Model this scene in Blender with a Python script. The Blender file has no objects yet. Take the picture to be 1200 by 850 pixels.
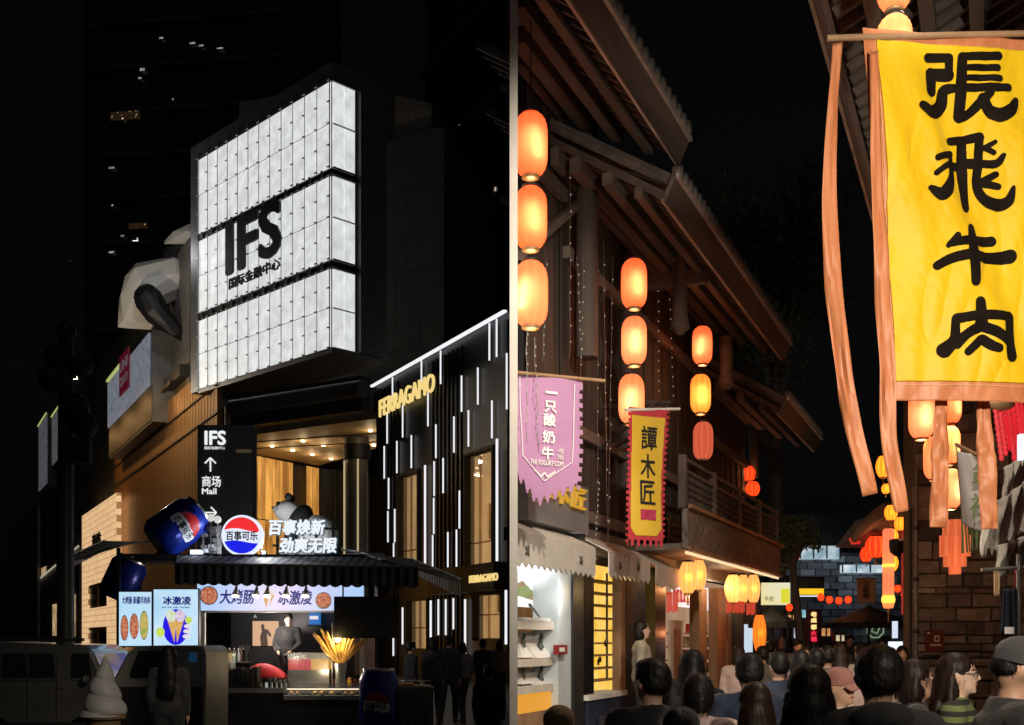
import bpy, bmesh, math, random
from mathutils import Vector, Matrix
random.seed(7)
sc = bpy.context.scene
COL = sc.collection
R = math.radians
# ------------------------------------------------------------------ camera, world, light
H, FP, HY = 1.75, 1300.0, 748.0            # eye height, focal length in px of the 1200 px photograph, horizon row
cam_d = bpy.data.cameras.new('camera'); cam = bpy.data.objects.new('camera', cam_d); COL.objects.link(cam)
cam.location = (0, 0, H); cam.rotation_euler = (R(90), 0, 0)
cam_d.sensor_width = 36; cam_d.lens = 36*FP/1200; cam_d.shift_y = (HY-425)/1200
cam_d.clip_start = 0.1; cam_d.clip_end = 2000
sc.camera = cam
world = bpy.data.worlds.new('World'); sc.world = world; world.use_nodes = True
wn = world.node_tree.nodes; wl = world.node_tree.links
sky = wn.new('ShaderNodeTexSky'); sky.sky_type = 'NISHITA'; sky.sun_disc = False
sky.sun_elevation = R(2); sky.sun_rotation = R(200); sky.ozone_density = 3.0
hs = wn.new('ShaderNodeHueSaturation'); hs.inputs['Saturation'].default_value = .12
wl.new(sky.outputs[0], hs.inputs['Color']); wl.new(hs.outputs[0], wn['Background'].inputs[0]); wn['Background'].inputs[1].default_value = 0.0015
sun_d = bpy.data.lights.new('sun', 'SUN'); sun_d.energy = 0.045; sun_d.angle = R(10); sun_d.color = (1, .95, .88)
sun = bpy.data.objects.new('sun', sun_d); COL.objects.link(sun); sun.rotation_euler = (R(50), 0, R(20))
vs = sc.view_settings; vs.view_transform = 'Standard'; vs.look = 'None'; vs.exposure = 0; vs.gamma = 1; vs.use_curve_mapping = False
sc.cycles.use_denoising = True
sc.cycles.max_bounces = 7; sc.cycles.transparent_max_bounces = 12
sc.cycles.sample_clamp_indirect = 4.0
sc.cycles.use_light_tree = True
sc.cycles.caustics_reflective = False; sc.cycles.caustics_refractive = False

# ------------------------------------------------------------------ helpers
def P(px, py, Y):
    return Vector(((px-600)/FP*Y, Y, H+(HY-py)/FP*Y))
class Fr:
    """a vertical plane in the place: x runs to the right along it, y into it, z up"""
    def __init__(s, o, ang):
        s.o = Vector((o[0], o[1], 0)); s.a = ang
        s.x = Vector((math.cos(ang), math.sin(ang), 0)); s.y = Vector((-math.sin(ang), math.cos(ang), 0))
    def w(s, x, y, z): return s.o + s.x*x + s.y*y + Vector((0, 0, z))
    def l(s, p):
        d = Vector(p)-s.o; return Vector((d.dot(s.x), d.dot(s.y), p[2]))
    def px(s, px, py, y=0.0):
        d = Vector(((px-600)/FP, 1, (HY-py)/FP)); c = Vector((0, 0, H))
        t = (y-(c-s.o).dot(s.y))/d.dot(s.y)
        return s.l(c+d*t)
    def between(a, b):
        return Fr((a[0], a[1]), math.atan2(b[1]-a[1], b[0]-a[0]))
W0 = Fr((0, 0), 0)
BASE = {}
def tag(o, label=None, cat=None, group=None, kind=None):
    if label: o['label'] = label
    if cat: o['category'] = cat
    if group: o['group'] = group
    if kind: o['kind'] = kind
    return o
def thing(name, label, cat, F=W0, base=(0, 0, 0), group=None):
    o = bpy.data.objects.new(name, None); COL.objects.link(o); o.empty_display_size = .2
    o.location = F.w(*base); o.rotation_euler = (0, 0, F.a)
    BASE[o] = Vector(base)
    return tag(o, label, cat, group)
def place(o, loc, rz=0, scale=1, rx=0, ry=0):
    o.location = loc; o.rotation_euler = (rx, ry, rz)
    o.scale = (scale,)*3 if not hasattr(scale, '__len__') else scale
    return o
class MB:
    def __init__(s): s.v = []; s.f = []; s.m = []
    def add(s, vs_, fs, mi=0):
        n = len(s.v); s.v += [Vector(q) for q in vs_]
        for f in fs: s.f.append([i+n for i in f]); s.m.append(mi)
        return s
    def hexa(s, p, mi=0):
        return s.add(p, [(0, 3, 2, 1), (4, 5, 6, 7), (0, 1, 5, 4), (1, 2, 6, 5), (2, 3, 7, 6), (3, 0, 4, 7)], mi)
    def box(s, x0, x1, y0, y1, z0, z1, mi=0):
        return s.hexa([(x0, y0, z0), (x1, y0, z0), (x1, y1, z0), (x0, y1, z0), (x0, y0, z1), (x1, y0, z1), (x1, y1, z1), (x0, y1, z1)], mi)
    def bar(s, a, b, w, h=None, up=(0, 0, 1), mi=0):
        a = Vector(a); b = Vector(b); h = h or w; d = (b-a).normalized()
        side = d.cross(Vector(up))
        if side.length < 1e-4: side = d.cross(Vector((1, 0, 0)))
        side.normalize(); u = side.cross(d).normalized()
        q = []
        for c in (a, b):
            q += [c-side*w/2-u*h/2, c+side*w/2-u*h/2, c+side*w/2+u*h/2, c-side*w/2+u*h/2]
        return s.hexa(q, mi)
    def prism(s, poly, y0, y1, mi=0):
        """poly in x,z; extruded from y0 (front) to y1"""
        n = len(poly)
        vs_ = [(p[0], y0, p[1]) for p in poly]+[(p[0], y1, p[1]) for p in poly]
        return s.add(vs_, [list(range(n)), list(range(2*n-1, n-1, -1))]+[(i, i+n, (i+1) % n+n, (i+1) % n) for i in range(n)], mi)
    def slab(s, poly, z0, z1, mi=0):
        n = len(poly)
        vs_ = [(p[0], p[1], z0) for p in poly]+[(p[0], p[1], z1) for p in poly]
        return s.add(vs_, [list(range(n-1, -1, -1)), list(range(n, 2*n))]+[(i, (i+1) % n, (i+1) % n+n, i+n) for i in range(n)], mi)
    def tube(s, pts, r, n=8, mi=0, cap=True):
        pts = [Vector(p) for p in pts]; rr = r if hasattr(r, '__len__') else [r]*len(pts)
        base = len(s.v); up = None
        for i, p in enumerate(pts):
            d = (pts[min(i+1, len(pts)-1)]-pts[max(i-1, 0)]).normalized()
            if up is None: up = Vector((0, 0, 1)) if abs(d.z) < .9 else Vector((1, 0, 0))
            a = d.cross(up)
            if a.length < 1e-4: a = d.cross(Vector((0, 1, 0)))
            a.normalize(); b = a.cross(d)
            up = b
            for k in range(n):
                t = 2*math.pi*k/n; s.v.append(p+(a*math.cos(t)+b*math.sin(t))*rr[i])
        for i in range(len(pts)-1):
            for k in range(n):
                s.f.append([base+i*n+k, base+i*n+(k+1) % n, base+(i+1)*n+(k+1) % n, base+(i+1)*n+k]); s.m.append(mi)
        if cap:
            s.f.append([base+k for k in range(n-1, -1, -1)]); s.m.append(mi)
            e = base+(len(pts)-1)*n; s.f.append([e+k for k in range(n)]); s.m.append(mi)
        return s
    def lathe(s, prof, c=(0, 0, 0), n=16, sx=1, sy=1, mi=0, rot=None, rib=None):
        c = Vector(c); base = len(s.v)
        for r, z in prof:
            for k in range(n):
                t = 2*math.pi*k/n; q = r*(rib(k, n) if rib else 1)
                p = Vector((q*math.cos(t)*sx, q*math.sin(t)*sy, z))
                if rot: p = rot @ p
                s.v.append(c+p)
        for i in range(len(prof)-1):
            for k in range(n):
                s.f.append([base+i*n+k, base+i*n+(k+1) % n, base+(i+1)*n+(k+1) % n, base+(i+1)*n+k]); s.m.append(mi)
        s.f.append([base+k for k in range(n-1, -1, -1)]); s.m.append(mi)
        e = base+(len(prof)-1)*n; s.f.append([e+k for k in range(n)]); s.m.append(mi)
        return s
    def ell(s, c, r, n=14, m=9, rot=None, mi=0):
        rx, ry, rz = r
        prof = [(max(math.sin(math.pi*i/m), .02), -math.cos(math.pi*i/m)) for i in range(m+1)]
        c = Vector(c); base = len(s.v)
        for q, z in prof:
            for k in range(n):
                t = 2*math.pi*k/n; p = Vector((q*math.cos(t)*rx, q*math.sin(t)*ry, z*rz))
                if rot: p = rot @ p
                s.v.append(c+p)
        for i in range(m):
            for k in range(n):
                s.f.append([base+i*n+k, base+i*n+(k+1) % n, base+(i+1)*n+(k+1) % n, base+(i+1)*n+k]); s.m.append(mi)
        s.f.append([base+k for k in range(n-1, -1, -1)]); s.m.append(mi)
        e = base+m*n; s.f.append([e+k for k in range(n)]); s.m.append(mi)
        return s
    def cap(s, a, b, ra, rb, n=10):
        a = Vector(a); b = Vector(b); d = b-a; L = d.length
        if L < 1e-5: return s.ell(a, (ra,)*3, n, 6)
        d /= L; pts = []; rr = []
        for i in range(4):
            t = math.pi/2*(1-i/4.0); pts.append(a-d*ra*math.sin(t)); rr.append(max(ra*math.cos(t), .003))
        pts += [a, b]; rr += [ra, rb]
        for i in range(1, 5):
            t = math.pi/2*i/4.0; pts.append(b+d*rb*math.sin(t)); rr.append(max(rb*math.cos(t), .003))
        return s.tube(pts, rr, n)
    def grid(s, fn, nu, nv, mi=0):
        base = len(s.v)
        for j in range(nv+1):
            for i in range(nu+1): s.v.append(Vector(fn(i/nu, j/nv)))
        for j in range(nv):
            for i in range(nu):
                a = base+j*(nu+1)+i; s.f.append([a, a+1, a+nu+2, a+nu+1]); s.m.append(mi)
        return s
    def mesh(s, name, mats, off=Vector((0, 0, 0)), smooth=False):
        me = bpy.data.meshes.new(name); me.from_pydata([v-off for v in s.v], [], s.f)
        for m in (mats if isinstance(mats, (list, tuple)) else [mats]): me.materials.append(m)
        me.polygons.foreach_set('material_index', s.m)
        me.polygons.foreach_set('use_smooth', [smooth]*len(s.f)); me.update()
        return me
    def build(s, name, mats, parent=None, F=None, base=None, smooth=False, bevel=0, solid=0):
        """verts are in the coordinates of the frame F (or of the parent's frame)"""
        if parent is not None:
            off = BASE.get(parent, Vector((0, 0, 0)))
        else:
            F = F or W0
            if base is None:
                n = len(s.v); base = (sum(v.x for v in s.v)/n, sum(v.y for v in s.v)/n, min(v.z for v in s.v))
            off = Vector(base)
        me = s.mesh(name, mats, off, smooth)
        o = bpy.data.objects.new(name, me); COL.objects.link(o)
        if parent is not None:
            o.parent = parent; BASE[o] = off
        else:
            o.location = F.w(*off); o.rotation_euler = (0, 0, F.a); BASE[o] = off
        if smooth:
            try: me.set_sharp_from_angle(angle=R(40))
            except Exception: pass
        if solid:
            k = o.modifiers.new('solid', 'SOLIDIFY'); k.thickness = solid; k.offset = 0
        if bevel:
            k = o.modifiers.new('bevel', 'BEVEL'); k.width = bevel; k.segments = 2; k.limit_method = 'ANGLE'
        return o
def child(me, name, parent, loc, rot=(0, 0, 0), scale=(1, 1, 1)):
    """a part that shares mesh data; loc is in the coordinates of the parent's frame"""
    o = bpy.data.objects.new(name, me); COL.objects.link(o); o.parent = parent
    o.location = Vector(loc)-BASE.get(parent, Vector((0, 0, 0))); o.rotation_euler = rot; o.scale = scale
    return o
def lamp(parent, loc, energy, color=(1, .6, .3), radius=.05, kind='POINT', size=None, rot=None, spot=None):
    d = bpy.data.lights.new('lamp_light', kind); d.energy = energy; d.color = color
    if kind in ('POINT', 'SPOT'): d.shadow_soft_size = radius
    if spot: d.spot_size = R(spot); d.spot_blend = .7
    if kind == 'AREA':
        d.shape = 'RECTANGLE'; d.size, d.size_y = size
    o = bpy.data.objects.new('lamp_light', d); COL.objects.link(o)
    if parent:
        o.parent = parent; o.location = Vector(loc)-BASE.get(parent, Vector((0, 0, 0)))
    else: o.location = loc
    if rot: o.rotation_euler = rot
    return o
def aim(o, src, dst):
    o.rotation_euler = (Vector(dst)-Vector(src)).to_track_quat('-Z', 'Y').to_euler(); return o
# ------------------------------------------------------------------ lettering
_tc = {}
TMP = bpy.data.scenes.new('workbench'); TVL = TMP.view_layers[0]        # where lettering and bodies are meshed, emptied again
def glyphs(body, bold=0, lines=1.0, spacing=1.0):
    key = (body, bold, lines, spacing)
    if key in _tc: return _tc[key]
    c = bpy.data.curves.new('text', 'FONT'); c.body = body; c.size = 1; c.resolution_u = 3; c.extrude = .5
    c.space_line = lines; c.space_character = spacing; c.align_x = 'CENTER'
    o = bpy.data.objects.new('text', c); TMP.collection.objects.link(o)
    TVL.update(); ev = o.evaluated_get(TVL.depsgraph); m = ev.to_mesh()
    vs_ = [v.co.copy() for v in m.vertices]; fs = [list(p.vertices) for p in m.polygons]
    ev.to_mesh_clear(); bpy.data.objects.remove(o); bpy.data.curves.remove(c)
    if bold:                                                       # heavier strokes: the glyph laid over itself a little aside
        n0 = len(vs_); v0, f0 = vs_, fs; vs_, fs = [], []
        for k in range(8):
            t = 2*math.pi*k/8; n_ = len(vs_)
            vs_ += [Vector((v.x+bold*math.cos(t), v.y+bold*math.sin(t), v.z*(1-.004*k))) for v in v0]; fs += [[i+n_ for i in f] for f in f0]
    x0 = min(v.x for v in vs_); x1 = max(v.x for v in vs_); y0 = min(v.y for v in vs_); y1 = max(v.y for v in vs_)
    vs_ = [((v.x-x0)/(x1-x0), (v.y-y0)/(y1-y0), v.z+.5) for v in vs_]
    _tc[key] = (vs_, fs); return _tc[key]
def text(body, x0, x1, z0, z1, y, mat, parent, depth=.01, bold=0, lines=1.0, name='lettering', yf=None, shear=0, fn=None):
    vs_, fs = glyphs(body, bold, lines); m = MB()
    def mp(v):
        x = x0+v[0]*(x1-x0)+shear*(v[1]-.5)*(z1-z0); z = z0+v[1]*(z1-z0)
        yy = (yf(x, z) if yf else 0)+y-v[2]*depth
        return fn(x, yy, z) if fn else (x, yy, z)
    m.add([mp(v) for v in vs_], fs)
    return m.build(name, mat, parent)
def textpx(body, F, a, b, y, mat, parent, **k):
    """fit lettering between pixels a (left top) and b (right bottom) on plane y of F"""
    xm = (a[0]+b[0])/2
    l = F.px(a[0], a[1], y); r = F.px(b[0], b[1], y)
    zt = F.px(xm, a[1], y).z; zb = F.px(xm, b[1], y).z
    return text(body, l.x, r.x, zb, zt, y, mat, parent, **k)
def remesh(m, name, mats, parent, voxel=.02, smooth=4):
    """overlapping lumps -> one continuous skin"""
    me = m.mesh(name+'_raw', mats, BASE.get(parent, Vector((0, 0, 0))))
    o = bpy.data.objects.new(name, me); TMP.collection.objects.link(o)
    k = o.modifiers.new('r', 'REMESH'); k.mode = 'VOXEL'; k.voxel_size = voxel; k.use_smooth_shade = True
    if smooth:
        k = o.modifiers.new('s', 'SMOOTH'); k.factor = .5; k.iterations = smooth
    TVL.update(); me2 = bpy.data.meshes.new_from_object(o.evaluated_get(TVL.depsgraph)); me2.name = name
    bpy.data.objects.remove(o); bpy.data.meshes.remove(me)
    me2.polygons.foreach_set('use_smooth', [True]*len(me2.polygons))
    if not me2.materials:
        for mt in (mats if isinstance(mats, (list, tuple)) else [mats]): me2.materials.append(mt)
    o = bpy.data.objects.new(name, me2); COL.objects.link(o)
    if parent: o.parent = parent; BASE[o] = BASE.get(parent, Vector((0, 0, 0)))
    return o
# ------------------------------------------------------------------ materials
def _nt(name):
    m = bpy.data.materials.new(name); m.use_nodes = True; nt = m.node_tree
    return m, nt, nt.nodes, nt.links
def _c(c): return (c[0], c[1], c[2], 1)
def pm(name, c1, c2=None, scale=6, rough=.65, metal=0, bump=0, stretch=(1, 1, 1), spec=.5, detail=5, bscale=None, lo=.35, hi=.65, sheen=0, alpha=1, trans=0, rnd=0, subsurf=0, coat=0):
    m, nt, n, l = _nt(name); b = n['Principled BSDF']
    b.inputs['Roughness'].default_value = rough; b.inputs['Metallic'].default_value = metal
    b.inputs['Specular IOR Level'].default_value = spec; b.inputs['Base Color'].default_value = _c(c1)
    b.inputs['Sheen Weight'].default_value = sheen; b.inputs['Alpha'].default_value = alpha
    b.inputs['Transmission Weight'].default_value = trans; b.inputs['Coat Weight'].default_value = coat
    if subsurf:
        b.inputs['Subsurface Weight'].default_value = subsurf; b.inputs['Subsurface Radius'].default_value = (.01, .004, .002)
    tc = n.new('ShaderNodeTexCoord'); mp = n.new('ShaderNodeMapping'); mp.inputs['Scale'].default_value = stretch
    l.new(tc.outputs['Object'], mp.inputs[0])
    if c2 is not None:
        t = n.new('ShaderNodeTexNoise'); t.inputs['Scale'].default_value = scale; t.inputs['Detail'].default_value = detail
        l.new(mp.outputs[0], t.inputs['Vector'])
        r = n.new('ShaderNodeValToRGB'); r.color_ramp.elements[0].position = lo; r.color_ramp.elements[1].position = hi
        r.color_ramp.elements[0].color = _c(c1); r.color_ramp.elements[1].color = _c(c2)
        l.new(t.outputs['Fac'], r.inputs[0]); out = r.outputs[0]
        if rnd:
            oi = n.new('ShaderNodeObjectInfo'); hs = n.new('ShaderNodeHueSaturation'); mr = n.new('ShaderNodeMapRange')
            mr.inputs['To Min'].default_value = 1-rnd; mr.inputs['To Max'].default_value = 1+rnd
            l.new(oi.outputs['Random'], mr.inputs['Value']); l.new(mr.outputs[0], hs.inputs['Value']); l.new(out, hs.inputs['Color']); out = hs.outputs[0]
        l.new(out, b.inputs['Base Color'])
    if bump:
        t2 = n.new('ShaderNodeTexNoise'); t2.inputs['Scale'].default_value = bscale or scale*3; t2.inputs['Detail'].default_value = 6
        l.new(mp.outputs[0], t2.inputs['Vector'])
        bp = n.new('ShaderNodeBump'); bp.inputs['Strength'].default_value = bump; bp.inputs['Distance'].default_value = .02
        l.new(t2.outputs['Fac'], bp.inputs['Height']); l.new(bp.outputs[0], b.inputs['Normal'])
    return m
def em(name, c1, strength=1, c2=None, scale=3, stretch=(1, 1, 1), lo=.3, hi=.7, rnd=0, base=None):
    m, nt, n, l = _nt(name); b = n['Principled BSDF']
    b.inputs['Base Color'].default_value = _c(base or (.05, .05, .05)); b.inputs['Roughness'].default_value = .5
    b.inputs['Emission Color'].default_value = _c(c1); b.inputs['Emission Strength'].default_value = strength
    if c2 is not None:
        tc = n.new('ShaderNodeTexCoord'); mp = n.new('ShaderNodeMapping'); mp.inputs['Scale'].default_value = stretch
        l.new(tc.outputs['Object'], mp.inputs[0])
        if rnd:
            oi = n.new('ShaderNodeObjectInfo'); vm = n.new('ShaderNodeVectorMath'); vm.operation = 'SCALE'; vm.inputs[0].default_value = (13.1, 7.7, 5.3)
            sc_ = n.new('ShaderNodeMath'); sc_.operation = 'MULTIPLY'; sc_.inputs[1].default_value = rnd
            l.new(oi.outputs['Random'], sc_.inputs[0]); l.new(sc_.outputs[0], vm.inputs['Scale']); l.new(vm.outputs[0], mp.inputs['Location'])
        t = n.new('ShaderNodeTexNoise'); t.inputs['Scale'].default_value = scale; t.inputs['Detail'].default_value = 4
        l.new(mp.outputs[0], t.inputs['Vector'])
        r = n.new('ShaderNodeValToRGB'); r.color_ramp.elements[0].position = lo; r.color_ramp.elements[1].position = hi
        r.color_ramp.elements[0].color = _c(c1); r.color_ramp.elements[1].color = _c(c2)
        l.new(t.outputs['Fac'], r.inputs[0]); l.new(r.outputs[0], b.inputs['Emission Color'])
    return m
def stripes(name, c1, c2, freq, axis='X', rough=.8, bump=0, sheen=0, duty=.5, soft=.02, wob=0):
    m, nt, n, l = _nt(name); b = n['Principled BSDF']; b.inputs['Roughness'].default_value = rough; b.inputs['Sheen Weight'].default_value = sheen
    tc = n.new('ShaderNodeTexCoord'); sp = n.new('ShaderNodeSeparateXYZ'); l.new(tc.outputs['Object'], sp.inputs[0])
    mu = n.new('ShaderNodeMath'); mu.operation = 'MULTIPLY'; mu.inputs[1].default_value = freq; l.new(sp.outputs[axis], mu.inputs[0])
    src = mu.outputs[0]
    if wob:
        t = n.new('ShaderNodeTexNoise'); t.inputs['Scale'].default_value = 6; l.new(tc.outputs['Object'], t.inputs['Vector'])
        w = n.new('ShaderNodeMath'); w.operation = 'MULTIPLY_ADD'; w.inputs[1].default_value = wob; l.new(t.outputs['Fac'], w.inputs[0]); l.new(src, w.inputs[2]); src = w.outputs[0]
    fr = n.new('ShaderNodeMath'); fr.operation = 'FRACT'; l.new(src, fr.inputs[0])
    r = n.new('ShaderNodeValToRGB'); e = r.color_ramp.elements
    e[0].position = duty-soft; e[0].color = _c(c1); e[1].position = duty+soft; e[1].color = _c(c2)
    l.new(fr.outputs[0], r.inputs[0]); l.new(r.outputs[0], b.inputs['Base Color'])
    return m
M = {}
M['black'] = pm('matte_black', (.012, .012, .013), (.02, .02, .022), 8, .6)
M['blackgloss'] = pm('black_gloss', (.01, .01, .011), (.016, .016, .018), 3, .18)
M['dark'] = pm('dark_metal', (.035, .036, .038), (.05, .05, .053), 4, .45, .4)
M['grey'] = pm('grey_metal', (.18, .18, .18), (.24, .24, .235), 5, .45, .5)
M['steel'] = pm('brushed_steel', (.45, .45, .46), (.55, .55, .55), 10, .3, .9, stretch=(1, 1, 8))
M['white'] = pm('white_paint', (.72, .72, .7), (.8, .8, .79), 4, .5)
M['cream'] = pm('cream_paint', (.6, .56, .48), (.7, .66, .58), 5, .6)
M['ledw'] = em('white_led', (.95, .96, 1), .95)
M['ledtext'] = em('white_letter_light', (.88, .94, 1), .95)
M['gold_led'] = em('gold_letter_light', (1, .74, .26), .9)
# ================================================================== THE PLAZA (left of the divider wall)
# ground: one sheet out to the horizon
def brickmat(name, c1, c2, mortar, sx, sz, rough=.8, bump=.3, emit=0, mort=.02, plane='XY', warp=False, spec=.4):
    m, nt, n, l = _nt(name); b = n['Principled BSDF']; b.inputs['Roughness'].default_value = rough; b.inputs['Specular IOR Level'].default_value = spec
    tc = n.new('ShaderNodeTexCoord'); sp = n.new('ShaderNodeSeparateXYZ'); cb = n.new('ShaderNodeCombineXYZ')
    l.new(tc.outputs['Object'], sp.inputs[0]); l.new(sp.outputs[plane[0]], cb.inputs['X']); l.new(sp.outputs[plane[1]], cb.inputs['Y'])
    t = n.new('ShaderNodeTexBrick'); l.new(cb.outputs[0], t.inputs['Vector'])
    t.inputs['Color1'].default_value = _c(c1); t.inputs['Color2'].default_value = _c(c2); t.inputs['Mortar'].default_value = _c(mortar)
    t.inputs['Scale'].default_value = 1; t.inputs['Brick Width'].default_value = sx; t.inputs['Row Height'].default_value = sz; t.inputs['Mortar Size'].default_value = mort
    no = n.new('ShaderNodeTexNoise'); no.inputs['Scale'].default_value = 1.3; no.inputs['Detail'].default_value = 8; l.new(tc.outputs['Object'], no.inputs['Vector'])
    mx = n.new('ShaderNodeMix'); mx.data_type = 'RGBA'; mx.blend_type = 'MULTIPLY'; mx.inputs[0].default_value = .6
    l.new(t.outputs['Color'], mx.inputs[6]); l.new(no.outputs['Fac'], mx.inputs[7])
    if emit:
        l.new(t.outputs['Color'], b.inputs['Emission Color']); b.inputs['Emission Strength'].default_value = emit
    l.new(mx.outputs[2], b.inputs['Base Color'])
    if bump:
        bp = n.new('ShaderNodeBump'); bp.inputs['Strength'].default_value = bump; bp.inputs['Distance'].default_value = .01; bp.invert = True
        l.new(t.outputs['Fac'], bp.inputs['Height']); l.new(bp.outputs[0], b.inputs['Normal'])
    return m
g = MB().grid(lambda u, v: ((u-.5)*1600, -60+v*1200, 0), 8, 8)
tag(g.build('ground', brickmat('granite_paving', (.1, .1, .1), (.13, .128, .125), (.05, .05, .05), 1.2, .6, .45, .3), base=(0, 0, 0)), kind='structure')

# ---- lit cube sign on the podium corner
BF = Fr(P(388, 748, 45).xy, R(-45))
bw = -BF.px(229, 300).x
bz0, bz1 = BF.px(388, 411).z, BF.px(388, 73).z
box = thing('sign_box', 'huge glowing white cube sign with black IFS letters on the building corner', 'sign', BF, (0, 0, bz0))
M['clad'] = pm('grey_cladding', (.14, .145, .15), (.2, .2, .2), 1.2, .5, .3)
M['soffit'] = pm('dark_soffit', (.05, .045, .04), (.07, .065, .06), 1.5, .6)
m = MB(); m.box(-bw, -.02, .3, 2.2, bz0+.05, bz1-.8)
m.build('core', M['soffit'], box)
m = MB(); m.box(-bw-.35, .12, -.05, 2.6, bz1-.78, bz1)            # crown of the frame
m.box(-bw-.35, -bw+.32, -.05, 2.6, bz0, bz1-.78); m.box(-bw+.32, .1, -.04, 2.6, bz0-.1, bz0+.12)
m.box(-.1, .2, 1.35, 2.7, bz0+.12, bz1-.78)
m.build('frame', M['clad'], box)
M['panel_light'] = em('backlit_glass_panel', (.6, .62, .62), .9, (.85, .88, .87), 2.2, lo=.3, hi=.7, rnd=9, base=(.6, .6, .6))
zz = lambda y: BF.px(390, y).z
bands = [(zz(195), zz(93)), (zz(303), zz(205)), (zz(407), zz(314))]
ncol = 12; xa, xb = -bw+.36, -.03; cw = (xb-xa)/ncol
for (za, zb_) in bands:
    for r_ in range(2):
        h = (zb_-za)/2
        me = MB().box(.012, cw-.012, 0, .05, .012, h-.012).mesh('panel', M['panel_light'])
        for c_ in range(ncol): child(me, 'panel', box, (xa+c_*cw, -.02, za+r_*h))
        sw = .56
        me2 = MB().box(0, .05, .012, sw-.012, .012, h-.012).mesh('panel', M['panel_light'])
        for c_ in range(2): child(me2, 'panel', box, (-.012, .06+c_*sw, za+r_*h))
m = MB()                                                           # glass fins, rails and point fittings of the screen
for c_ in range(ncol+1):
    x = xa+c_*cw
    for (za, zb_) in bands:
        m.box(x-.005, x+.005, -.08, -.03, za, zb_)
        for k in range(5):
            z = za+(zb_-za)*k/4.0; m.box(x-.1, x+.1, -.14, -.11, z-.02, z+.02); m.box(x-.025, x+.025, -.13, -.04, z-.03, z+.03)
for (za, zb_) in bands:
    zc = (za+zb_)/2; m.box(xa, xb, -.055, -.04, zc-.012, zc+.012)
    for z in (za, zc, zb_): m.box(.045, .12, .05, 1.2, z-.02, z+.02)
tag(m.build('fitting', pm('screen_fitting', (.4, .4, .4), (.5, .5, .5), 3, .4, .3), box), kind='stuff')
for i in (0, 1):
    za, zb_ = bands[i+1][1], bands[i][0]
    b = MB().box(-bw+.3, .045, -.03, .3, za+.08, zb_-.08).box(.05, .1, -.03, 1.3, za+.08, zb_-.08).build('belt', M['black'], box)
    me = MB().box(0, .12, -.1, -.04, za+.02, zb_-.02).mesh('bracket', M['grey'])
    for c_ in range(ncol): child(me, 'bracket', b, (xa+c_*cw+.3, 0, 0))
textpx('IFS', BF, (266, 246), (331, 311), -.16, M['black'], box, depth=.1, bold=.03)
textpx('国际金融中心', BF, (269, 314), (329, 327.5), -.16, M['black'], box, depth=.06, bold=.015)

# ---- podium of the mall: stone wall, bronze screen, backlit tile wall
PA = P(137, 748, 77); PF = Fr(PA.xy, math.atan2(-.876, .48))
pod = thing('mall_podium', 'long dark stone shopping mall with bronze louvre band facing the street', 'building', PF, (0, 0, 0))
M['stone'] = brickmat('dark_stone_cladding', (.2, .18, .155), (.24, .215, .185), (.09, .08, .07), 2.4, 1.2, .6, .4, plane='XZ')
M['bronze'] = pm('bronze_louvre', (.30, .16, .06), (.42, .23, .09), 2, .45, .3, stretch=(.6, 1, .1))
X = lambda px, y=0: PF.px(px, 700, y).x
m = MB(); m.box(-95, X(95), .0, 30, 0, 17); m.box(X(95), X(222), .0, 9, 0, 22.5); m.box(X(222), X(264), .0, .5, 0, 12.4)
m.build('wall', M['stone'], pod)
zt, zb = PF.px(137, 580).z+.6, PF.px(137, 640).z
lo = MB(); xs = X(139); xe = X(262)
nl = 46
for i in range(nl):
    x = xs+(xe-xs)*i/nl; lo.box(x, x+(xe-xs)/nl*.78, -.3, -.05, 1.0, zt+2.2)
me = None
for i in range(nl):
    if me is None: me = MB().box(0, (xe-xs)/nl*.86, -.28, -.02, 1.0, zt+2.4).mesh('louvre', M['bronze'])
    child(me, 'louvre', pod, (xs+(xe-xs)*i/nl, 0, 0))
for z in (zt-.2, zt+1.1): MB().box(xs, xe, -.36, -.29, z, z+.06).build('rail', M['black'], pod)
# wall washers along the top of the bronze band
for k in range(4):
    x = xs+(xe-xs)*(k+.5)/5
    f = MB().box(x-1.2, x+1.2, -.9, -.7, zt+2.6, zt+2.8).build('wall_washer', M['black'], pod)
    lamp(pod, (x, -2.6, zt+3.0), 55, (1, .55, .2), .1, 'AREA', (2.4, .3), (R(32), 0, 0))
# ledge above the band
MB().box(xs-2, X(222), -.5, 0, zt+3.0, zt+3.6).build('ledge', M['soffit'], pod)
# backlit tile wall
tile = brickmat('backlit_tile', (.85, .52, .26), (.95, .62, .33), (.35, .19, .08), 1.05, .42, .5, .2, emit=.82, mort=.018, plane='XZ')
tx0, tx1 = X(96, -1), X(136.5, -1)
wz = PF.px(137, 577, -1).z
t = thing('tile_wall', 'glowing cream tiled wall block beside the bronze louvres', 'wall', PF, ((tx0+tx1)/2, -1, 0))
wins = [(103, 125, 683, 712), (103, 125, 735, 756)]
m = MB(); w = [[X(a, -1), X(b, -1), PF.px((a+b)/2, d, -1).z, PF.px((a+b)/2, c, -1).z] for a, b, c, d in wins]
xm0, xm1 = w[0][0], w[0][1]
m.box(tx0, xm0, -1, -.7, 0, wz); m.box(xm1, tx1, -1, -.7, 0, wz)
zs = [0, w[1][2], w[1][3], w[0][2], w[0][3], wz]
for a, b in ((0, 1), (2, 3), (4, 5)): m.box(xm0, xm1, -1, -.7, max(zs[a], 0), max(zs[b], .01))
m.build('tile_panel', tile, t)
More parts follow.
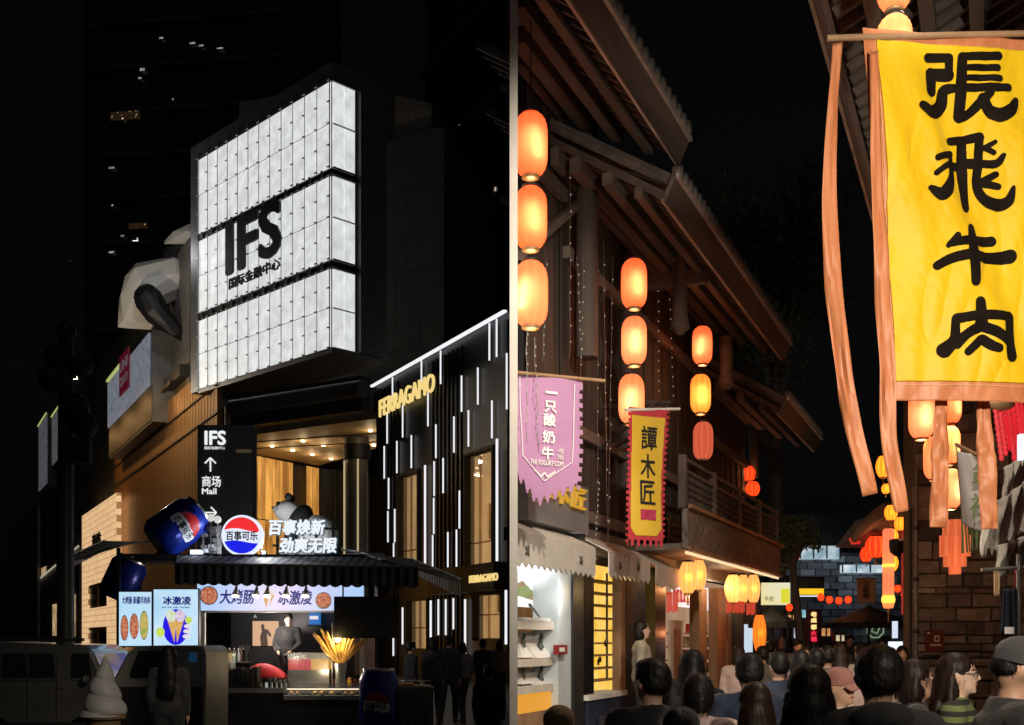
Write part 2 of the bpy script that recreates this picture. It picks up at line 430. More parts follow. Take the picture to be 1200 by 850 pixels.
for a, b, c, d in w:
    f = MB().box(a+.02, b-.02, -.9, -.5, max(c, .2), d).build('window', M['blackgloss'], t)
    MB().box((a+b)/2-.05, (a+b)/2+.05, -.96, -.91, max(c, .2), d).box(a+.03, b-.03, -.96, -.91, d-.2, d-.05).build('frame', M['bronze'], f)
textpx('逸珍', PF, (109, 625), (119, 640), -1.02, M['black'], t, depth=.1, bold=.02)
# lower street fronts further down the street
far = thing('street_block', 'dim low shop building with lit ground floor windows beyond the tiled wall', 'building', PF, (X(60), -2, 0))
m = MB(); m.box(X(30, -.4), X(93, -.4), -.4, -.01, 0, PF.px(94, 640, -.4).z); m.build('wall', M['stone'], far)
warm = em('warm_window_light', (1, .72, .38), .6, (.3, .17, .07), 1.5)
for a, b, c, d in ((62, 66, 708, 745), (69, 73, 704, 745), (76, 80, 700, 746), (83, 88, 697, 746), (49, 54, 664, 676)):
    f = MB().box(X(a, -.45), X(b, -.45), -.5, -.42, max(PF.px(a, d, -.4).z, .1), PF.px(b, c, -.4).z).build('window', warm, far)
    MB().box(X(a, -.5)-.1, X(b, -.5)+.1, -.58, -.52, PF.px(b, c, -.4).z, PF.px(b, c, -.4).z+.2).build('frame', M['black'], f)
MB().bar(PF.px(42, 682, -.6), PF.px(92, 640, -.6), .12, .12).build('light_strip', em('dim_strip', (1, .9, .7), .35), far)
blk = thing('dark_building', 'dark grey stone building at the far end of the street', 'building', PF, (X(20), -.9, 0))
m = MB(); m.box(X(8, -.9), X(44, -.9), -.9, -.62, 0, PF.px(45, 590, -.9).z); m.build('wall', M['clad'], blk)
m = MB()
for a, b, c, d in ((22, 28, 620, 640), (22, 28, 680, 700), (33, 40, 650, 672)):
    MB().box(X(a, -.9), X(b, -.9), -1.0, -.92, PF.px(a, d, -.9).z, PF.px(b, c, -.9).z).build('window', M['blackgloss'], blk)
# small lit box sign under the sculpture
UY = -1.1
ub = thing('wall_sign_box', 'grey lit box sign with a dark red square mark under the roof sculpture', 'sign', PF, (X(150, UY), UY, PF.px(150, 500, UY).z))
ux0, ux1 = X(128, UY), X(177, UY); uz0, uz1 = PF.px(177, 452, UY).z, PF.px(177, 390, UY).z
MB().box(ux0, ux1+.3, UY+.02, 0, uz0-2.0, uz1+.1).build('body', M['clad'], ub)
MB().prism([(ux0, uz0-1.9), (ux1+.28, uz0-1.9), (ux1+.28, uz0-.02), (ux0, uz0-.02)], UY-.02, UY+.01).build('apron', M['soffit'], ub)
MB().box(ux0+.1, ux1-.05, UY-.12, UY-.03, uz0, uz1).build('light_face', em('glittering_screen', (.05, .055, .07), .9, (.25, .27, .32), 9, (1, 1, .25), base=(.07, .07, .07)), ub)
rx0, rx1 = X(144, UY), X(155, UY); rz0, rz1 = PF.px(150, 459, UY).z, PF.px(150, 413, UY).z
mk = MB().box(rx0, rx1, UY-.22, UY-.13, rz0, rz1).build('mark', em('dark_red_mark', (.06, .002, .01), 1), ub)
zc = (rz0+rz1)/2
text('UNI', rx0+.25, rx1-.25, zc+.15, rz1-.4, UY-.23, em('mark_letters', (.3, .25, .28), .3), mk, bold=.02)
text('QLO', rx0+.25, rx1-.25, rz0+.4, zc-.15, UY-.23, bpy.data.materials['mark_letters'], mk, bold=.02)
MB().box(ux0, (ux0+ux1)/2+.6, UY-.2, UY-.05, uz1+.12, uz1+.26).build('light_strip', em('lime_strip', (.85, .95, .3), .45), ub)
# further wall signs on the same front
for i, (a, b, c, d, l_) in enumerate(((58, 72, 482, 546, 'dim pale wall poster box hung high on the street front'), (46, 56, 490, 575, 'thin yellow edged hanging sign box far down the street'))):
    y = -1.6-i*.4
    s_ = thing('hanging_sign', l_, 'sign', PF, (X(a, y), y, PF.px(a, d, y).z))
    x0, x1, z0, z1 = X(a, y), X(b, y), PF.px((a+b)/2, d, y).z, PF.px((a+b)/2, c, y).z
    MB().box(x0, x1, y, -.01, z0, z1).build('body', M['dark'], s_)
    MB().box(x0+.15, x1-.15, y-.08, y-.02, z0+.3, z1-.3).build('light_face', em('dim_poster%d' % i, (.1, .11, .13), .3, (.3, .3, .33), 2.5), s_)
    MB().box(x0, x1, y-.16, y-.09, z1-.22, z1-.1).build('light_strip', bpy.data.materials['lime_strip'], s_)

# ---- faceted sculpture over the roof edge (plain stand-in)
SY = 60.0; SF = Fr((0, SY), 0); sk = SY/FP
sx = lambda px: (px-600)*sk
szz = lambda py: H+(HY-py)*sk
M['sc_white'] = pm('white_facets', (.66, .63, .57), (.74, .7, .63), 1, .5)
M['sc_black'] = pm('black_facets', (.006, .006, .007), (.01, .01, .011), 1, .5)
sp_ = thing('faceted_sculpture', 'large faceted white and black animal sculpture hanging over the roof edge', 'sculpture', SF, (sx(180), 0, szz(350)))
def faceted(name, parts, mat, ratio, seed=0):
    m = MB()
    for a, b, ra, rb in parts: m.cap((sx(a[0]), a[2], szz(a[1])), (sx(b[0]), b[2], szz(b[1])), ra*sk, rb*sk, 14)
    o = remesh(m, name, mat, sp_, .16, 6)
    k = o.modifiers.new('d', 'DECIMATE'); k.ratio = ratio
    for p in o.data.polygons: p.use_smooth = False
    return o
faceted('body', [((172, 333, .2), (203, 322, .4), 27, 24), ((158, 352, .2), (176, 338, .2), 21, 26), ((145, 379, .1), (158, 352, .2), 8, 20), ((150, 378, .1), (172, 376, .2), 7, 10)], M['sc_white'], .02)
faceted('leg', [((182, 358, -1.2), (190, 372, -1.2), 17, 16), ((190, 372, -1.2), (213, 394, -1.0), 16, 9), ((213, 394, -1.0), (219, 400, -.8), 9, 6)], M['sc_black'], .06)
faceted('shoulder', [((196, 300, .6), (222, 296, .6), 15, 15)], M['sc_black'], .06)
faceted('upper_body', [((222, 272, .4), (206, 276, .3), 13, 9), ((206, 276, .3), (190, 283, .3), 9, 2.5)], M['sc_white'], .06)
for ld, e_, c_ in ((( sx(150), -7, szz(480)), 900, (1, .84, .64)), ((sx(205), -6, szz(330)), 220, (.95, .97, 1))):
    lamp(sp_, ld, e_, c_, .3)
    MB().box(ld[0]-.15, ld[0]+.15, ld[1]-.5, ld[1]-.35, ld[2]-.1, ld[2]+.1).build('floodlight', M['black'], sp_)

# ---- dark block behind the cube sign, and entrance hall under it
KB = thing('corner_block', 'dark stone upper block of the mall behind the white cube', 'building', Fr((0, 57), R(-12)), (-7, 0, 0))
KF_ = Fr((0, 57), R(-12)); kx = lambda px: KF_.px(px, 300).x
m = MB(); m.prism([(kx(280), 11.5), (kx(520), 11.5), (kx(520), KF_.px(505, 152).z), (kx(503), KF_.px(505, 150).z), (kx(430), KF_.px(430, 175).z), (kx(430), KF_.px(430, 100).z), (kx(418), KF_.px(418, 95).z), (kx(280), KF_.px(420, 105).z)], 0, 12)
m.build('wall', brickmat('grey_slab_cladding', (.1, .1, .098), (.12, .12, .115), (.05, .05, .05), 1.4, 4.2, .6, .4, plane='XZ'), KB)
m = MB(); m.prism([(kx(428), KF_.px(430, 176).z), (kx(500), KF_.px(500, 152).z), (kx(500), KF_.px(500, 112).z), (kx(428), KF_.px(430, 95).z)], .9, 11)
m.build('roof_screen', M['stone'], KB)
MB().box(kx(270), kx(445), -.6, 0, 11.6, 12.6).build('band', M['soffit'], KB)

ent = thing('entrance_canopy', 'golden ceiling with small downlights over the mall entrance', 'canopy', W0, P(370, 748, 47).xy.to_tuple()+(0,))
cpts = [P(292, 512, 45.4), P(441, 492, 41.9), P(441, 527, 48.5), P(373, 547, 53.4), P(292, 533, 49.9)]
M['gold_ceiling'] = pm('golden_ceiling_panel', (.4, .28, .14), (.47, .33, .17), .6, .6)
MB().slab([p.xy for p in cpts], 10.05, 10.25).build('ceiling', M['gold_ceiling'], ent)
a, b = cpts[0].xy, cpts[1].xy
FA = Vector((a.x, a.y, 10.9)); FB = Vector((b.x, b.y, 10.9))
MB().bar(FA+Vector((-.5, -.3, 0)), FB+Vector((-.35, -.3, 0)), .5, 1.3).build('fascia', M['soffit'], ent)
MB().tube([FA+Vector((-.5, -.75, .1)), FB+Vector((-.4, -.75, .1))], .34, 12).build('edge_tube', M['clad'], ent, smooth=True)
for (u0, v0, u1, v1) in (((.0, .35, 1, .45)), (.0, .7, 1, .75)):
    pa = cpts[0].lerp(cpts[4], v0); pb = cpts[1].lerp(cpts[2], v1)
    MB().bar((pa.x, pa.y, 10.03), (pb.x, pb.y, 10.03), .06, .03).build('ceiling_joint', M['black'], ent)
dl = MB().lathe([(.001, 0), (.085, 0), (.085, .05), (.001, .05)], n=10).mesh('downlight', em('warm_downlight', (1, .85, .55), 6))
for (px, py) in ((319, 523), (343, 528), (355, 517), (366, 533), (379, 522), (388, 538), (417, 517), (434, 505), (438, 522)):
    Y = (10.03-H)*FP/(HY-py); q = P(px, py, Y); q.z = 10.0
    child(dl, 'downlight', ent, q)
    lamp(ent, q-Vector((0, 0, .3)), 13, (1, .72, .4), .08)
# backlit wavy wall of the entrance
EA, EB = P(294, 748, 49.6), P(374, 748, 53.6)
EF = Fr.between(EA, EB); ew = (EB-EA).length
wv = thing('entrance_wall', 'glowing orange wall of rippled panels inside the mall entrance', 'wall', EF, (ew/2, 0, 0))
rip = em('rippled_amber_panel', (.19, .07, .012), 1.15, (.74, .36, .075), 1.1, (1.5, 1, .28), .34, .66, rnd=4, base=(.3, .15, .05))
npn = 10
for r_, (z0, z1) in enumerate(((0, 4.0), (4.05, 7.1), (7.15, 9.95))):
    pw = ew/npn
    me = MB().grid(lambda u, v: (u*(pw-.02), .05*math.sin(u*math.pi*2)*math.sin(v*5+1), v*(z1-z0)), 10, 20).mesh('panel', rip, smooth=True)
    for k in range(npn):
        if r_ == 2 and k in (6, 7): continue
        child(me, 'panel', wv, (k*pw, 0, z0))
MB().box(6*pw, 8*pw, .3, .4, 7.15, 9.95).build('backing', M['soffit'], wv)
MB().box(-.5, ew+.3, .42, .6, 0, 10).build('frame', M['soffit'], wv)
# column with light strips
CX = P(418, 748, 46)
clm = thing('round_column', 'tall round dark column with thin gold light strips at the entrance', 'column', W0, (CX.x, CX.y, 0))
MB().lathe([(.47, 0), (.47, 9.2), (.52, 9.25), (.52, 10.02)], (CX.x, CX.y, 0), 28).build('shaft', pm('column_stone', (.16, .15, .13), (.2, .19, .17), 1, .35), clm, smooth=True)
MB().lathe([(.56, 9.15), (.56, 9.75)], (CX.x, CX.y, 0), 28).build('collar', M['black'], clm, smooth=True)
for dx, dy in ((-.50, -.1), (.12, -.5)):
    MB().box(CX.x+dx-.03, CX.x+dx+.03, CX.y+dy-.03, CX.y+dy+.02, 0, 9.1).build('light_strip', em('gold_strip', (1, .78, .42), .5) if 'gold_strip' not in bpy.data.materials else bpy.data.materials['gold_strip'], clm)
# glass lobby behind
lb = thing('glass_lobby', 'dim glass lobby front behind the round column', 'building', W0, P(405, 748, 56).xy.to_tuple()+(0,))
lp = P(374, 748, 54), P(470, 748, 57)
m = MB(); m.bar((lp[0].x, lp[0].y, 5), (lp[1].x, lp[1].y, 5), .2, 10)
m.build('glass', pm('lobby_glass', (.05, .045, .035), (.09, .075, .05), .4, .2), lb)
for k in range(6):
    q = lp[0].lerp(lp[1], k/5); MB().box(q.x-.06, q.x+.06, q.y-.3, q.y-.15, 0, 10).build('mullion', M['black'], lb)
# direction totem
TY = 25.0; TF = Fr((0, TY), 0); tk = TY/FP; tx = lambda px: (px-600)*tk; tz = lambda py: H+(HY-py)*tk
tt = thing('direction_totem', 'tall black wayfinding totem with white arrows and Mall lettering', 'sign', TF, (tx(264), 0, 0))
MB().box(tx(231), tx(296), 0, .45, 0, tz(498)).build('slab', M['black'], tt, bevel=.02)
MB().box(tx(277), tx(295), -.04, .0, tz(531), tz(527)).build('edge_trim', M['gold_ceiling'], tt)
wt = em('white_print_light', (.9, .92, .92), .95)
text('IFS', tx(240), tx(265), tz(522), tz(505), -.02, wt, tt, bold=.03)
text('国际金融中心', tx(240), tx(264), tz(527), tz(523.5), -.02, wt, tt)
text('商场', tx(237), tx(259), tz(571), tz(558), -.02, wt, tt, bold=.01)
text('Mall', tx(237), tx(254), tz(579.5), tz(572.5), -.02, wt, tt, bold=.015)
def arrow(px, py, d, parent):
    m = MB(); s = 8*tk
    c = Vector((tx(px), -.03, tz(py)))
    ax = Vector((d[0], 0, d[1])); sd = Vector((-d[1], 0, d[0]))
    tip = c+ax*s; m.bar(c-ax*s, tip-ax*.03, .03, .02, (0, 1, 0))
    for k in (1, -1): m.bar(tip+Vector((0, -.002*(k+2), 0)), tip-ax*s*.8+sd*s*.8*k+Vector((0, -.002*(k+2), 0)), .03, .02, (0, 1, 0))
    m.build('arrow', wt, parent)
arrow(247, 545, (0, 1), tt); arrow(246, 601, (1, 0), tt)

# ---- boutique with light lines
FF = Fr.between(P(440, 748, 54.3), P(596, 748, 41.9)); fw = (P(596, 748, 41.9)-P(440, 748, 54.3)).length
fx = lambda px, y=0: FF.px(px, 600, y).x
fz = lambda px, py, y=0: FF.px(px, py, y).z
ftop = fz(596, 366)
shop = thing('boutique_building', 'black boutique building striped with white vertical light lines and gold letters', 'building', FF, (fw/2, 0, 0))
M['rib'] = pm('black_ribbed_panel', (.005, .005, .007), (.009, .009, .011), 3, .4, .2)
# facade with the window openings left out
ops = []                                                            # x0,x1,z0,z1
for a, b, c, d in ((468, 492, 556, 668), (546, 580, 530, 662), (556, 590, 697, 748), (478, 503, 704, 760)):
    ops.append((fx(a), fx(b), fz((a+b)/2, d), fz((a+b)/2, c)))
xs_ = sorted({0.0, fw+.05}|{o[0] for o in ops}|{o[1] for o in ops}); zs_ = sorted({0.0, ftop}|{max(o[2], .3) for o in ops}|{o[3] for o in ops})
m = MB()
for i in range(len(xs_)-1):
    for j in range(len(zs_)-1):
        cx, cz = (xs_[i]+xs_[i+1])/2, (zs_[j]+zs_[j+1])/2
        if any(o[0] < cx < o[1] and max(o[2], .3) < cz < o[3] for o in ops): continue
        m.box(xs_[i], xs_[i+1], 0, .4, zs_[j], zs_[j+1])
m.build('facade', M['rib'], shop)
MB().box(0, fw, 3.2, 3.3, 0, ftop-.1).box(0, .3, .41, 8, 0, ftop-.05).box(.3, fw, .41, 8, ftop-.4, ftop-.05).build('shell', M['black'], shop)
me = MB().box(0, .05, -.07, -.005, 0, ftop-.3).mesh('fin', M['rib'])
nf = 34
for k in range(nf+1):
    x = fw*k/nf-.02
    if any(o[0]-.1 < x < o[1]+.05 for o in ops): continue
    child(me, 'fin', shop, (x, 0, 0))
M['tan_room'] = em('lit_showroom_wall', (.36, .21, .09), 1, (.47, .29, .13), .5)
for o in ops:
    z0 = max(o[2], .3)
    w_ = MB().box(o[0]+.05, o[1]-.05, .35, .39, z0, o[3]).build('window', M['tan_room'], shop)
    MB().box(o[0]-.01, o[0]+.1, -.12, .5, z0-.1, o[3]+.1).box(o[1]-.1, o[1]+.01, -.12, .5, z0-.1, o[3]+.1).box(o[0]+.1, o[1]-.1, -.12, .5, o[3], o[3]+.1).build('frame', M['black'], w_)
    MB().box(o[0]+.7, o[0]+.78, .25, .34, z0, o[3]).box((o[0]*.35+o[1]*.65), (o[0]*.35+o[1]*.65)+.5, .2, .3, z0+1.0, z0+2.4).box(o[0]+.1, o[1]-.1, .2, .34, z0+.9, z0+.95).build('fitting', M['bronze'], w_)
    MB().box(o[0]+.1, o[1]-.1, .08, .1, z0, o[3]).build('pane', pm('shop_glass', (.9, .9, .9), rough=.05, trans=1, alpha=.25) if 'shop_glass' not in bpy.data.materials else bpy.data.materials['shop_glass'], w_)
MB().box(-.1, fw+.05, -.25, -.09, ftop-.03, ftop+.05).build('roof_light_strip', M['ledw'], shop)
cr = lambda x, y: (420+x/2.361, 340+y/2.361)
led = [(95, 242, 300), (80, 340, 425), (123, 320, 408), (175, 195, 255), (193, 285, 377), (228, 168, 260), (72, 432, 522), (107, 418, 507), (147, 402, 493), (215, 372, 465), (265, 350, 450), (286, 237, 337), (331, 215, 317), (363, 92, 195), (383, 80, 185), (305, 333, 433), (370, 306, 410), (210, 474, 570), (235, 465, 562), (84, 520, 606), (82, 612, 698), (101, 606, 698), (98, 700, 745), (209, 575, 675), (280, 555, 660), (206, 678, 770), (248, 670, 767), (272, 663, 767), (411, 175, 330)]
led = [cr(x, a)+(cr(x, b)[1], .017) for x, a, b in led]
led += [(cr(185, 0)[0], cr(0, 485)[1], cr(0, 770)[1], .045), (cr(384, 0)[0], cr(0, 412)[1], cr(0, 750)[1], .05)]
lo_ = lambda x, y: (380+x/3.696, 620+y/3.696)
for x, a, b, w_ in ((462, 310, 470, .045), (495, 305, 460, .022), (527, 305, 460, .022), (560, 300, 435, .022), (611, 305, 565, .04), (788, 265, 500, .05), (340, 340, 500, .03), (300, 470, 550, .025)):
    led.append((lo_(x, 0)[0], lo_(0, a)[1], lo_(0, b)[1], w_))
for px, pa, pb, w_ in led:
    x = fx(px, -.1); z0, z1 = max(fz(px, pb, -.1), .1), fz(px, pa, -.1)
    MB().box(x-w_, x+w_, -.14, -.08, z0, z1).build('light_line', M['ledw'], shop)
textpx('FERRAGAMO', FF, (446, 453), (510, 474), -.2, M['gold_led'], shop, depth=.1)
bz0_, bz1_ = fz(570, 692, -.6), fz(570, 660, -.6)
bd = MB().box(fx(520), fw+.1, -.7, -.08, bz0_, bz1_).build('sign_band', M['black'], shop)
textpx('FERRAGAMO', FF, (551, 673), (584, 682), -.74, M['gold_led'], shop, depth=.06)
# dark glass tower over the boutique
G0 = FF.w(0, 12, 0); GF = Fr((G0.x, G0.y), FF.a)
gx = lambda px: GF.px(px, 300).x
gt = thing('glass_tower', 'dark glass tower with sloping ledges rising behind the boutique', 'building', GF, (gx(550), 0, 0))
gx0, gx1 = gx(501), gx(596)
MB().box(gx0, gx1, 0, .6, 11, 50).build('glass', pm('dark_curtain_glass', (.008, .009, .01), (.012, .013, .014), .5, .12), gt)
for py in (-30, 90, 195, 308):
    z = GF.px(501, py).z; MB().box(gx0-.15, gx1, -.5, -.02, z-.25, z+.2).build('ledge', M['clad'], gt)
me = MB().box(-.06, .06, -.2, -.02, 11, 50).mesh('mullion', M['dark'])
for k in range(8): child(me, 'mullion', gt, (gx0+.1+(gx1-gx0-.2)*k/7, 0, 0))
for px, py in ((538, 149), (580, 222), (515, 276), (529, 265), (571, 131)):
    q = GF.px(px, py, -.05); MB().box(q.x-.12, q.x+.12, -.06, -.03, q.z-.12, q.z+.12).build('lit_window', em('far_spark', (1, .8, .6), .5) if 'far_spark' not in bpy.data.materials else bpy.data.materials['far_spark'], gt)
# office tower, mostly unlit
OF = Fr((0, 130), R(-8)); ox = lambda px: OF.px(px, 300).x
ot = thing('office_tower', 'unlit office tower with a few lit windows behind the mall', 'building', OF, (ox(180), 0, 0))
MB().box(ox(98), ox(330), 0, 25, 0, 105).build('shell', pm('tower_glass', (.02, .02, .021), (.028, .028, .03), .2, .3), ot)
me = MB().box(ox(98)-.1, ox(330), -.35, -.02, 0, .5).mesh('floor_band', pm('tower_band', (.05, .05, .05), (.07, .07, .07), 1, .5))
for k in range(13): child(me, 'floor_band', ot, (0, 0, 34+k*5.4))
cool = em('cool_window_light', (.9, .92, 1), .5, (.06, .06, .08), 2.5); amber = em('amber_window_light', (.02, .011, .005), .8, (1, .75, .4), 2.2, lo=.62, hi=.72)
for px, py, w_, h_, mt in ((189, 45, 5, 2, cool), (226, 51, 7, 2, cool), (236, 54, 6, 2, cool), (258, 57, 8, 1.5, cool), (167, 82, 6, 3, cool), (164, 92, 4, 2, cool), (203, 117, 2, 2, cool), (147, 136, 38, 10, amber), (131, 197, 7, 2, cool), (132, 241, 2, 2, cool), (162, 265, 24, 7, amber), (131, 296, 7, 2, cool), (144, 277, 4, 2, cool), (83, 306, 3, 2, amber)):
    q = OF.px(px, py, -.3); k = 130/FP
    f = MB().box(q.x-w_*k/2, q.x+w_*k/2, -.4, -.36, q.z-h_*k/2, q.z+h_*k/2).build('lit_window', mt, ot)
# ================================================================== SNACK KIOSK in the plaza
KY = 20.0; KF = Fr((0, KY), 0)
def kx(px, y=0): return (px-600)*(KY+y)/FP
def kz(py, y=0): return H+(HY-py)*(KY+y)/FP
M['stripe'] = stripes('striped_awning_cloth', (.02, .022, .03), (.16, .17, .2), 6.5, 'X', .8)
M['stripe2'] = stripes('striped_awning_cloth_b', (.03, .03, .035), (.3, .29, .27), 6.5, 'Y', .8)
kio = thing('snack_kiosk', 'snack kiosk with lit blue sign board and dark counter in the plaza', 'kiosk', KF, (kx(330), 0, 0))
M['kdark'] = pm('kiosk_dark_panel', (.02, .021, .024), (.03, .03, .034), 3, .35)
MB().box(kx(236), kx(425), 0, .06, .08, kz(812)).box(kx(236), kx(238), .06, 2.2, .08, kz(812)).box(kx(424), kx(425.5), .06, 2.2, .08, kz(812)).build('counter_front', M['kdark'], kio)
MB().box(kx(233), kx(428), -.12, .5, kz(812)+.001, kz(806)).build('counter_top', M['steel'], kio)
for px in (237, 424): MB().box(kx(px)-.04, kx(px)+.04, .02, .1, kz(806), kz(655)).build('post', M['white'], kio)
for px in (238, 424): MB().box(kx(px)-.03, kx(px)+.03, 2.1, 2.16, 0, kz(650, 2)).build('post', M['grey'], kio)
MB().box(kx(205), kx(428), -.05, 2.3, kz(661), kz(650)).build('roof', M['dark'], kio)
MB().box(kx(240), kx(425), 2.0, 2.05, kz(806), kz(700)).build('back_panel', M['kdark'], kio)
MB().box(kx(398), kx(424), 1.9, 1.98, kz(795), kz(715)).build('side_shelf', pm('timber_board', (.22, .15, .09), (.3, .2, .12), 4, .6, stretch=(1, 1, .2)), kio)
lampm = em('cool_strip_light', (.85, .92, 1), 3.0)
tb = MB().box(kx(250), kx(415), .8, .88, kz(672), kz(670)).build('ceiling_strip_light', lampm, kio)
# sign board
def signmat(name, c1, c2, strength, x0, x1):
    m, nt, n, l = _nt(name); b = n['Principled BSDF']; b.inputs['Base Color'].default_value = (.2, .2, .2, 1)
    tc = n.new('ShaderNodeTexCoord'); sp = n.new('ShaderNodeSeparateXYZ'); l.new(tc.outputs['Object'], sp.inputs[0])
    mr = n.new('ShaderNodeMapRange'); mr.inputs['From Min'].default_value = x0; mr.inputs['From Max'].default_value = x1; l.new(sp.outputs['X'], mr.inputs[0])
    r = n.new('ShaderNodeValToRGB'); e = r.color_ramp.elements; e[0].color = _c(c1); e[1].color = _c(c1); q = e.new(.5); q.color = _c(c2)
    l.new(mr.outputs[0], r.inputs[0]); l.new(r.outputs[0], b.inputs['Emission Color']); b.inputs['Emission Strength'].default_value = strength
    return m
sb = MB().box(kx(233), kx(426), -.1, .0, kz(716), kz(685)).build('sign_board', signmat('sign_board_light', (.42, .62, .95), (.78, .68, .92), 1.0, -1.4, 1.4), kio)
MB().box(kx(232), kx(427), -.13, .01, kz(718), kz(716)).box(kx(232), kx(427), -.13, .01, kz(685), kz(683.5)).build('rim', M['white'], sb)
blue = em('blue_print', (.012, .015, .22), .7); meat = em('printed_food', (.4, .03, .015), .8, (.9, .4, .22), 22); 
def tp(s_, a, b, y, mat, parent, **k): return text(s_, kx(a[0], y), kx(b[0], y), kz(b[1], y), kz(a[1], y), y, mat, parent, **k)
tp('大烤肠', (258, 691), (298, 708), -.11, blue, sb, bold=.025, shear=.1)
tp('冰激凌', (326, 692), (366, 709), -.11, blue, sb, bold=.025, shear=.1)
def disc(px, py, rx, rz, y, mat, parent, name='print', n=24):
    k = (KY+y)/FP; m = MB(); c = (kx(px, y), kz(py, y))
    m.prism([(c[0]+math.cos(2*math.pi*i/n)*rx*k, c[1]+math.sin(2*math.pi*i/n)*rz*k) for i in range(n)], y-.012, y); return m.build(name, mat, parent)
disc(245, 698, 10.5, 11, -.11, M['black'], sb, 'food_picture'); disc(245, 698, 9.5, 10, -.125, meat, sb, 'food_picture')
disc(379, 704, 9.5, 10, -.11, M['white'], sb, 'food_picture'); disc(379, 703.5, 8.5, 8.5, -.125, meat, sb, 'food_picture')
conem = em('printed_cone', (.95, .6, .2), .8, (.8, .4, .1), 14); creamm = em('printed_cream', (.95, .85, .9), .85)
def poly(pts, y, mat, parent, name='print'):
    return MB().prism([(kx(a, y), kz(b, y)) for a, b in pts], y-.012, y).build(name, mat, parent)
poly([(308, 697), (312, 713), (316, 697)], -.11, conem, sb, 'cone_picture'); disc(312, 693, 5, 4.5, -.125, creamm, sb, 'cone_picture')
poly([(318, 697), (315.5, 710), (322, 697)], -.112, conem, sb, 'cone_picture'); disc(320, 694, 3.5, 3.5, -.128, creamm, sb, 'cone_picture')
# clip lamps
shade = MB().lathe([(.02, .16), (.03, .1), (.075, -.03), (.07, -.03), (.02, .09)], n=14).mesh('lamp_shade', M['white'], smooth=True)
bulb = MB().ell((0, 0, -.02), (.04, .04, .035), 10, 6).mesh('bulb', em('lamp_bulb', (1, .95, .85), 2.5), smooth=True)
for i, px in enumerate((276, 300, 313, 335, 358)):
    la = thing('clip_lamp', 'white clip lamp over the sign board '+('before the second sausage character', 'after the three sausage characters', 'before the cone picture', 'before the first ice cream character', 'before the last ice cream character')[i], 'lamp', KF, (kx(px, -.45), -.45, kz(697, -.45)), 'clip lamps over the kiosk counter')
    child(shade, 'lamp_shade', la, (kx(px, -.45), -.45, kz(697, -.45)), (R(-25), 0, 0)); child(bulb, 'bulb', la, (kx(px, -.45), -.45, kz(697, -.45)), (R(-25), 0, 0))
    MB().tube([(kx(px, -.45), -.43, kz(690, -.45)), (kx(px, -.45), -.2, kz(680, -.45)), (kx(px, -.45), -.02, kz(672, -.45))], .012, 6).build('arm', M['black'], la)
    lamp(la, (kx(px, -.45), -.42, kz(703, -.45)), 1.2, (1, .9, .75), .05)
# awnings
def awning(name, label, a, b, c, d, drop, mat, vmat, n=22, sag=.03):
    """a-b inner edge, c-d outer edge (world points), valance under the outer edge"""
    t = thing(name, label, 'awning', W0, ((a.x+d.x)/2, (a.y+d.y)/2, min(c.z, d.z)-drop), None)
    MB().grid(lambda u, v: (a.lerp(b, u)).lerp(c.lerp(d, u), v)-Vector((0, 0, sag*math.sin(math.pi*v)+.012*math.sin(u*60)*v)), 2*n, 8).build('canopy', mat, t, solid=.012)
    MB().grid(lambda u, v: c.lerp(d, u)+Vector((0, -.012*math.sin(u*55)*v, -drop*v*(1 if v < .9 else .9+.12*abs(math.sin(u*n*math.pi))))), 4*n, 10).build('valance', vmat, t, solid=.008)
    MB().tube([c, d], .025, 8).build('front_bar', M['grey'], t)
    for e, f in ((a, c), (b, d)): MB().tube([e-Vector((0, 0, .04)), f-Vector((0, 0, .05))], .018, 6).build('arm', M['grey'], t)
    return t
awning('awning', 'long dark striped awning across the front of the snack kiosk', P(208, 651, 20), P(428, 652, 20), P(205, 661, 18.6), P(490, 665, 18.6), .35, M['stripe'], M['stripe'])
awning('awning', 'dark scalloped awning reaching out towards the street pole', P(190, 632, 21.5), P(140, 637, 18.4), P(122, 634, 22.0), P(66, 660, 18.2), .2, M['stripe2'], M['stripe2'])
awning('awning', 'beige striped awning over the serving table beside the boutique', P(400, 642, 22), P(455, 655, 19.2), P(482, 655, 22.5), P(541, 680, 19.0), .3, M['stripe2'], M['stripe2'])
awning('awning', 'small folded striped awning behind the lit slogan letters', P(395, 650, 22.2), P(450, 648, 22.2), P(383, 657, 21.6), P(448, 652, 21.6), .1, M['stripe2'], M['stripe2'])
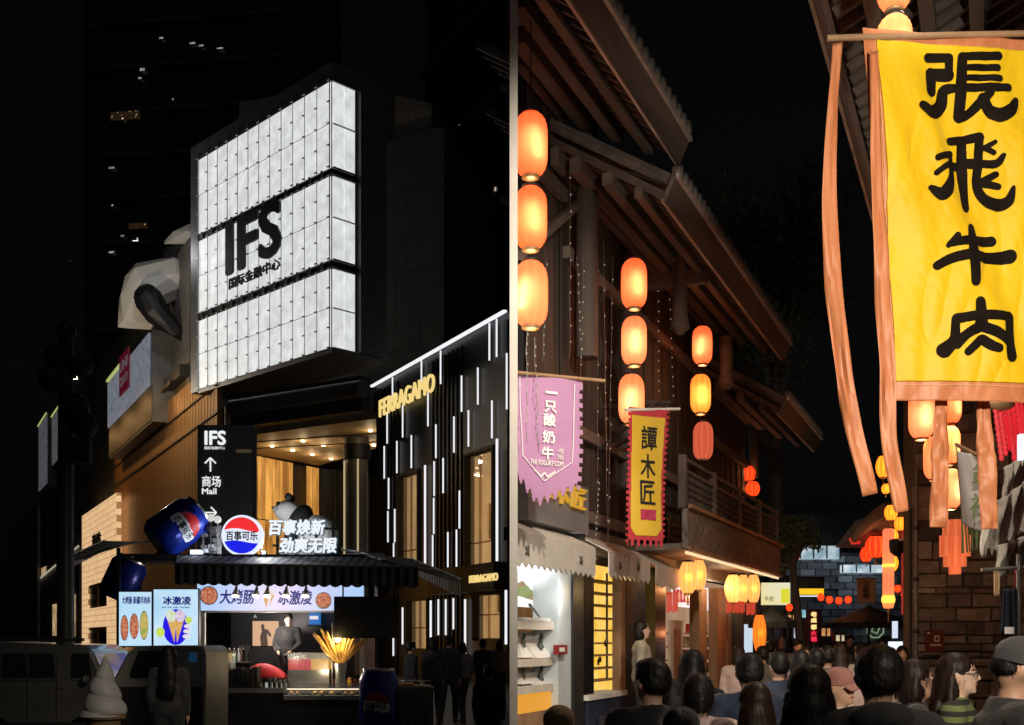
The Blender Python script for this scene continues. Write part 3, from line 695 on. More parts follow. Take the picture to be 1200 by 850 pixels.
# light box posters
for nm, lab, a, b, c, d in (('poster_lightbox', 'lit poster of three sausage snacks beside the kiosk', 140, 177.5, 694, 757), ('poster_lightbox', 'lit poster of two ice cream cones beside the kiosk', 180.5, 232, 691, 757)):
    y = -1.0
    t = thing(nm, lab, 'poster', KF, (kx((a+b)/2, y), y, 0))
    fa = MB().box(kx(a, y), kx(b, y), y-.02, y, kz(d, y), kz(c, y)).build('light_face', em('poster_glow_'+str(int(a)), (.38, .68, .95), .95, (.72, .9, 1), 1.2), t)
    MB().box(kx(a-1, y), kx(b+1, y), y+.001, y+.12, kz(d+1.5, y), kz(c-1.5, y)).build('frame', M['dark'], t)
    for q in (a+3, b-3): MB().box(kx(q, y)-.025, kx(q, y)+.025, y+.02, y+.07, 0, kz(d+1.5, y)).build('leg', M['dark'], t)
    if a < 150:
        tp('大烤肠 新疆羊肉串', (143, 699), (176, 708), y-.025, blue, fa, bold=.02)
        for px, py, rx, rz, m2 in ((146, 736, 4.6, 15, meat), (157.5, 734, 5.2, 15, meat), (169, 733, 5, 17, em('printed_salad', (.35, .5, .08), .75, (.9, .6, .2), 12))):
            disc(px, py, rx, rz, y-.03, M['black'] if px < 150 else M['white'], fa, 'food_picture'); disc(px, py, rx*.9, rz*.92, y-.045, m2, fa, 'food_picture')
    else:
        tp('冰激凌', (191, 699), (224, 709), y-.025, blue, fa, bold=.03)
        tp('香草 草莓  冰爽一夏好滋味', (190, 711), (222, 713), y-.025, blue, fa)
        disc(206, 735, 15, 21, y-.03, em('printed_blue', (.02, .01, .85), .9), fa, 'blue_disc')
        for dx, col_ in ((-4.5, (.6, .85, .3)), (4.5, (.65, .4, .75))):
            poly([(206+dx-5, 727), (206+dx*.35, 753), (206+dx+5, 727)], y-.045-.002*dx*.1, conem, fa, 'cone_picture')
            disc(206+dx*1.15, 722, 6, 7, y-.06-.002*(dx > 0), em('printed_scoop%d' % (dx > 0), col_, .85, (.95, .9, .95), 14), fa, 'scoop_picture')
        disc(188, 741, 5, 5.5, y-.048, em('printed_lime', (.75, .9, .15), .85, (.6, .8, .1), 14), fa, 'lime_picture'); disc(221, 727, 4, 4, y-.05, bpy.data.materials['printed_lime'], fa, 'lime_picture')
        for k in range(3): disc(220-k*.8, 734+k*6, 4.2, 2.4, y-.052, creamm, fa, 'splash_picture')
# round drink logo and slogan on the roof
LG = thing('round_logo_sign', 'round lit red white and blue drink logo on the kiosk roof', 'sign', KF, (kx(281.5), .2, kz(652)))
cx_, cz_, rr_ = kx(281.5), kz(627), 24.2*KY/FP
MB().lathe([(.01, -.08), (rr_, -.08), (rr_, .08), (.01, .08)], (cx_, .2, cz_), 48, rot=Matrix.Rotation(R(90), 3, 'X')).build('rim', em('logo_rim_light', (.8, .86, 1), 1.0), LG, smooth=True)
def wavecut(top):
    r = rr_*.88; pts = []
    N = 24
    f = lambda x: (.30*r+.10*r*math.sin(x/r*2.6+2.6)) if top else (-.36*r+.08*r*math.sin(x/r*2.6+2.6))
    xs0 = math.sqrt(max(r*r-f(-r*.93)**2, 0)); xs1 = math.sqrt(max(r*r-f(r*.93)**2, 0))
    for i in range(N+1):
        x = -xs0+(xs0+xs1)*i/N; pts.append((cx_+x, cz_+f(x)))
    a1 = math.atan2(f(xs1), xs1); a0 = math.atan2(f(-xs0), -xs0)
    if top:
        for i in range(1, N): t = a1+(a0-a1)*i/N; pts.append((cx_+r*math.cos(t), cz_+r*math.sin(t)))
    else:
        a0 -= 0; 
        for i in range(1, N): t = a1+((a0)-(a1))*i/N; pts.append((cx_+r*math.cos(t), cz_+r*math.sin(t)))
    return pts
MB().prism(wavecut(True), .085, .115).build('red_field', em('logo_red', (.9, .03, .035), 1.0), LG)
MB().prism(wavecut(False), .085, .115).build('blue_field', em('logo_blue', (.01, .015, .8), 1.0), LG)
text('百事可乐', kx(263.5), kx(301), kz(633), kz(622), .08, M['black'], LG, bold=.022)
MB().box(kx(279), kx(284), .2, .3, kz(655), kz(650)).build('foot', M['black'], LG)
SLG = thing('slogan_sign', 'glowing white two line slogan letters standing on the kiosk roof', 'sign', KF, (kx(353), .1, kz(652)))
text('百事焕新', kx(314), kx(380), kz(626.5), kz(608.5), .1, M['ledtext'], SLG, depth=.08, bold=.022, shear=.12)
text('劲爽无限', kx(327), kx(394), kz(648), kz(629.5), .1, M['ledtext'], SLG, depth=.08, bold=.022, shear=.12)
bk = em('letter_outline_glow', (.04, .1, .16), .5)
text('百事焕新', kx(313), kx(381), kz(627.5), kz(607.5), .17, bk, SLG, depth=.05, bold=.06, shear=.12, name='outline')
text('劲爽无限', kx(326), kx(395), kz(649), kz(628.5), .17, bk, SLG, depth=.05, bold=.06, shear=.12, name='outline')
for px in (322, 345, 368, 388): MB().box(kx(px)-.02, kx(px)+.02, .2, .25, kz(652), kz(612)).build('stand', M['dark'], SLG)
for z_ in (618, 638): MB().box(kx(316), kx(392), .252, .28, kz(z_)-.02, kz(z_)+.02).build('rail', M['dark'], SLG)
# tilted drink can
M['canblue'] = pm('blue_can_paint', (.008, .02, .22), (.01, .03, .3), 2, .25, .3)
def can(name, label, c, r, h, rot, Y, textured=True, stand=None):
    F = Fr((0, Y), 0); t = thing(name, label, 'can', F, tuple(stand or (c[0], 0, c[2]-h/2)))
    rm = rot
    prof = [(r*.8, -h/2), (r*.86, -h/2+.03), (r, -h/2+.13*h), (r, h/2-.16*h), (r*.8, h/2-.03), (r*.78, h/2), (r*.72, h/2-.02)]
    MB().lathe(prof, c, 32, rot=rm).build('body', M['canblue'], t, smooth=True)
    MB().lathe([(r*.81, h/2-.025), (r*.81, h/2+.012), (r*.75, h/2+.012), (r*.75, h/2-.025)], c, 32, rot=rm).build('rim', M['steel'], t, smooth=True)
    if textured:
        C = Vector(c)
        def wrap(ang0, zc, m, rr, kindf, lift):
            pass
        A0 = -math.pi/2+.12
        def patch(fn, lift, mat, nm):
            N = 20; m = MB(); R0 = r*.72
            vs_ = []; idx = {}; fs = []
            for j in range(N):
                for i in range(N):
                    q = []
                    for di, dj in ((0, 0), (1, 0), (1, 1), (0, 1)):
                        u = -1+2*(i+di)/N; v = -1+2*(j+dj)/N; q.append((u, v))
                    uc = sum(a for a, _ in q)/4; vc = sum(b for _, b in q)/4
                    if uc*uc+vc*vc <= 1 and fn(uc, vc):
                        pts = []
                        for u, v in q:
                            s_ = math.hypot(u, v)
                            if s_ > 1: u /= s_; v /= s_
                            p = Vector(((r+lift)*math.cos(A0+u*R0/r), (r+lift)*math.sin(A0+u*R0/r), v*R0)); pts.append(C+rm @ p)
                        m.add(pts, [(0, 1, 2, 3)])
            return m.build(nm, mat, t)
        wv_ = lambda u: .1*math.sin(u*2.6+2.6)
        patch(lambda u, v: abs(v-wv_(u)) <= .33, .006, pm('can_white', (.6, .62, .66), rough=.35) if 'can_white' not in bpy.data.materials else bpy.data.materials['can_white'], 'white_band')
        patch(lambda u, v: v-wv_(u) > .33, .006, pm('can_red', (.35, .01, .015), rough=.35) if 'can_red' not in bpy.data.materials else bpy.data.materials['can_red'], 'red_field')
        def fnw(x, y_, z):
            return C+rm @ Vector(((r+.012)*math.cos(A0+x/r), (r+.012)*math.sin(A0+x/r), z))
        text('百事可乐', -r*.56, r*.6, -r*.17, r*.2, 0, M['black'], t, depth=.0, bold=.02, fn=fnw)
    return t
cc = P(208, 618, 20.6)
can('giant_can', 'giant tilted blue drink can prop on the kiosk roof', (cc.x, 0, cc.z), .42, 1.0, Matrix.Rotation(R(28), 3, 'Z') @ Matrix.Rotation(R(52), 3, 'Y'), 20.6)
cc = P(145, 678, 20.8)
can('giant_can', 'giant blue can prop tucked under the dark scalloped awning', (cc.x, 0, cc.z), .34, .8, Matrix.Rotation(R(25), 3, 'Y'), 20.8, False)
cc = P(444, 812, 18.6)
can('can_cooler', 'upright can shaped blue drink cooler at the kiosk corner', (cc.x, 0, .62), .33, 1.22, Matrix.Rotation(R(-10), 3, 'Z'), 18.6, True, (cc.x, 0, 0.01))
MB().box(kx(150), kx(207), .3, 1.2, kz(656), kz(648)).build('roof_frame', M['dark'], kio)
for px in (168, 206): MB().bar((kx(px), .75, kz(650)), (kx(px+8), .75, kz(632)), .06).build('roof_frame', M['dark'], kio)
MB().bar((kx(146), .8, kz(690)), (kx(152), .8, kz(652)), .05).build('roof_frame', M['dark'], kio)
MB().box(kx(129)-.03, kx(129)+.03, .4, .46, 0, kz(640)).box(kx(129), kx(160), .4, .46, kz(650), kz(647)).build('post', M['dark'], kio)
# rope of round white lamps next to the can
for i, (px, py) in enumerate(((247, 607), (255, 609), (306, 625))):
    t = thing('globe_lamp', 'round white globe lamp between the tilted can and the round logo' if i < 2 else 'round white globe lamp between the round logo and the slogan letters', 'lamp', KF, (kx(px, .3), .3, kz(655)), 'globe lamps on the kiosk roof' if i < 2 else None)
    MB().ell((kx(px, .3), .3, kz(py, .3)), (.07, .07, .07), 14, 9).build('globe', em('globe_glow', (.75, .78, .72), .8) if 'globe_glow' not in bpy.data.materials else bpy.data.materials['globe_glow'], t, smooth=True)
    MB().tube([(kx(px, .3), .3, kz(py, .3)-.06), (kx(px, .3), .3, kz(655))], .015, 6).build('stem', M['grey'], t)
t = thing('equipment_rack', 'cluttered silver equipment rack behind the round logo', 'rack', KF, (kx(248, .6), .6, kz(652)))
rd = random.Random(5)
for i in range(16):
    x = kx(239+rd.random()*17, .6); z = kz(648-rd.random()*30, .6); MB().box(x-.05, x+.05, .5+rd.random()*.2, .75+rd.random()*.1, z-.03, z+.04).build('module', M['steel'] if i % 2 else M['grey'], t)
for px in (238, 258): MB().box(kx(px, .6)-.015, kx(px, .6)+.015, .6, .63, kz(652), kz(612)).build('post', M['steel'], t)
fl = MB().box(kx(221), kx(233), .1, .25, kz(650), kz(644)).build('floodlight', em('floodlight_glow', (.8, .9, 1), 1.6), None, KF)
tag(fl, 'bright white floodlight lying under the tilted can', 'floodlight')
lamp(None, KF.w(kx(228), -.05, kz(640)), 3, (.75, .85, 1), .08)
# panda figure
PY = 22.5; PFR = Fr((0, PY), 0); q = lambda px, py, y=0: Vector(((px-600)*PY/FP, y, H+(HY-py)*PY/FP))
pd = thing('panda_figure', 'life size panda figure looking out behind the slogan letters', 'statue', PFR, (q(345, 650).x, 0, q(345, 655).z))
M['pw'] = pm('panda_white', (.62, .6, .57), (.7, .68, .65), 6, .7, bump=.4, bscale=60); M['pb'] = pm('panda_black', (.012, .012, .013), (.02, .02, .02), 8, .6, bump=.4, bscale=60)
m = MB(); m.ell(q(336, 599), (.26, .24, .22)); m.ell(q(325, 597), (.1, .13, .09)); m.ell(q(371, 630), (.46, .38, .46)); m.cap(q(340, 605), q(362, 628), .22, .3)
remesh(m, 'body', M['pw'], pd, .03)
m = MB(); m.ell(q(351, 614), (.24, .4, .42), rot=Matrix.Rotation(R(25), 3, 'Y')); m.cap(q(345, 628, -.3), q(338, 650, -.35), .13, .12); m.cap(q(345, 628, .3), q(338, 650, .35), .13, .12)
remesh(m, 'shoulder_fur', M['pb'], pd, .03)
for y in (-.17, .17): MB().ell(q(340, 583.5, y), (.075, .05, .08)).build('ear', M['pb'], pd, smooth=True); MB().ell(q(328, 592, y*.8), (.05, .04, .06), rot=Matrix.Rotation(R(-30), 3, 'Y')).build('eye_patch', M['pb'], pd, smooth=True)
MB().ell(q(319.5, 595), (.025, .04, .025)).build('nose', M['pb'], pd, smooth=True)
MB().box(q(334, 0).x, q(384, 0).x, -.5, .5, q(0, 658).z, q(0, 650).z).build('plinth', M['dark'], pd)
sp2 = thing('floodlight', 'small floodlight added on the kiosk roof to brighten the panda figure', 'floodlight', KF, (kx(310, .2), .5, kz(652)))
MB().box(kx(307, .5), kx(312, .5), .45, .6, kz(652, .5), kz(646, .5)).build('housing', M['black'], sp2)
lamp(sp2, (kx(310, .5), .4, kz(640, .5)), 130, (.9, .95, 1), .06)  # added light that brightens the panda
# menu screen, back poster
t = thing('menu_screen', 'black menu screen hanging under the awning beside the sign board', 'screen', KF, (kx(432), -.3, kz(752)))
MB().box(kx(395), kx(470), -.35, -.28, kz(748), kz(700)).build('panel', M['black'], t)
MB().tube([(kx(405), -.3, kz(700)), (kx(405), -.3, kz(665))], .015).build('bracket', M['dark'], t); MB().tube([(kx(460), -.3, kz(700)), (kx(460), -.3, kz(665))], .015).build('bracket', M['dark'], t)
t = thing('wall_poster', 'lit peach fashion poster seen through the kiosk opening', 'poster', KF, (kx(311, 1.8), 1.9, kz(757, 1.8)))
MB().box(kx(296, 1.9), kx(326, 1.9), 1.9, 1.95, kz(757, 1.9), kz(728, 1.9)).build('light_face', em('peach_poster', (.95, .55, .3), .7), t)
pgm = em('poster_figure', (.12, .05, .03), .4)
m = MB(); m.prism([(kx(a, 1.9), kz(b, 1.9)) for a, b in ((305, 747), (307, 740), (306, 733), (308, 731), (310, 733), (310, 737), (314, 738), (318, 744), (317, 747), (313, 742), (314, 757), (306, 757))], 1.88, 1.895); m.build('figure_print', pgm, t)
t = text('A', kx(296, 1.9), kx(300, 1.9), kz(724.5, 1.9), kz(720.5, 1.9), 1.98, em('small_letter', (.8, .75, .7), .6), kio)
# blue soda banner inside and shelves
t = thing('soda_box', 'bright blue soda carton on the back shelf of the kiosk', 'box', KF, (kx(368), 1.5, kz(733, 1.5)))
MB().box(kx(362, 1.5), kx(374, 1.5), 1.5, 1.7, kz(732, 1.5), kz(717, 1.5)).build('carton', em('blue_carton', (.03, .25, .8), .55), t)
MB().box(kx(363, 1.5), kx(373, 1.5), 1.48, 1.498, kz(726, 1.5), kz(722, 1.5)).build('band', creamm, t)
MB().box(kx(360, 1.5), kx(378, 1.5), 1.45, 1.85, kz(734, 1.5), kz(732.5, 1.5)).box(kx(377, 1.5), kx(378, 1.5), 1.45, 1.85, kz(806, 1.5), kz(734, 1.5)).build('shelf', M['dark'], kio)
# counter goods
ztop = kz(806)
M['glass'] = pm('clear_case_glass', (.8, .85, .85), rough=.05, alpha=.22, spec=.6)
t = thing('display_case', 'glass case of bread on the kiosk counter beside the cart cab', 'display case', KF, (kx(257), .1, ztop))
MB().box(kx(243), kx(271), -.05, .3, kz(787), kz(765)).build('glass', M['glass'], t); MB().box(kx(242), kx(272), -.06, .31, ztop, kz(787)).build('base', M['steel'], t)
MB().box(kx(242), kx(272), -.06, .31, kz(765), kz(763)).build('rim', M['steel'], t)
brd = pm('bread_crust', (.45, .22, .08), (.65, .4, .18), 9, .7, bump=.3)
for i in range(3): MB().ell((kx(250+i*6), .12, kz(784)), (.06, .07, .05)).build('bread', brd, t, smooth=True)
lamp(t, (kx(266), .1, kz(768)), 1.5, (1, .75, .4), .03)
t = thing('drink_tray_case', 'clear drink case with red and yellow juice tubs on the counter', 'juice case', KF, (kx(362), .1, ztop))
MB().box(kx(338), kx(386), -.05, .3, kz(773), kz(765)).build('lid', M['glass'], t)
MB().box(kx(338), kx(386), -.06, .31, ztop, kz(785)).build('base', M['steel'], t)
for a, b, c_ in ((338.5, 351, (.75, .01, .03)), (351.5, 364.5, (.7, .01, .06)), (365, 385.5, (.85, .42, .08))):
    MB().box(kx(a), kx(b), -.05, .3, kz(785), kz(773)).build('tub', em('juice_%d' % a, c_, .6), t)
t = MB()
t.grid(lambda u, v: (kx(288)+(kx(334)-kx(288))*u, -.02+.4*v, kz(795)+.3*math.sin(math.pi*min(max(.08+u*.92, 0), 1))**.6*math.sin(math.pi*v)**.5*(1-.35*u)), 20, 14)
tag(t.build('red_cover', pm('red_cloth', (.55, .02, .03), (.65, .04, .05), 5, .7), None, KF, smooth=True, solid=.02), 'rounded red cloth cover on the kiosk counter', 'cover')
lamp(kio, (kx(310), .5, kz(735)), 45, (1, .85, .75), .08)
M['cup'] = pm('dark_paper_cup', (.03, .028, .026), (.05, .045, .04), 6, .6)
cup = MB().lathe([(.03, 0), (.04, .13), (.036, .13), (.028, .01)], n=12).mesh('cup', M['cup'], smooth=True)
rd = random.Random(2)
for i in range(9):
    px = 300+rd.random()*42 if i > 4 else 316+i*5.5
    o = bpy.data.objects.new('paper_cup', cup); COL.objects.link(o); o.location = KF.w(kx(px, -.08), -.06-.0*i+(.2 if i > 4 else 0), ztop+.002); o.scale = (1, 1, 1.1+.3*rd.random())
    tag(o, 'dark paper cup standing in the row on the kiosk counter', 'cup', 'paper cups on the kiosk counter')
t = thing('cup_rack', 'dark wire rack of stacked cups at the front of the counter', 'rack', KF, (kx(286), -.2, ztop))
for i in range(6):
    for j in range(2): child(cup, 'cup', t, (kx(270+i*6, -.2), -.1+j*.09, ztop+.02), scale=(1.1, 1.1, 2.2+.25*((i+j) % 3)))
MB().box(kx(265), kx(308), -.15, .08, ztop+.001, ztop+.02).build('tray', M['dark'], t)
for i in range(8): MB().box(kx(265+i*6)-.008, kx(265+i*6)+.008, -.17, -.155, ztop, ztop+.4).build('wire', M['dark'], t)
t = thing('fork_holder', 'dark holder of upright forks on the kiosk counter', 'holder', KF, (kx(285), .1, kz(780)))
MB().lathe([(.05, 0), (.06, .2)], (kx(285), .1, kz(775)), 12).build('pot', M['black'], t)
for i in range(5): MB().tube([(kx(285)+(i-2)*.01, .1, kz(772)), (kx(285)+(i-2)*.045, .1, kz(757)+.02*(i % 2))], .008, 6).build('fork', M['steel'], t)
tag(MB().box(kx(311), kx(337), -.02, .2, ztop+.001, ztop+.09).build('white_tray', em('self_lit_tray', (.7, .72, .68), .45, (.4, .5, .3), 14), None, KF), 'long pale glowing tray of vegetables on the counter before the red cover', 'tray')  # tray glows by itself, the counter light is in its material
btm = [pm('bottle_%d' % i, c, tuple(min(v*1.3, 1) for v in c), 4, .2) for i, c in enumerate(((.5, .03, .03), (.6, .4, .05), (.05, .25, .08), (.5, .5, .5)))]
for i in range(9):
    px = 243+i*5.2; b_ = thing('bottle', ('red', 'yellow', 'green', 'white')[i % 4]+' sauce bottle on the back shelf of the kiosk', 'bottle', KF, (kx(px, 1.7), 1.7, kz(775, 1.7)), 'sauce bottles on the kiosk back shelf')
    MB().lathe([(.035, 0), (.04, .02), (.04, .14), (.015, .19), (.015, .23)], (kx(px, 1.7), 1.7, kz(775, 1.7)), 12).build('body', btm[i % 4], b_, smooth=True); MB().lathe([(.018, .225), (.018, .26)], (kx(px, 1.7), 1.7, kz(775, 1.7)), 10).build('cap', M['white'], b_)
MB().box(kx(241, 1.7), kx(292, 1.7), 1.6, 1.95, kz(777, 1.7), kz(775, 1.7)).build('shelf', M['steel'], kio)
for i in range(6):
    px = 388+i*6.4; b_ = thing('snack_box', 'small '+('red', 'white', 'green', 'yellow')[i % 4]+' paper snack box lined up beside the skewer stand', 'box', KF, (kx(px), .25, ztop), 'snack boxes beside the skewers')
    MB().box(kx(px)-.035, kx(px)+.035, .22, .29, ztop+.002, ztop+.1+.03*(i % 2)).build('carton', btm[(i*3) % 4], b_); MB().ell((kx(px), .255, ztop+.12+.03*(i % 2)), (.035, .03, .03)).build('food', brd, b_, smooth=True)
MB().box(kx(338), kx(426), -.13, -.122, ztop-.03, ztop-.012).build('added_counter_strip', em('added_counter_led', (1, .85, .6), 2.2), kio)  # light strip added under the counter edge to brighten the goods
lamp(kio, (kx(345), -.25, kz(772)), 4, (1, .88, .7), .06)  # bare light added for the counter goods
# skewers glowing under a lamp
t = thing('skewer_stand', 'fan of food skewers glowing under a warm lamp on the counter', 'food stand', KF, (kx(400), -.1, ztop))
MB().lathe([(.1, 0), (.09, .2), (.12, .42), (.12, .44), (.1, .44)], (kx(400), -.1, ztop), 16).build('pot', M['steel'], t, smooth=True)
sk1 = pm('fried_skewer', (.65, .35, .08), (.85, .55, .18), 12, .6); 
rd = random.Random(11)
for i in range(44):
    a = -0.75+1.5*rd.random(); b = rd.uniform(-.3, .3); L = rd.uniform(.45, .75); base_ = Vector((kx(400)+a*.05, -.1+b*.05, ztop+.4))
    d_ = Vector((math.sin(a), b*.6-.1, math.cos(a))).normalized()
    o = MB().tube([base_, base_+d_*L*.4], .006, 5).tube([base_+d_*L*.4, base_+d_*L*.6, base_+d_*L*.95, base_+d_*L], [.01, .024, .024, .008], 6).build('skewer', sk1, t, smooth=True)
MB().ell((kx(398), -.22, kz(748)), (.07, .07, .08)).build('bulb', em('warm_bulb', (1, .78, .3), 7), t, smooth=True)
lamp(t, (kx(398), -.33, kz(748)), 30, (1, .68, .25), .06)
MB().tube([(kx(390), -.05, ztop), (kx(390), -.05, kz(730))], .012).build('lamp_arm', M['steel'], t)
for i, px in enumerate((345, 352, 372, 380, 392, 408, 416)):
    o = thing('food_tray', 'steel tray of snacks in the counter display below the juice tubs', 'tray', KF, (kx(px), -.3, ztop-.15), 'snack trays in the counter')
    MB().box(kx(px)-.05, kx(px)+.05, -.35, -.2, ztop-.12, ztop-.09).build('pan', M['steel'], o); MB().ell((kx(px), -.27, ztop-.08), (.04, .05, .03)).build('food', sk1, o, smooth=True)
MB().box(kx(338), kx(426), -.42, -.125, ztop-.2, ztop-.125).build('front_shelf', M['steel'], kio)
MB().box(kx(338), kx(426), -.44, -.425, ztop-.12, ztop+.1).build('sneeze_guard', M['glass'], kio)
lamp(kio, (kx(380), -.3, ztop+.35), 9.0, (1, .8, .5), .05)
# serving table with tray
t = thing('serving_table', 'small draped serving table with a lit glass tray of food', 'table', Fr((0, 18.6), 0), ((482-600)*18.6/FP, 0, 0))
a, b = (461-600)*18.6/FP, (506-600)*18.6/FP; z1 = H+(HY-806)*18.6/FP
MB().box(a, b, 0, .5, z1-.03, z1).build('top', M['grey'], t)
MB().grid(lambda u, v: (a+.02+(b-a-.04)*u, -.01+.02*math.sin(u*25)*v, z1-.03-(z1-.1)*v), 30, 6).build('drape', pm('grey_drape', (.12, .12, .11), (.16, .16, .15), 3, .8), t, smooth=True, solid=.01)
for x in (a+.03, b-.03):
    for y in (.03, .46): MB().box(x-.02, x+.02, y, y+.03, 0, z1-.03).build('leg', M['dark'], t)
MB().box(a+.02, b-.05, .05, .45, z1+.001, z1+.03).build('tray', M['steel'], t); MB().box(a+.02, b-.05, .05, .45, z1+.1, z1+.11).build('glass', M['glass'], t)
for i in range(5): MB().ell((a+.1+i*.05, .2+.05*(i % 2), z1+.05), (.04, .05, .025)).build('food', pm('red_snack', (.5, .1, .04), (.7, .35, .1), 20, .6) if 'red_snack' not in bpy.data.materials else bpy.data.materials['red_snack'], t, smooth=True)
lamp(t, (a+.2, .2, z1+.5), 1.6, (1, .85, .6), .04)
# ---- street pole with cameras
PX = P(77, 748, 18)
t = thing('street_pole', 'thick dark steel pole with lamp heads and cameras beside the van', 'pole', W0, (PX.x, PX.y, 0))
MB().tube([(PX.x, PX.y, 0), (PX.x, PX.y, 6.6)], [.145, .115], 18).build('shaft', M['dark'], t, smooth=True)
MB().lathe([(.2, 0), (.2, .35), (.16, .4)], (PX.x, PX.y, 0), 18).build('base_collar', M['dark'], t, smooth=True)
for (dx, py, r) in ((.2, 480, .22), (.35, 500, .2), (-.1, 420, .2), (.3, 430, .18), (.05, 390, .16), (-.2, 445, .2)):
    z = H+(HY-py)*18/FP; MB().ell((PX.x+dx, PX.y-.1, z), (r, r*.9, r*1.1)).build('lamp_head', M['black'], t, smooth=True)
    MB().tube([(PX.x, PX.y, z-.15), (PX.x+dx, PX.y-.1, z)], .03, 8).build('arm', M['dark'], t)
MB().box(PX.x+.1, PX.x+.45, PX.y-.2, PX.y, H+(HY-545)*18/FP, H+(HY-515)*18/FP).build('control_box', M['black'], t, bevel=.02)
# ---- soft serve prop
IX = P(122, 748, 13.4)
t = thing('ice_cream_prop', 'giant white soft serve ice cream prop beside the vans', 'prop', W0, (IX.x, IX.y, 0))
prof = []; zb_ = H+(HY-838)*13.4/FP; zt_ = H+(HY-769)*13.4/FP
def swirl(u, v):
    th = 2*math.pi*u; g_ = abs(math.sin(math.pi*(v*3.6+u)))**.55; r_ = .275*(1-v)**.8*(.84+.18*g_)+.004
    return (IX.x+r_*math.cos(th)+.02*v*math.sin(v*9), IX.y+r_*math.sin(th), zb_+(zt_-zb_)*v+.015*math.sin(th)*(1-v))
MB().grid(swirl, 40, 90).build('swirl', pm('soft_serve_white', (.62, .61, .6), (.7, .69, .68), 4, .5), t, smooth=True)
MB().lathe([(.14, 0), (.14, .04), (.1, .05), (.2, zb_-.05), (.25, zb_-.04), (.25, zb_+.02)], (IX.x, IX.y, 0), 24).build('cone', pm('waffle_cone', (.3, .18, .08), (.36, .22, .1), 20, .7), t, smooth=True)
# ---- vans
def wheel(parent, c, r, w):
    rot = Matrix.Rotation(R(90), 3, 'X')
    o = MB().lathe([(r*.55, -w/2), (r*.93, -w/2), (r, -w/3), (r, w/3), (r*.93, w/2), (r*.55, w/2)], c, 22, rot=rot).build('wheel', M['black'], parent, smooth=True)
    MB().lathe([(.02, -w/2+.02), (r*.54, -w/2+.03), (r*.54, w/2-.03), (.02, w/2-.02)], c, 18, rot=rot).build('rim', M['grey'], o, smooth=True)
VF = Fr((0, 16.5), 0); vk = 16.5/FP; vx = lambda px: (px-600)*vk; vz = lambda py: H+(HY-py)*vk
van = thing('minivan', 'dark grey minivan parked behind the street pole', 'van', VF, (vx(52), 0, 0))
M['vanp'] = pm('van_grey_paint', (.11, .107, .104), (.14, .137, .132), 2, .3, .2, coat=.6)
pr = [(vx(-45), .35), (vx(128), .35), (vx(130), vz(806)), (vx(122), vz(795)), (vx(108), vz(763)), (vx(95), vz(756)), (vx(-30), vz(752)), (vx(-44), vz(775))]
MB().prism(pr, 0, 1.55).build('body', M['vanp'], van, bevel=.05)
for a, b in ((2, 29), (34, 62), (83, 104)):
    o = MB().prism([(vx(a), vz(795)), (vx(b+3), vz(795)), (vx(b), vz(766)), (vx(a+1), vz(766))], -.012, .02).build('window', M['blackgloss'], van)
    MB().box(vx(a), vx(b+3), -.03, -.013, vz(796.5), vz(795)).build('trim', M['grey'], o)
for px in (32, 66): MB().box(vx(px)-.006, vx(px)+.006, -.006, .01, .4, vz(764)).build('door_seam', M['black'], van)
MB().box(vx(68), vx(74), -.03, 0, vz(806), vz(803)).build('door_handle', M['grey'], van)
for px in (-10, 100): wheel(van, (vx(px), .1, .31), .31, .2)
MB().box(vx(6), vx(20), -.014, 0, vz(818), vz(814)).build('badge', M['grey'], van)
MB().box(vx(124), vx(130), .1, .35, vz(812), vz(805)).build('headlight', M['steel'], van, bevel=.02); MB().box(vx(-40), vx(130), -.02, .0, .42, .5).build('side_trim', M['black'], van)
MB().ell((vx(104), -.12, vz(796)), (.05, .09, .07)).build('wing_mirror', M['vanp'], van, smooth=True); MB().box(vx(-30), vx(95), .1, .14, vz(752)+.005, vz(752)+.05).build('roof_rail', M['dark'], van)
VF = Fr((0, 15.5), 0); vk = 15.5/FP
cab = thing('cart_cab', 'pale boxy three wheeled cart cab beside the lit posters', 'vehicle', VF, (vx(187), 0, 0))
M['cabp'] = pm('pale_cab_paint', (.24, .235, .22), (.29, .285, .265), 3, .5, spec=.3)
MB().prism([(vx(128), .25), (vx(240), .25), (vx(241), vz(765)), (vx(236), vz(757)), (vx(160), vz(757)), (vx(148), vz(766)), (vx(130), vz(800))], 0, 1.3).build('body', M['cabp'], cab, bevel=.05)
o = MB().prism([(vx(196), vz(797)), (vx(233), vz(797)), (vx(234), vz(763)), (vx(194), vz(763))], -.015, .02).build('window', pm('pale_window_blind', (.3, .3, .28), (.34, .34, .32), 2, .25), cab, bevel=.01)
MB().box(vx(222), vx(231), -.025, -.016, vz(776), vz(765)).build('sticker', em('blue_sticker', (.02, .09, .2), .25), o)
MB().prism([(vx(154), vz(795)), (vx(188), vz(795)), (vx(188), vz(763)), (vx(163), vz(763)), (vx(152), vz(790))], -.012, .02).build('window', M['blackgloss'], cab)
MB().box(vx(130), vx(238), -.03, -.001, .3, vz(805)).build('skirt', M['dark'], cab)
for px in (150, 222): wheel(cab, (vx(px), .1, .24), .24, .14)
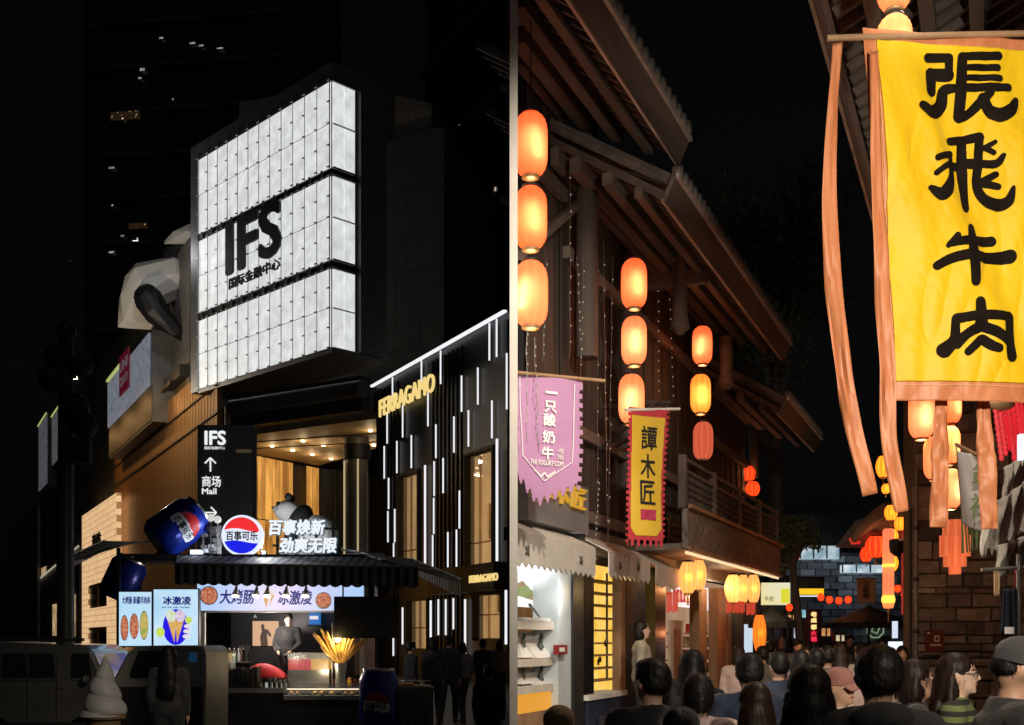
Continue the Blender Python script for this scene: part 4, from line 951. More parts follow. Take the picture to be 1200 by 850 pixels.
# ================================================================== THE LANE (right of the divider wall)
LF = Fr((-.49, 9.98), math.atan2(.918, .396))
L = LF.px
def lx(px, y=0, py=700): return LF.px(px, py, y).x
M['timber'] = pm('dark_timber', (.045, .036, .031), (.09, .072, .062), 3, .7, bump=.35, stretch=(1, 1, .12), bscale=30, rnd=.25)
M['timber_h'] = pm('dark_timber_beam', (.1, .083, .073), (.2, .17, .15), 3, .7, bump=.4, stretch=(.12, 1, 1), bscale=30, rnd=.2)
M['timber_l'] = pm('light_timber', (.26, .15, .08), (.38, .23, .13), 4, .6, bump=.2, stretch=(1, 1, .15), bscale=30)
M['tile'] = pm('clay_roof_tile', (.12, .115, .11), (.24, .23, .22), 5, .75, bump=.3)  # lightened so the tile ends show a lit eave edge
# added divider wall at the row end, keeps the two places' light apart
gw = MB()
for_ = [(602, 7.8), (602, 27.0)]
p0 = Vector((.0015*7.8, 7.8, 0)); p1 = Vector((.0015*27, 27, 0))
gw.slab([(p0.x-.028, p0.y), (p0.x+.028, p0.y), (p1.x+.028, p1.y), (p1.x-.028, p1.y)], 0, 7.4)
tag(gw.build('divider_wall', pm('limewash', (.6, .58, .55), (.7, .68, .65), 2, .85, bump=.2), None), 'tall thin limewashed wall added between the plaza and the timber row', 'wall')
# ---- lane paving
m = MB(); m.slab([LF.w(-9, .0, 0).xy, LF.w(-9, -4.6, 0).xy, LF.w(30, -4.6, 0).xy, LF.w(30, 0, 0).xy], .004, .012)
tag(m.build('pavement', brickmat('lane_flagstone', (.1, .095, .09), (.14, .13, .12), (.04, .04, .04), .8, .4, .5, .4), None, base=(0, 0, 0)), kind='structure')
# ---- timber houses
def house(label, x0f, x1, ze, plank0, plank1, ydep=-1.3, zbase=3.0):
    """x0f(y): where a run at depth y starts; x1 end; ze eave height"""
    h = thing('timber_house', label, 'building', LF, ((x0f(0)+x1)/2, 0, 0))
    slope = .62; zr = lambda y: ze+(y-ydep)*slope
    # boards above the rafters, fascia and drip edge paled to look lit
    m = MB(); a, b = x0f(ydep), x1; c, d = x0f(.8), x1-.0
    m.add([(a, ydep, zr(ydep)+.09), (b, ydep, zr(ydep)+.09), (d, .8, zr(.8)+.09), (c, .8, zr(.8)+.09), (a, ydep, zr(ydep)+.12), (b, ydep, zr(ydep)+.12), (d, .8, zr(.8)+.12), (c, .8, zr(.8)+.12)], [(0, 3, 2, 1), (4, 5, 6, 7), (0, 1, 5, 4), (1, 2, 6, 5), (2, 3, 7, 6), (3, 0, 4, 7)])
    m.build('soffit_board', M['timber'], h)
    fa = MB().bar((a, ydep-.05, ze+.05), (b, ydep-.05, ze+.05), .05, .28, (0, -.45, 1)).build('fascia', M['timber_h'], h)
    MB().bar((a, ydep-.14, ze+.17), (b, ydep-.14, ze+.17), .035, .05).build('drip_edge', pm('lit_edge_tone', (.4, .35, .31), (.65, .6, .55), 9, .6, stretch=(.3, 1, 1)) if 'lit_edge_tone' not in bpy.data.materials else bpy.data.materials['lit_edge_tone'], fa)
    MB().bar((a, ydep+.02, ze-.06), (b, ydep+.02, ze-.06), .03, .035).build('gutter_lip', bpy.data.materials['lit_edge_tone'], fa)
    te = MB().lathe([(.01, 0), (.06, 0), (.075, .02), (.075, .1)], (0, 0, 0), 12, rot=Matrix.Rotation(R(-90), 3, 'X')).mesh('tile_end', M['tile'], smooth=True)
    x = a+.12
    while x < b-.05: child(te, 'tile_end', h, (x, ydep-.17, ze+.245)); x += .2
    for y, w_, hh in ((ydep+.28, .09, .11), (ydep+.62, .12, .14), (ydep+.98, .14, .17), (ydep+1.22, .1, .2)):
        aa = x0f(y); MB().bar((aa, y, zr(y)-hh/2-.05), (b-.12-.1*(y-ydep), y, zr(y)-hh/2-.05), w_, hh).build('purlin', M['timber_h'], h, bevel=.01)
    me = MB().bar((0, ydep+.03, zr(ydep)+.02), (0, .75, zr(.75)+.02), .05, .08).mesh('rafter', M['timber_h'])
    x = x0f(ydep)+.1
    n = 0
    while x < x1-.03 and n < 70:
        if x > x0f(.2): child(me, 'rafter', h, (x, 0, 0)); 
        else:
            ye = ydep+.1
            for k in range(20):
                yy = ydep+.1+k*.1
                if x > x0f(yy): ye = yy
                else: break
            child(MB().bar((0, ydep+.03, zr(ydep)+.02), (0, ye, zr(ye)+.02), .05, .08).mesh('rafter', M['timber_h']), 'rafter', h, (x, 0, 0))
        x += .2; n += 1
    # tile courses on top
    m = MB(); n = int((x1-x0f(ydep))/.22)
    for i in range(n):
        x = x0f(ydep)+.15+i*.22
        ye = ydep
        for kk in range(24):
            if x-.1 > x0f(ydep+kk*.15): ye = ydep+kk*.15
            else: break
        if ye > ydep+.2: m.tube([(x, ydep-.1, zr(ydep-.1)+.2), (x, min(ye, 2.0), zr(min(ye, 2.0))+.2)], .07, 6)
    if n: tag(m.build('roof_tile', M['tile'], h), kind='stuff')
    # plank wall
    pw = .23; x = plank0; k = 0
    mes = [MB().box(.004, pw-.004, 0, .03+.012*q, zbase, ze+.65).mesh('plank', M['timber']) for q in range(3)]
    while x < plank1:
        child(mes[k % 3], 'plank', h, (x, .02*(k % 2), 0)); x += pw; k += 1
    MB().box(plank0, plank1+.0, .06, .12, zbase-.2, ze+.7).build('backing', M['black'], h)
    for z in (zbase+.1, zbase+1.05, ze-.35): MB().box(plank0, plank1, -.09, -.002, z, z+.14).build('rail', M['timber_h'], h, bevel=.01)
    return h
xs_at = lambda y: LF.px(606.5, 700, y).x
hA = house('timber house with the highest eave, lanterns and the lilac banner', xs_at, 2.76, 6.95, xs_at(.13), 2.6)
hB = house('timber house with a long mid height eave above the yellow banner', lambda y: max(xs_at(y), 2.2), 9.35, 6.35, 2.65, 9.2)
hC = house('lower timber house beyond the balcony with the shortest eave', lambda y: 9.0, 12.9, 5.4, 9.25, 12.6)
def post(h, px, py0, py1, y, r, name='post', mat='timber', drop=False):
    p = L(px, py0, y); q = L(px, py1, y)
    m = MB().tube([(p.x, y, q.z), (p.x, y, p.z)], r, 12)
    if drop: m.lathe([(r*.4, q.z-.22), (r*1.25, q.z-.14), (r*1.1, q.z-.02), (r, q.z)], (p.x, y, 0), 12)
    return m.build(name, M[mat], h, smooth=True)
post(hA, 688, 90, 420, -.25, .13); 
MB().bar(L(600+8, 300, -.2), L(688, 230, -.2), .08).build('brace', M['timber_h'], hA)
post(hB, 797, 300, 372, -.75, .1, 'hanging_post', 'timber_h', True); post(hB, 851, 395, 440, -.75, .1, 'hanging_post', 'timber_h', True)
for px in (797, 851):
    p = L(px, 350, -.75); MB().bar((p.x, -1.1, p.z+.25), (p.x, 0, p.z+.25), .12, .2).build('bracket_arm', M['timber_h'], hB, bevel=.015)
post(hB, 735, 300, 640, -.05, .11); post(hC, 884, 440, 560, -.1, .1)
# lower jetty beam with iron brackets
zj = 3.02
MB().box(xs_at(.1), 12.5, -.12, .1, zj-.28, zj).build('jetty_beam', M['timber_h'], hB, bevel=.02)
for px in (703, 722): 
    p = L(px, 478, -.1); MB().bar((p.x, -.1, p.z), (p.x+.05, -.8, p.z+.02), .04).bar((p.x, -.09, p.z-.5), (p.x+.05, -.76, p.z-.01), .03).build('iron_bracket', M['black'], hB)
# ---- balcony
BY = -.75
bx0, bx1 = L(800, 600, BY).x, L(909, 600, BY).x
bal = thing('balcony', 'carved timber balcony with lattice railing above the lane', 'balcony', LF, ((bx0+bx1)/2, BY, 2.9))
M['carved'] = pm('carved_grey_board', (.1, .085, .075), (.3, .27, .24), 14, .8, bump=.8, stretch=(1, 1, .6), bscale=40)
MB().box(bx0, bx1, BY, 0, 2.9, 2.98).build('floor', M['timber_h'], bal)
MB().box(bx0-.05, bx1+.05, BY-.08, BY-.005, 2.92, 3.42).build('fascia', M['carved'], bal)
MB().box(bx0-.06, bx1+.06, BY-.14, BY-.085, 3.42, 3.47).box(bx0-.06, bx1+.06, BY-.12, BY-.085, 2.88, 2.93).build('moulding', M['timber_l'], bal)
MB().box(bx1, bx1+.06, BY, 0, 2.92, 3.42).build('end_board', M['carved'], bal)
for i in range(5):
    x = bx0+(bx1-bx0)*i/4; MB().box(x-.05, x+.05, BY-.05, BY+.05, 3.43, 4.12).build('baluster_post', M['timber_h'], bal, bevel=.008)
for z in (3.48, 3.9, 4.05): MB().box(bx0, bx1, BY-.03, BY+.03, z, z+.05).build('handrail' if z > 4 else 'rail', M['timber_h'], bal, bevel=.006)
me = MB().box(-.012, .012, BY-.015, BY+.015, 3.53, 3.9).mesh('lattice_bar', M['timber'])
for i in range(46): child(me, 'lattice_bar', bal, (bx0+(bx1-bx0)*(i+.5)/46, 0, 0))
for z in (3.62, 3.71, 3.8): MB().box(bx0, bx1, BY-.02, BY+.02, z, z+.02).build('lattice_bar', M['timber'], bal)
MB().box(bx0, bx1, BY-.06, BY-.03, 2.84, 2.875).build('light_strip', em('warm_strip', (1, .72, .4), 1.0), bal)

# ---- ground floor shop fronts (plane y = 0, things inside behind it)
def q(px, py, y=0): return LF.px(px, py, y)
def panel(name, px0, px1, py0, py1, y, d, mat, parent, F=LF):
    pm_ = (px0+px1)/2; a = F.px(px0, py0, y).x; b = F.px(px1, py0, y).x; z1 = F.px(pm_, py0, y).z; z0 = F.px(pm_, py1, y).z
    z0 = max(z0, .02); ab = max(a, min(xs_at(y+d)+.01, b-.01)) if F is LF else a       # stop at the divider wall
    return MB().hexa([(a, y, z0), (b, y, z0), (b, y+d, z0), (ab, y+d, z0), (a, y, z1), (b, y, z1), (b, y+d, z1), (ab, y+d, z1)]).build(name, mat, parent)
s1 = thing('knife_shop', 'bright shop front with kitchen tools on white display trays', 'shop front', LF, (lx(650), 0, 0))
M['orange_wood'] = pm('orange_veneer', (.55, .27, .09), (.65, .34, .13), 3, .5, stretch=(1, 1, .2))
xw0 = xs_at(.9)+.02
MB().box(xs_at(.8)+.02, lx(700), .7, .8, 0, 2.75).build('back_wall', M['orange_wood'], s1)
MB().slab([(xs_at(0)+.02, 0), (lx(700), 0), (lx(700), .7), (xs_at(.7)+.02, .7)], 2.7, 2.75).build('ceiling', M['white'], s1)
panel('light_box', 604.5, 649, 655, 712, .3, .06, em('white_light_box', (.95, .95, .93), 1.0), s1)
lb_ = em('dragonfly_print', (.25, .3, .05), .5, (.6, .3, .1), 8)
p = q(618, 690, .28); 
MB().prism([(q(a, 690, .28).x, q(612, b, .28).z) for a, b in ((605, 686), (612, 681), (620, 690), (638, 696), (637, 703), (622, 702), (606, 698))], .27, .29).build('picture', lb_, s1)
MB().prism([(q(a, 690, .28).x, q(612, b, .28).z) for a, b in ((605, 690), (616, 686), (622, 694), (612, 700), (605, 699))], .255, .269).build('picture', em('green_print', (.3, .42, .05), .6), s1)
M['tray_white'] = pm('white_tray', (.75, .74, .72), (.8, .79, .77), 3, .5); M['blade'] = pm('dark_steel_tool', (.08, .1, .09), (.2, .22, .2), 8, .3, .8)
for (py0, py1) in ((728, 738), (772, 781), (803, 812)):
    panel('shelf', 604.5, 654, py0, py1, .02, .4, M['cream'], s1)
k = 0
for (py0, py1) in ((738, 772), (781, 803)):
    for (a, b) in ((605, 620), (623, 650)):
        x0, x1 = q(a, py0, .1).x, q(b, py0, .1).x; z1 = q((a+b)/2, py0, .25).z; z0 = q((a+b)/2, py1-1, .05).z
        t = thing('display_tray', ('white tray with a folding knife on the upper shelf', 'white tray with scissors and a knife on the upper shelf', 'white tray with a folding knife on the lower shelf', 'white tray with a tape and a knife on the lower shelf')[k], 'tray', LF, ((x0+x1)/2, .1, z0))
        MB().hexa([(x0, .04, z0), (x1, .04, z0), (x1, .1, z0), (max(x0, xs_at(.1)), .1, z0), (max(x0+.02, xs_at(.28)), .28, z1-.03), (x1+.03, .28, z1-.03), (x1+.03, .34, z1-.03), (max(x0+.02, xs_at(.34)), .34, z1-.03)]).build('board', M['tray_white'], t)
        zc = (z0+z1)/2; xc = (max(x0, xs_at(.15)+.03)+x1)/2
        MB().cap((xc-.02, .12, zc+.02), (xc+.05, .14, zc+.09), .022, .02).build('handle', M['blade'], t, smooth=True)
        if k % 2: MB().lathe([(.028, -.012), (.045, -.012), (.045, .012), (.028, .012)], (xc-.05, .11, zc-.02), 16, rot=Matrix.Rotation(R(60), 3, 'X')).build('ring', M['blade'], t, smooth=True)
        else: MB().cap((xc-.04, .1, zc-.03), (xc+.0, .12, zc+.03), .014, .01).build('blade', M['blade'], t, smooth=True)
        k += 1
t = thing('tool_stand', 'small tool leaning on the white counter block under the light box', 'tool', LF, (q(630, 728, .1).x, .1, q(630, 728, .1).z))
panel('block', 612, 645, 724, 729, .02, .2, M['tray_white'], t); MB().cap(q(621, 709, .1), q(632, 723, .1), .018, .012).build('handle', M['blade'], t, smooth=True)
panel('kick_panel', 604.5, 654, 812, 834, .05, .05, em('amber_panel', (1, .42, .03), .75), s1)
panel('kick_base', 604.5, 654, 834, 880, .03, .05, M['timber_l'], s1)
panel('side_post', 654, 671, 662, 900, -.03, .3, pm('blue_grey_panel', (.5, .58, .62), (.58, .66, .7), 2, .5), s1)
t = thing('wall_alarm', 'small dark red alarm box on the blue grey shop post', 'alarm', LF, (q(661, 766, -.1).x, -.1, q(661, 768, -.1).z))
panel('box', 655, 665, 756, 767, -.1, .065, pm('alarm_red', (.25, .015, .02), rough=.4), t); panel('label', 656, 662, 759, 764, -.106, .005, M['tray_white'], t)
panel('door_leaf', 672, 684, 660, 900, -.06, .1, M['black'], s1); panel('door_leaf', 685, 696, 662, 900, -.04, .1, M['blackgloss'], s1)
lamp(s1, (q(630, 640, .2).x, .25, 2.6), 16, (1, .95, .88), .1)
lamp(s1, (q(628, 790, .2).x, -.25, 2.2), 9, (1, .93, .85), .1)
MB().box(xs_at(.3)+.05, lx(650), .2, .28, 2.62, 2.68).build('ceiling_light', em('shop_tube', (1, .96, .9), 6), s1)
# lattice shelf window
s2 = thing('comb_shop', 'narrow shop front with a glowing yellow shelf wall and dark doors', 'shop front', LF, (lx(730), 0, 0))
yl = em('yellow_lit_wall', (.95, .5, .04), 1.0, (1, .7, .18), 5)
panel('lit_wall', 697, 728, 662, 812, .25, .05, yl, s2)
for i, py in enumerate((682, 696, 710, 725, 739, 754, 768, 783, 797)):
    o = panel('shelf', 697, 727, py-1, py+1, .06, .19, M['timber_l'], s2)
panel('divider', 711, 712.5, 672, 796, .1, .012, M['timber'], s2)
for px, py in ((711, 751), (703, 773)):
    t = thing('wall_ornament', 'small silver round ornament hung on the yellow shelf wall' if px > 705 else 'small dark figurine on a yellow wall shelf', 'ornament', LF, (q(px, py, .02).x, .02, q(px, py+4, .02).z))
    c_ = q(px, py, .02); MB().lathe([(.01, -.01), (.035, -.01), (.035, .01), (.01, .01)], c_, 14, rot=Matrix.Rotation(R(90), 3, 'X')).build('disc', M['grey'] if px > 705 else M['black'], t, smooth=True); MB().box(c_.x-.012, c_.x+.012, .03, .05, c_.z-.07, c_.z).build('stem', M['black'], t)
panel('counter', 690, 735, 818, 900, -.08, .3, pm('blue_black_panel', (.02, .03, .06), (.03, .045, .08), 4, .4), s2); panel('counter_edge', 690, 735, 812, 818, -.1, .33, M['tray_white'], s2)
panel('post', 728, 733, 655, 900, -.06, .12, M['timber_l'], s2); panel('post', 734, 742, 655, 900, -.05, .12, M['black'], s2)
panel('dark_room', 742, 768, 655, 900, .6, .05, M['black'], s2); panel('post', 768, 780, 660, 900, -.05, .15, M['blackgloss'], s2)
panel('shutter', 696, 728, 640, 664, .02, .05, M['timber'], s2)
lamp(s2, (q(712, 700, -.3).x, -.35, 2.3), 5, (1, .7, .25), .08)
# red snack shop
M['red_tag0'] = pm('red_packet', (.45, .02, .02), (.6, .06, .04), 9, .5)
s3 = thing('snack_shop', 'warm timber snack shop with red and white lit strips under the balcony', 'shop front', LF, (lx(820), 0, 0))
panel('back_wall', 780, 852, 680, 900, .9, .05, em('peach_room_wall', (.75, .38, .18), .42, (.9, .6, .4), 3, (2, 1, .3)), s3)
panel('light_panel', 790, 822, 690, 712, .3, .05, em('white_red_board', (.95, .9, .88), .9), s3)
for i in range(7): panel('red_strip', 791+i*4, 793.2+i*4, 691, 706, .26, .03, em('red_strip_print', (.6, .02, .05), .8) if 'red_strip_print' not in bpy.data.materials else bpy.data.materials['red_strip_print'], s3)
panel('light_panel', 828, 840, 690, 716, .3, .05, bpy.data.materials['white_red_board'], s3)
text('の', q(830, 700, .28).x, q(838, 700, .28).x, q(834, 706, .28).z, q(834, 694, .28).z, .28, M['black'], s3, bold=.02)
for px, w_ in ((824, 4.5), (846, 5), (855, 2)):
    panel('column', px-w_, px+w_, 690, 900, -.1, .16, M['timber_l'], s3)
panel('pillar_base', 840, 852, 806, 900, -.16, .3, pm('stone_base', (.35, .24, .15), (.45, .32, .2), 5, .8), s3)
rdp = random.Random(8)
for i in range(22):
    px = 803+rdp.random()*30; py = rdp.choice((742, 757, 772, 788)); panel('packet', px, px+3.2, py-9-rdp.random()*3, py, .55, .06, (M['red_tag0'], M['cream'], M['timber_l'])[i % 3], s3)
for py in (742, 757, 772, 788): panel('shelf', 800, 840, py, py+1.6, .5, .3, M['timber_l'], s3)
panel('menu_board', 786, 800, 727, 815, -.02, .04, M['cream'], s3); panel('menu_print', 790, 798, 737, 800, -.03, .008, pm('brown_print', (.28, .1, .05), (.4, .18, .1), 9, .6), s3)
panel('side_board', 833, 840, 716, 815, .1, .03, pm('white_calligraphy_board', (.7, .68, .65), (.2, .18, .16), 18, .7, stretch=(1, 1, .5), lo=.5, hi=.6), s3)
lamp(s3, (q(815, 720, .3).x, .2, 2.5), 26, (1, .68, .4), .1); lamp(s3, (q(850, 720, -.4).x, -.4, 2.6), 9, (1, .7, .38), .08)
sh4 = thing('corner_shop', 'dark shop doorway lit beside a tall printed paper lantern', 'shop front', LF, (lx(880), 0, 0))
panel('wall', 858, 872, 690, 900, 0, .1, M['timber'], sh4); panel('door', 897, 915, 728, 900, .1, .08, pm('blue_door', (.05, .055, .09), (.07, .075, .11), 2, .5), sh4); panel('light_panel', 874, 882, 732, 770, .15, .04, em('cool_panel', (.7, .85, 1), .8), sh4)
panel('back_wall', 872, 930, 690, 900, .7, .05, M['timber_h'], sh4)
lamp(sh4, (q(890, 735, -.4).x, -.5, 2.4), 7, (1, .75, .45), .08)
# white scalloped valances over the shop doors
def valance(px0, px1, pyt, pyb, y, label, n, marks=()):
    a = q(px0, 650, y).x; b = q(px1, 650, y).x; pc = (px0+px1)/2; z1 = q(pc, pyt, y).z; z0 = q(pc, pyb, y).z
    t = thing('shop_valance', label, 'awning', LF, ((a+b)/2, y, z0))
    pts = [(a, z1), (a, z0)]
    for i in range(n): pts += [(a+(b-a)*(i+.5)/n, z0-.05), (a+(b-a)*(i+1)/n, z0)]
    pts.append((b, z1)); pts = pts[::-1]
    MB().prism(pts, y, y+.012).build('cloth', pm('valance_canvas', (.52, .49, .45), (.6, .57, .53), 4, .85, bump=.2) if 'valance_canvas' not in bpy.data.materials else bpy.data.materials['valance_canvas'], t)
    MB().add([(a, y+.012, z1), (b, y+.012, z1), (b, .0, z1+.25), (max(a, xs_at(0)), .0, z1+.25), (a, y+.012, z1+.012), (b, y+.012, z1+.012), (b, .0, z1+.262), (max(a, xs_at(0)), .0, z1+.262)], [(0, 3, 2, 1), (4, 5, 6, 7), (0, 1, 5, 4), (1, 2, 6, 5), (2, 3, 7, 6), (3, 0, 4, 7)]).build('top_cloth', bpy.data.materials['valance_canvas'], t)
    for (mx, my) in marks:
        c_ = q(mx, my, y); text('譚木匠', c_.x-.05, c_.x+.05, c_.z-.05, c_.z+.05, y-.002, M['black'], t, depth=.002, lines=1)
    return t
valance(605.5, 698, 632, 665, -.55, 'long white zigzag valance over the knife shop', 14, ((618, 646), (681, 657)))
valance(714, 762, 652, 676, -.5, 'short white zigzag valance over the yellow shelf window', 9, ((727, 663), (748, 665)))
valance(769, 796, 665, 686, -.45, 'small plain white valance next to the balcony', 2)

# ---- lanterns
def lantern_mesh(R0, Hh, n=26, rows=34, rib=.045):
    prof = [(R0*.5, -Hh/2)]
    for i in range(rows+1):
        t = i/rows; z = -Hh/2+Hh*t; s_ = abs(2*t-1)
        r = R0*(1-.5*s_**5)*(1-rib*(i % 2)); prof.append((r, z*.985))
    prof.append((R0*.5, Hh/2))
    return prof
def lantmat(name, e1, e2, trans, strength):
    m, nt, n, l = _nt(name); n.remove(n['Principled BSDF']); out = n['Material Output']
    e = n.new('ShaderNodeEmission'); e.inputs[1].default_value = strength
    t = n.new('ShaderNodeBsdfTranslucent'); t.inputs[0].default_value = _c(trans); d = n.new('ShaderNodeBsdfDiffuse'); d.inputs[0].default_value = _c(e1)
    tc = n.new('ShaderNodeTexCoord'); sp = n.new('ShaderNodeSeparateXYZ'); l.new(tc.outputs['Object'], sp.inputs[0])
    at = n.new('ShaderNodeMath'); at.operation = 'ARCTAN2'; l.new(sp.outputs['X'], at.inputs[0]); l.new(sp.outputs['Y'], at.inputs[1])
    sn = n.new('ShaderNodeMath'); sn.operation = 'MULTIPLY'; sn.inputs[1].default_value = 5/math.pi; l.new(at.outputs[0], sn.inputs[0])
    no = n.new('ShaderNodeTexNoise'); no.inputs['Scale'].default_value = 4; l.new(tc.outputs['Object'], no.inputs['Vector'])
    fr = n.new('ShaderNodeMath'); fr.operation = 'PINGPONG'; fr.inputs[1].default_value = .5; l.new(sn.outputs[0], fr.inputs[0])
    r = n.new('ShaderNodeValToRGB'); el = r.color_ramp.elements; el[0].position = .25; el[0].color = _c(e1); el[1].position = .4; el[1].color = _c(e2)
    l.new(fr.outputs[0], r.inputs[0])
    l.new(r.outputs[0], e.inputs[0])
    a1 = n.new('ShaderNodeAddShader'); a2 = n.new('ShaderNodeMixShader'); a2.inputs[0].default_value = .75
    l.new(d.outputs[0], a2.inputs[1]); l.new(t.outputs[0], a2.inputs[2]); l.new(a2.outputs[0], a1.inputs[0]); l.new(e.outputs[0], a1.inputs[1]); l.new(a1.outputs[0], out.inputs[0])
    return m
M['lan_red'] = lantmat('red_lantern_paper', (.95, .075, .02), (1, .12, .03), (1, .42, .2), .5)
M['lan_peach'] = lantmat('peach_lantern_paper', (1, .15, .05), (1, .24, .1), (1, .52, .3), .5)
M['lan_dim'] = lantmat('dim_lantern_paper', (.6, .12, .06), (.65, .2, .12), (1, .45, .25), .5)
M['lan_orange'] = lantmat('orange_lantern_paper', (1, .2, .02), (1, .38, .05), (1, .5, .12), .6)
LM = {}
def lantern(label, px, py, Y, h, mat, group=None, w=.54, watt=1.2, out=2.6, hot=(.25, -.72)):
    c = P(px, py, Y); Hh = h*Y/FP; R0 = Hh*w/2
    t = thing('lantern', label, 'lantern', W0, (c.x, c.y, c.z-Hh/2), group)
    key = (mat, round(w, 2))
    if key not in LM:
        LM[key] = (MB().lathe(lantern_mesh(w/2, 1.0), n=26).mesh('shell', M[mat], smooth=True),
                   MB().lathe([(w*.26, 0), (w*.27, .04), (w*.2, .05)], (0, 0, .49), 18).mesh('top_cap', M['black'], smooth=True),
                   MB().lathe([(w*.2, -.05), (w*.27, -.04), (w*.26, 0)], (0, 0, -.49), 18).mesh('bottom_cap', pm('brass_cap', (.3, .2, .1), (.4, .28, .14), 9, .5, .3) if 'brass_cap' not in bpy.data.materials else bpy.data.materials['brass_cap'], smooth=True))
    rz = math.atan2(-c.x, -c.y)*0
    for me in LM[key]:
        child(me, me.name.split('.')[0], t, c, (0, 0, rz), (Hh,)*3)
    if watt:
        for dz in (-.22, -.1, .02, .14): lamp(t, c+Vector((hot[0]*R0*(1-dz*2), hot[1]*R0*.86, dz*Hh)), watt*Hh*Hh*(1.25 if dz < .1 else .7), (1, .72, .45), .03)
    if out: lamp(t, c+Vector((0, 0, -Hh*.62)), out, (1, .58, .3), .05)
    return t
def cord(label, pts, r=.006, mat=None):
    o = MB().tube(pts, r, 5).build('cord', mat or M['black'], None); return tag(o, label, 'cord')
near = 'stack of lanterns by the gable wall'
lantern('deep red orange paper lantern at the top of the stack by the divider wall', 622, 170, 9.7, 74, 'lan_red', near, hot=(.2, -.72))
lantern('orange paper lantern in the middle of the stack by the divider wall', 622, 256, 9.7, 72, 'lan_red', near, hot=(.1, -.72))
lantern('pale peach paper lantern at the bottom of the stack by the divider wall', 622, 345, 9.7, 76, 'lan_peach', near, hot=(-.3, -.72))
cord('thin black cord holding the stack of lanterns by the divider wall', [P(622, 0, 9.7), P(622, 135, 9.7)])
mid = 'stack of lanterns above the yellow banner'
lantern('red orange lantern at the top of the stack above the yellow banner', 743, 333, 12.5, 57, 'lan_red', mid, hot=(.1, -.74))
lantern('pale orange lantern in the middle of the stack above the yellow banner', 743, 400, 12.5, 56, 'lan_peach', mid, hot=(.0, -.74))
lantern('lowest orange lantern of the stack touching the yellow banner', 740, 468, 12.4, 57, 'lan_peach', mid, hot=(-.1, -.74))
cord('thin black cord holding the stack above the yellow banner', [P(743, 290, 12.5), P(743, 306, 12.5)])
third = 'stack of lanterns in front of the balcony'
lantern('red lantern at the top of the stack in front of the balcony', 823, 405, 15.9, 44, 'lan_red', third, hot=(-.2, -.74))
lantern('orange lantern in the middle of the stack in front of the balcony', 821, 462, 15.9, 45, 'lan_orange', third, hot=(.0, -.74))
lantern('dim unlit pinkish lantern at the bottom of the stack in front of the balcony', 824, 517, 15.9, 44, 'lan_dim', third, watt=0, out=0)
cord('thin black cord holding the stack in front of the balcony', [P(823, 360, 15.9), P(823, 384, 15.9)])
M['bead'] = em('fairy_bead', (1, .8, .55), .35)
def ribbed(name, label, px, py, Y, h, w, mat, group=None, out=4, lobes=12):
    c = P(px, py, Y); Hh = h*Y/FP; R0 = w*Y/FP/2
    t = thing(name, label, 'lantern', W0, (c.x, c.y, c.z-Hh/2), group)
    prof = [(R0*.35, -Hh/2)]+[(R0*max(math.sin(math.pi*(.12+.76*i/12)), .2)**.6, -Hh/2+Hh*i/12) for i in range(13)]+[(R0*.35, Hh/2)]
    MB().lathe(prof, c, 48, rib=lambda k, n: 1-.07*(1 if (k*lobes*2//n) % 2 else 0)).build('shell', M[mat], t, smooth=True)
    MB().lathe([(R0*.4, 0), (R0*.42, Hh*.07)], (c.x, c.y, c.z+Hh/2), 16).build('top_cap', M['blackgloss'], t); MB().lathe([(R0*.42, -Hh*.07), (R0*.4, 0)], (c.x, c.y, c.z-Hh/2), 16).build('bottom_cap', M['gold_ceiling'], t)
    MB().tube([c+Vector((0, 0, -Hh*.57)), c+Vector((0, 0, -Hh*.9))], [R0*.05, R0*.12], 8).build('tassel', pm('gold_tassel', (.5, .3, .05), (.6, .4, .1), 20, .7) if 'gold_tassel' not in bpy.data.materials else bpy.data.materials['gold_tassel'], t)
    if out: lamp(t, c+Vector((0, -R0*1.4, 0)), out, (1, .35, .12), .05)
    return t
M['lan_fest'] = lantmat('festival_red_silk', (.85, .03, .01), (1, .12, .02), (1, .3, .05), 1.0)
M['lan_gold'] = lantmat('glowing_gold_silk', (1, .24, .015), (1, .5, .05), (1, .5, .1), 1.05)
ribbed('festival_lantern', 'small red festival lantern over the far end of the balcony, upper of two', 877, 555, 22, 16, 19, 'lan_fest', 'pair of red lanterns past the balcony', 2)
ribbed('festival_lantern', 'small red festival lantern over the far end of the balcony, lower of two', 882, 573, 22, 16, 17, 'lan_fest', 'pair of red lanterns past the balcony', 2)
ribbed('festival_lantern', 'single red lantern hanging in the tree foliage beyond the balcony', 929, 652, 25, 13, 16, 'lan_fest', None, 2)
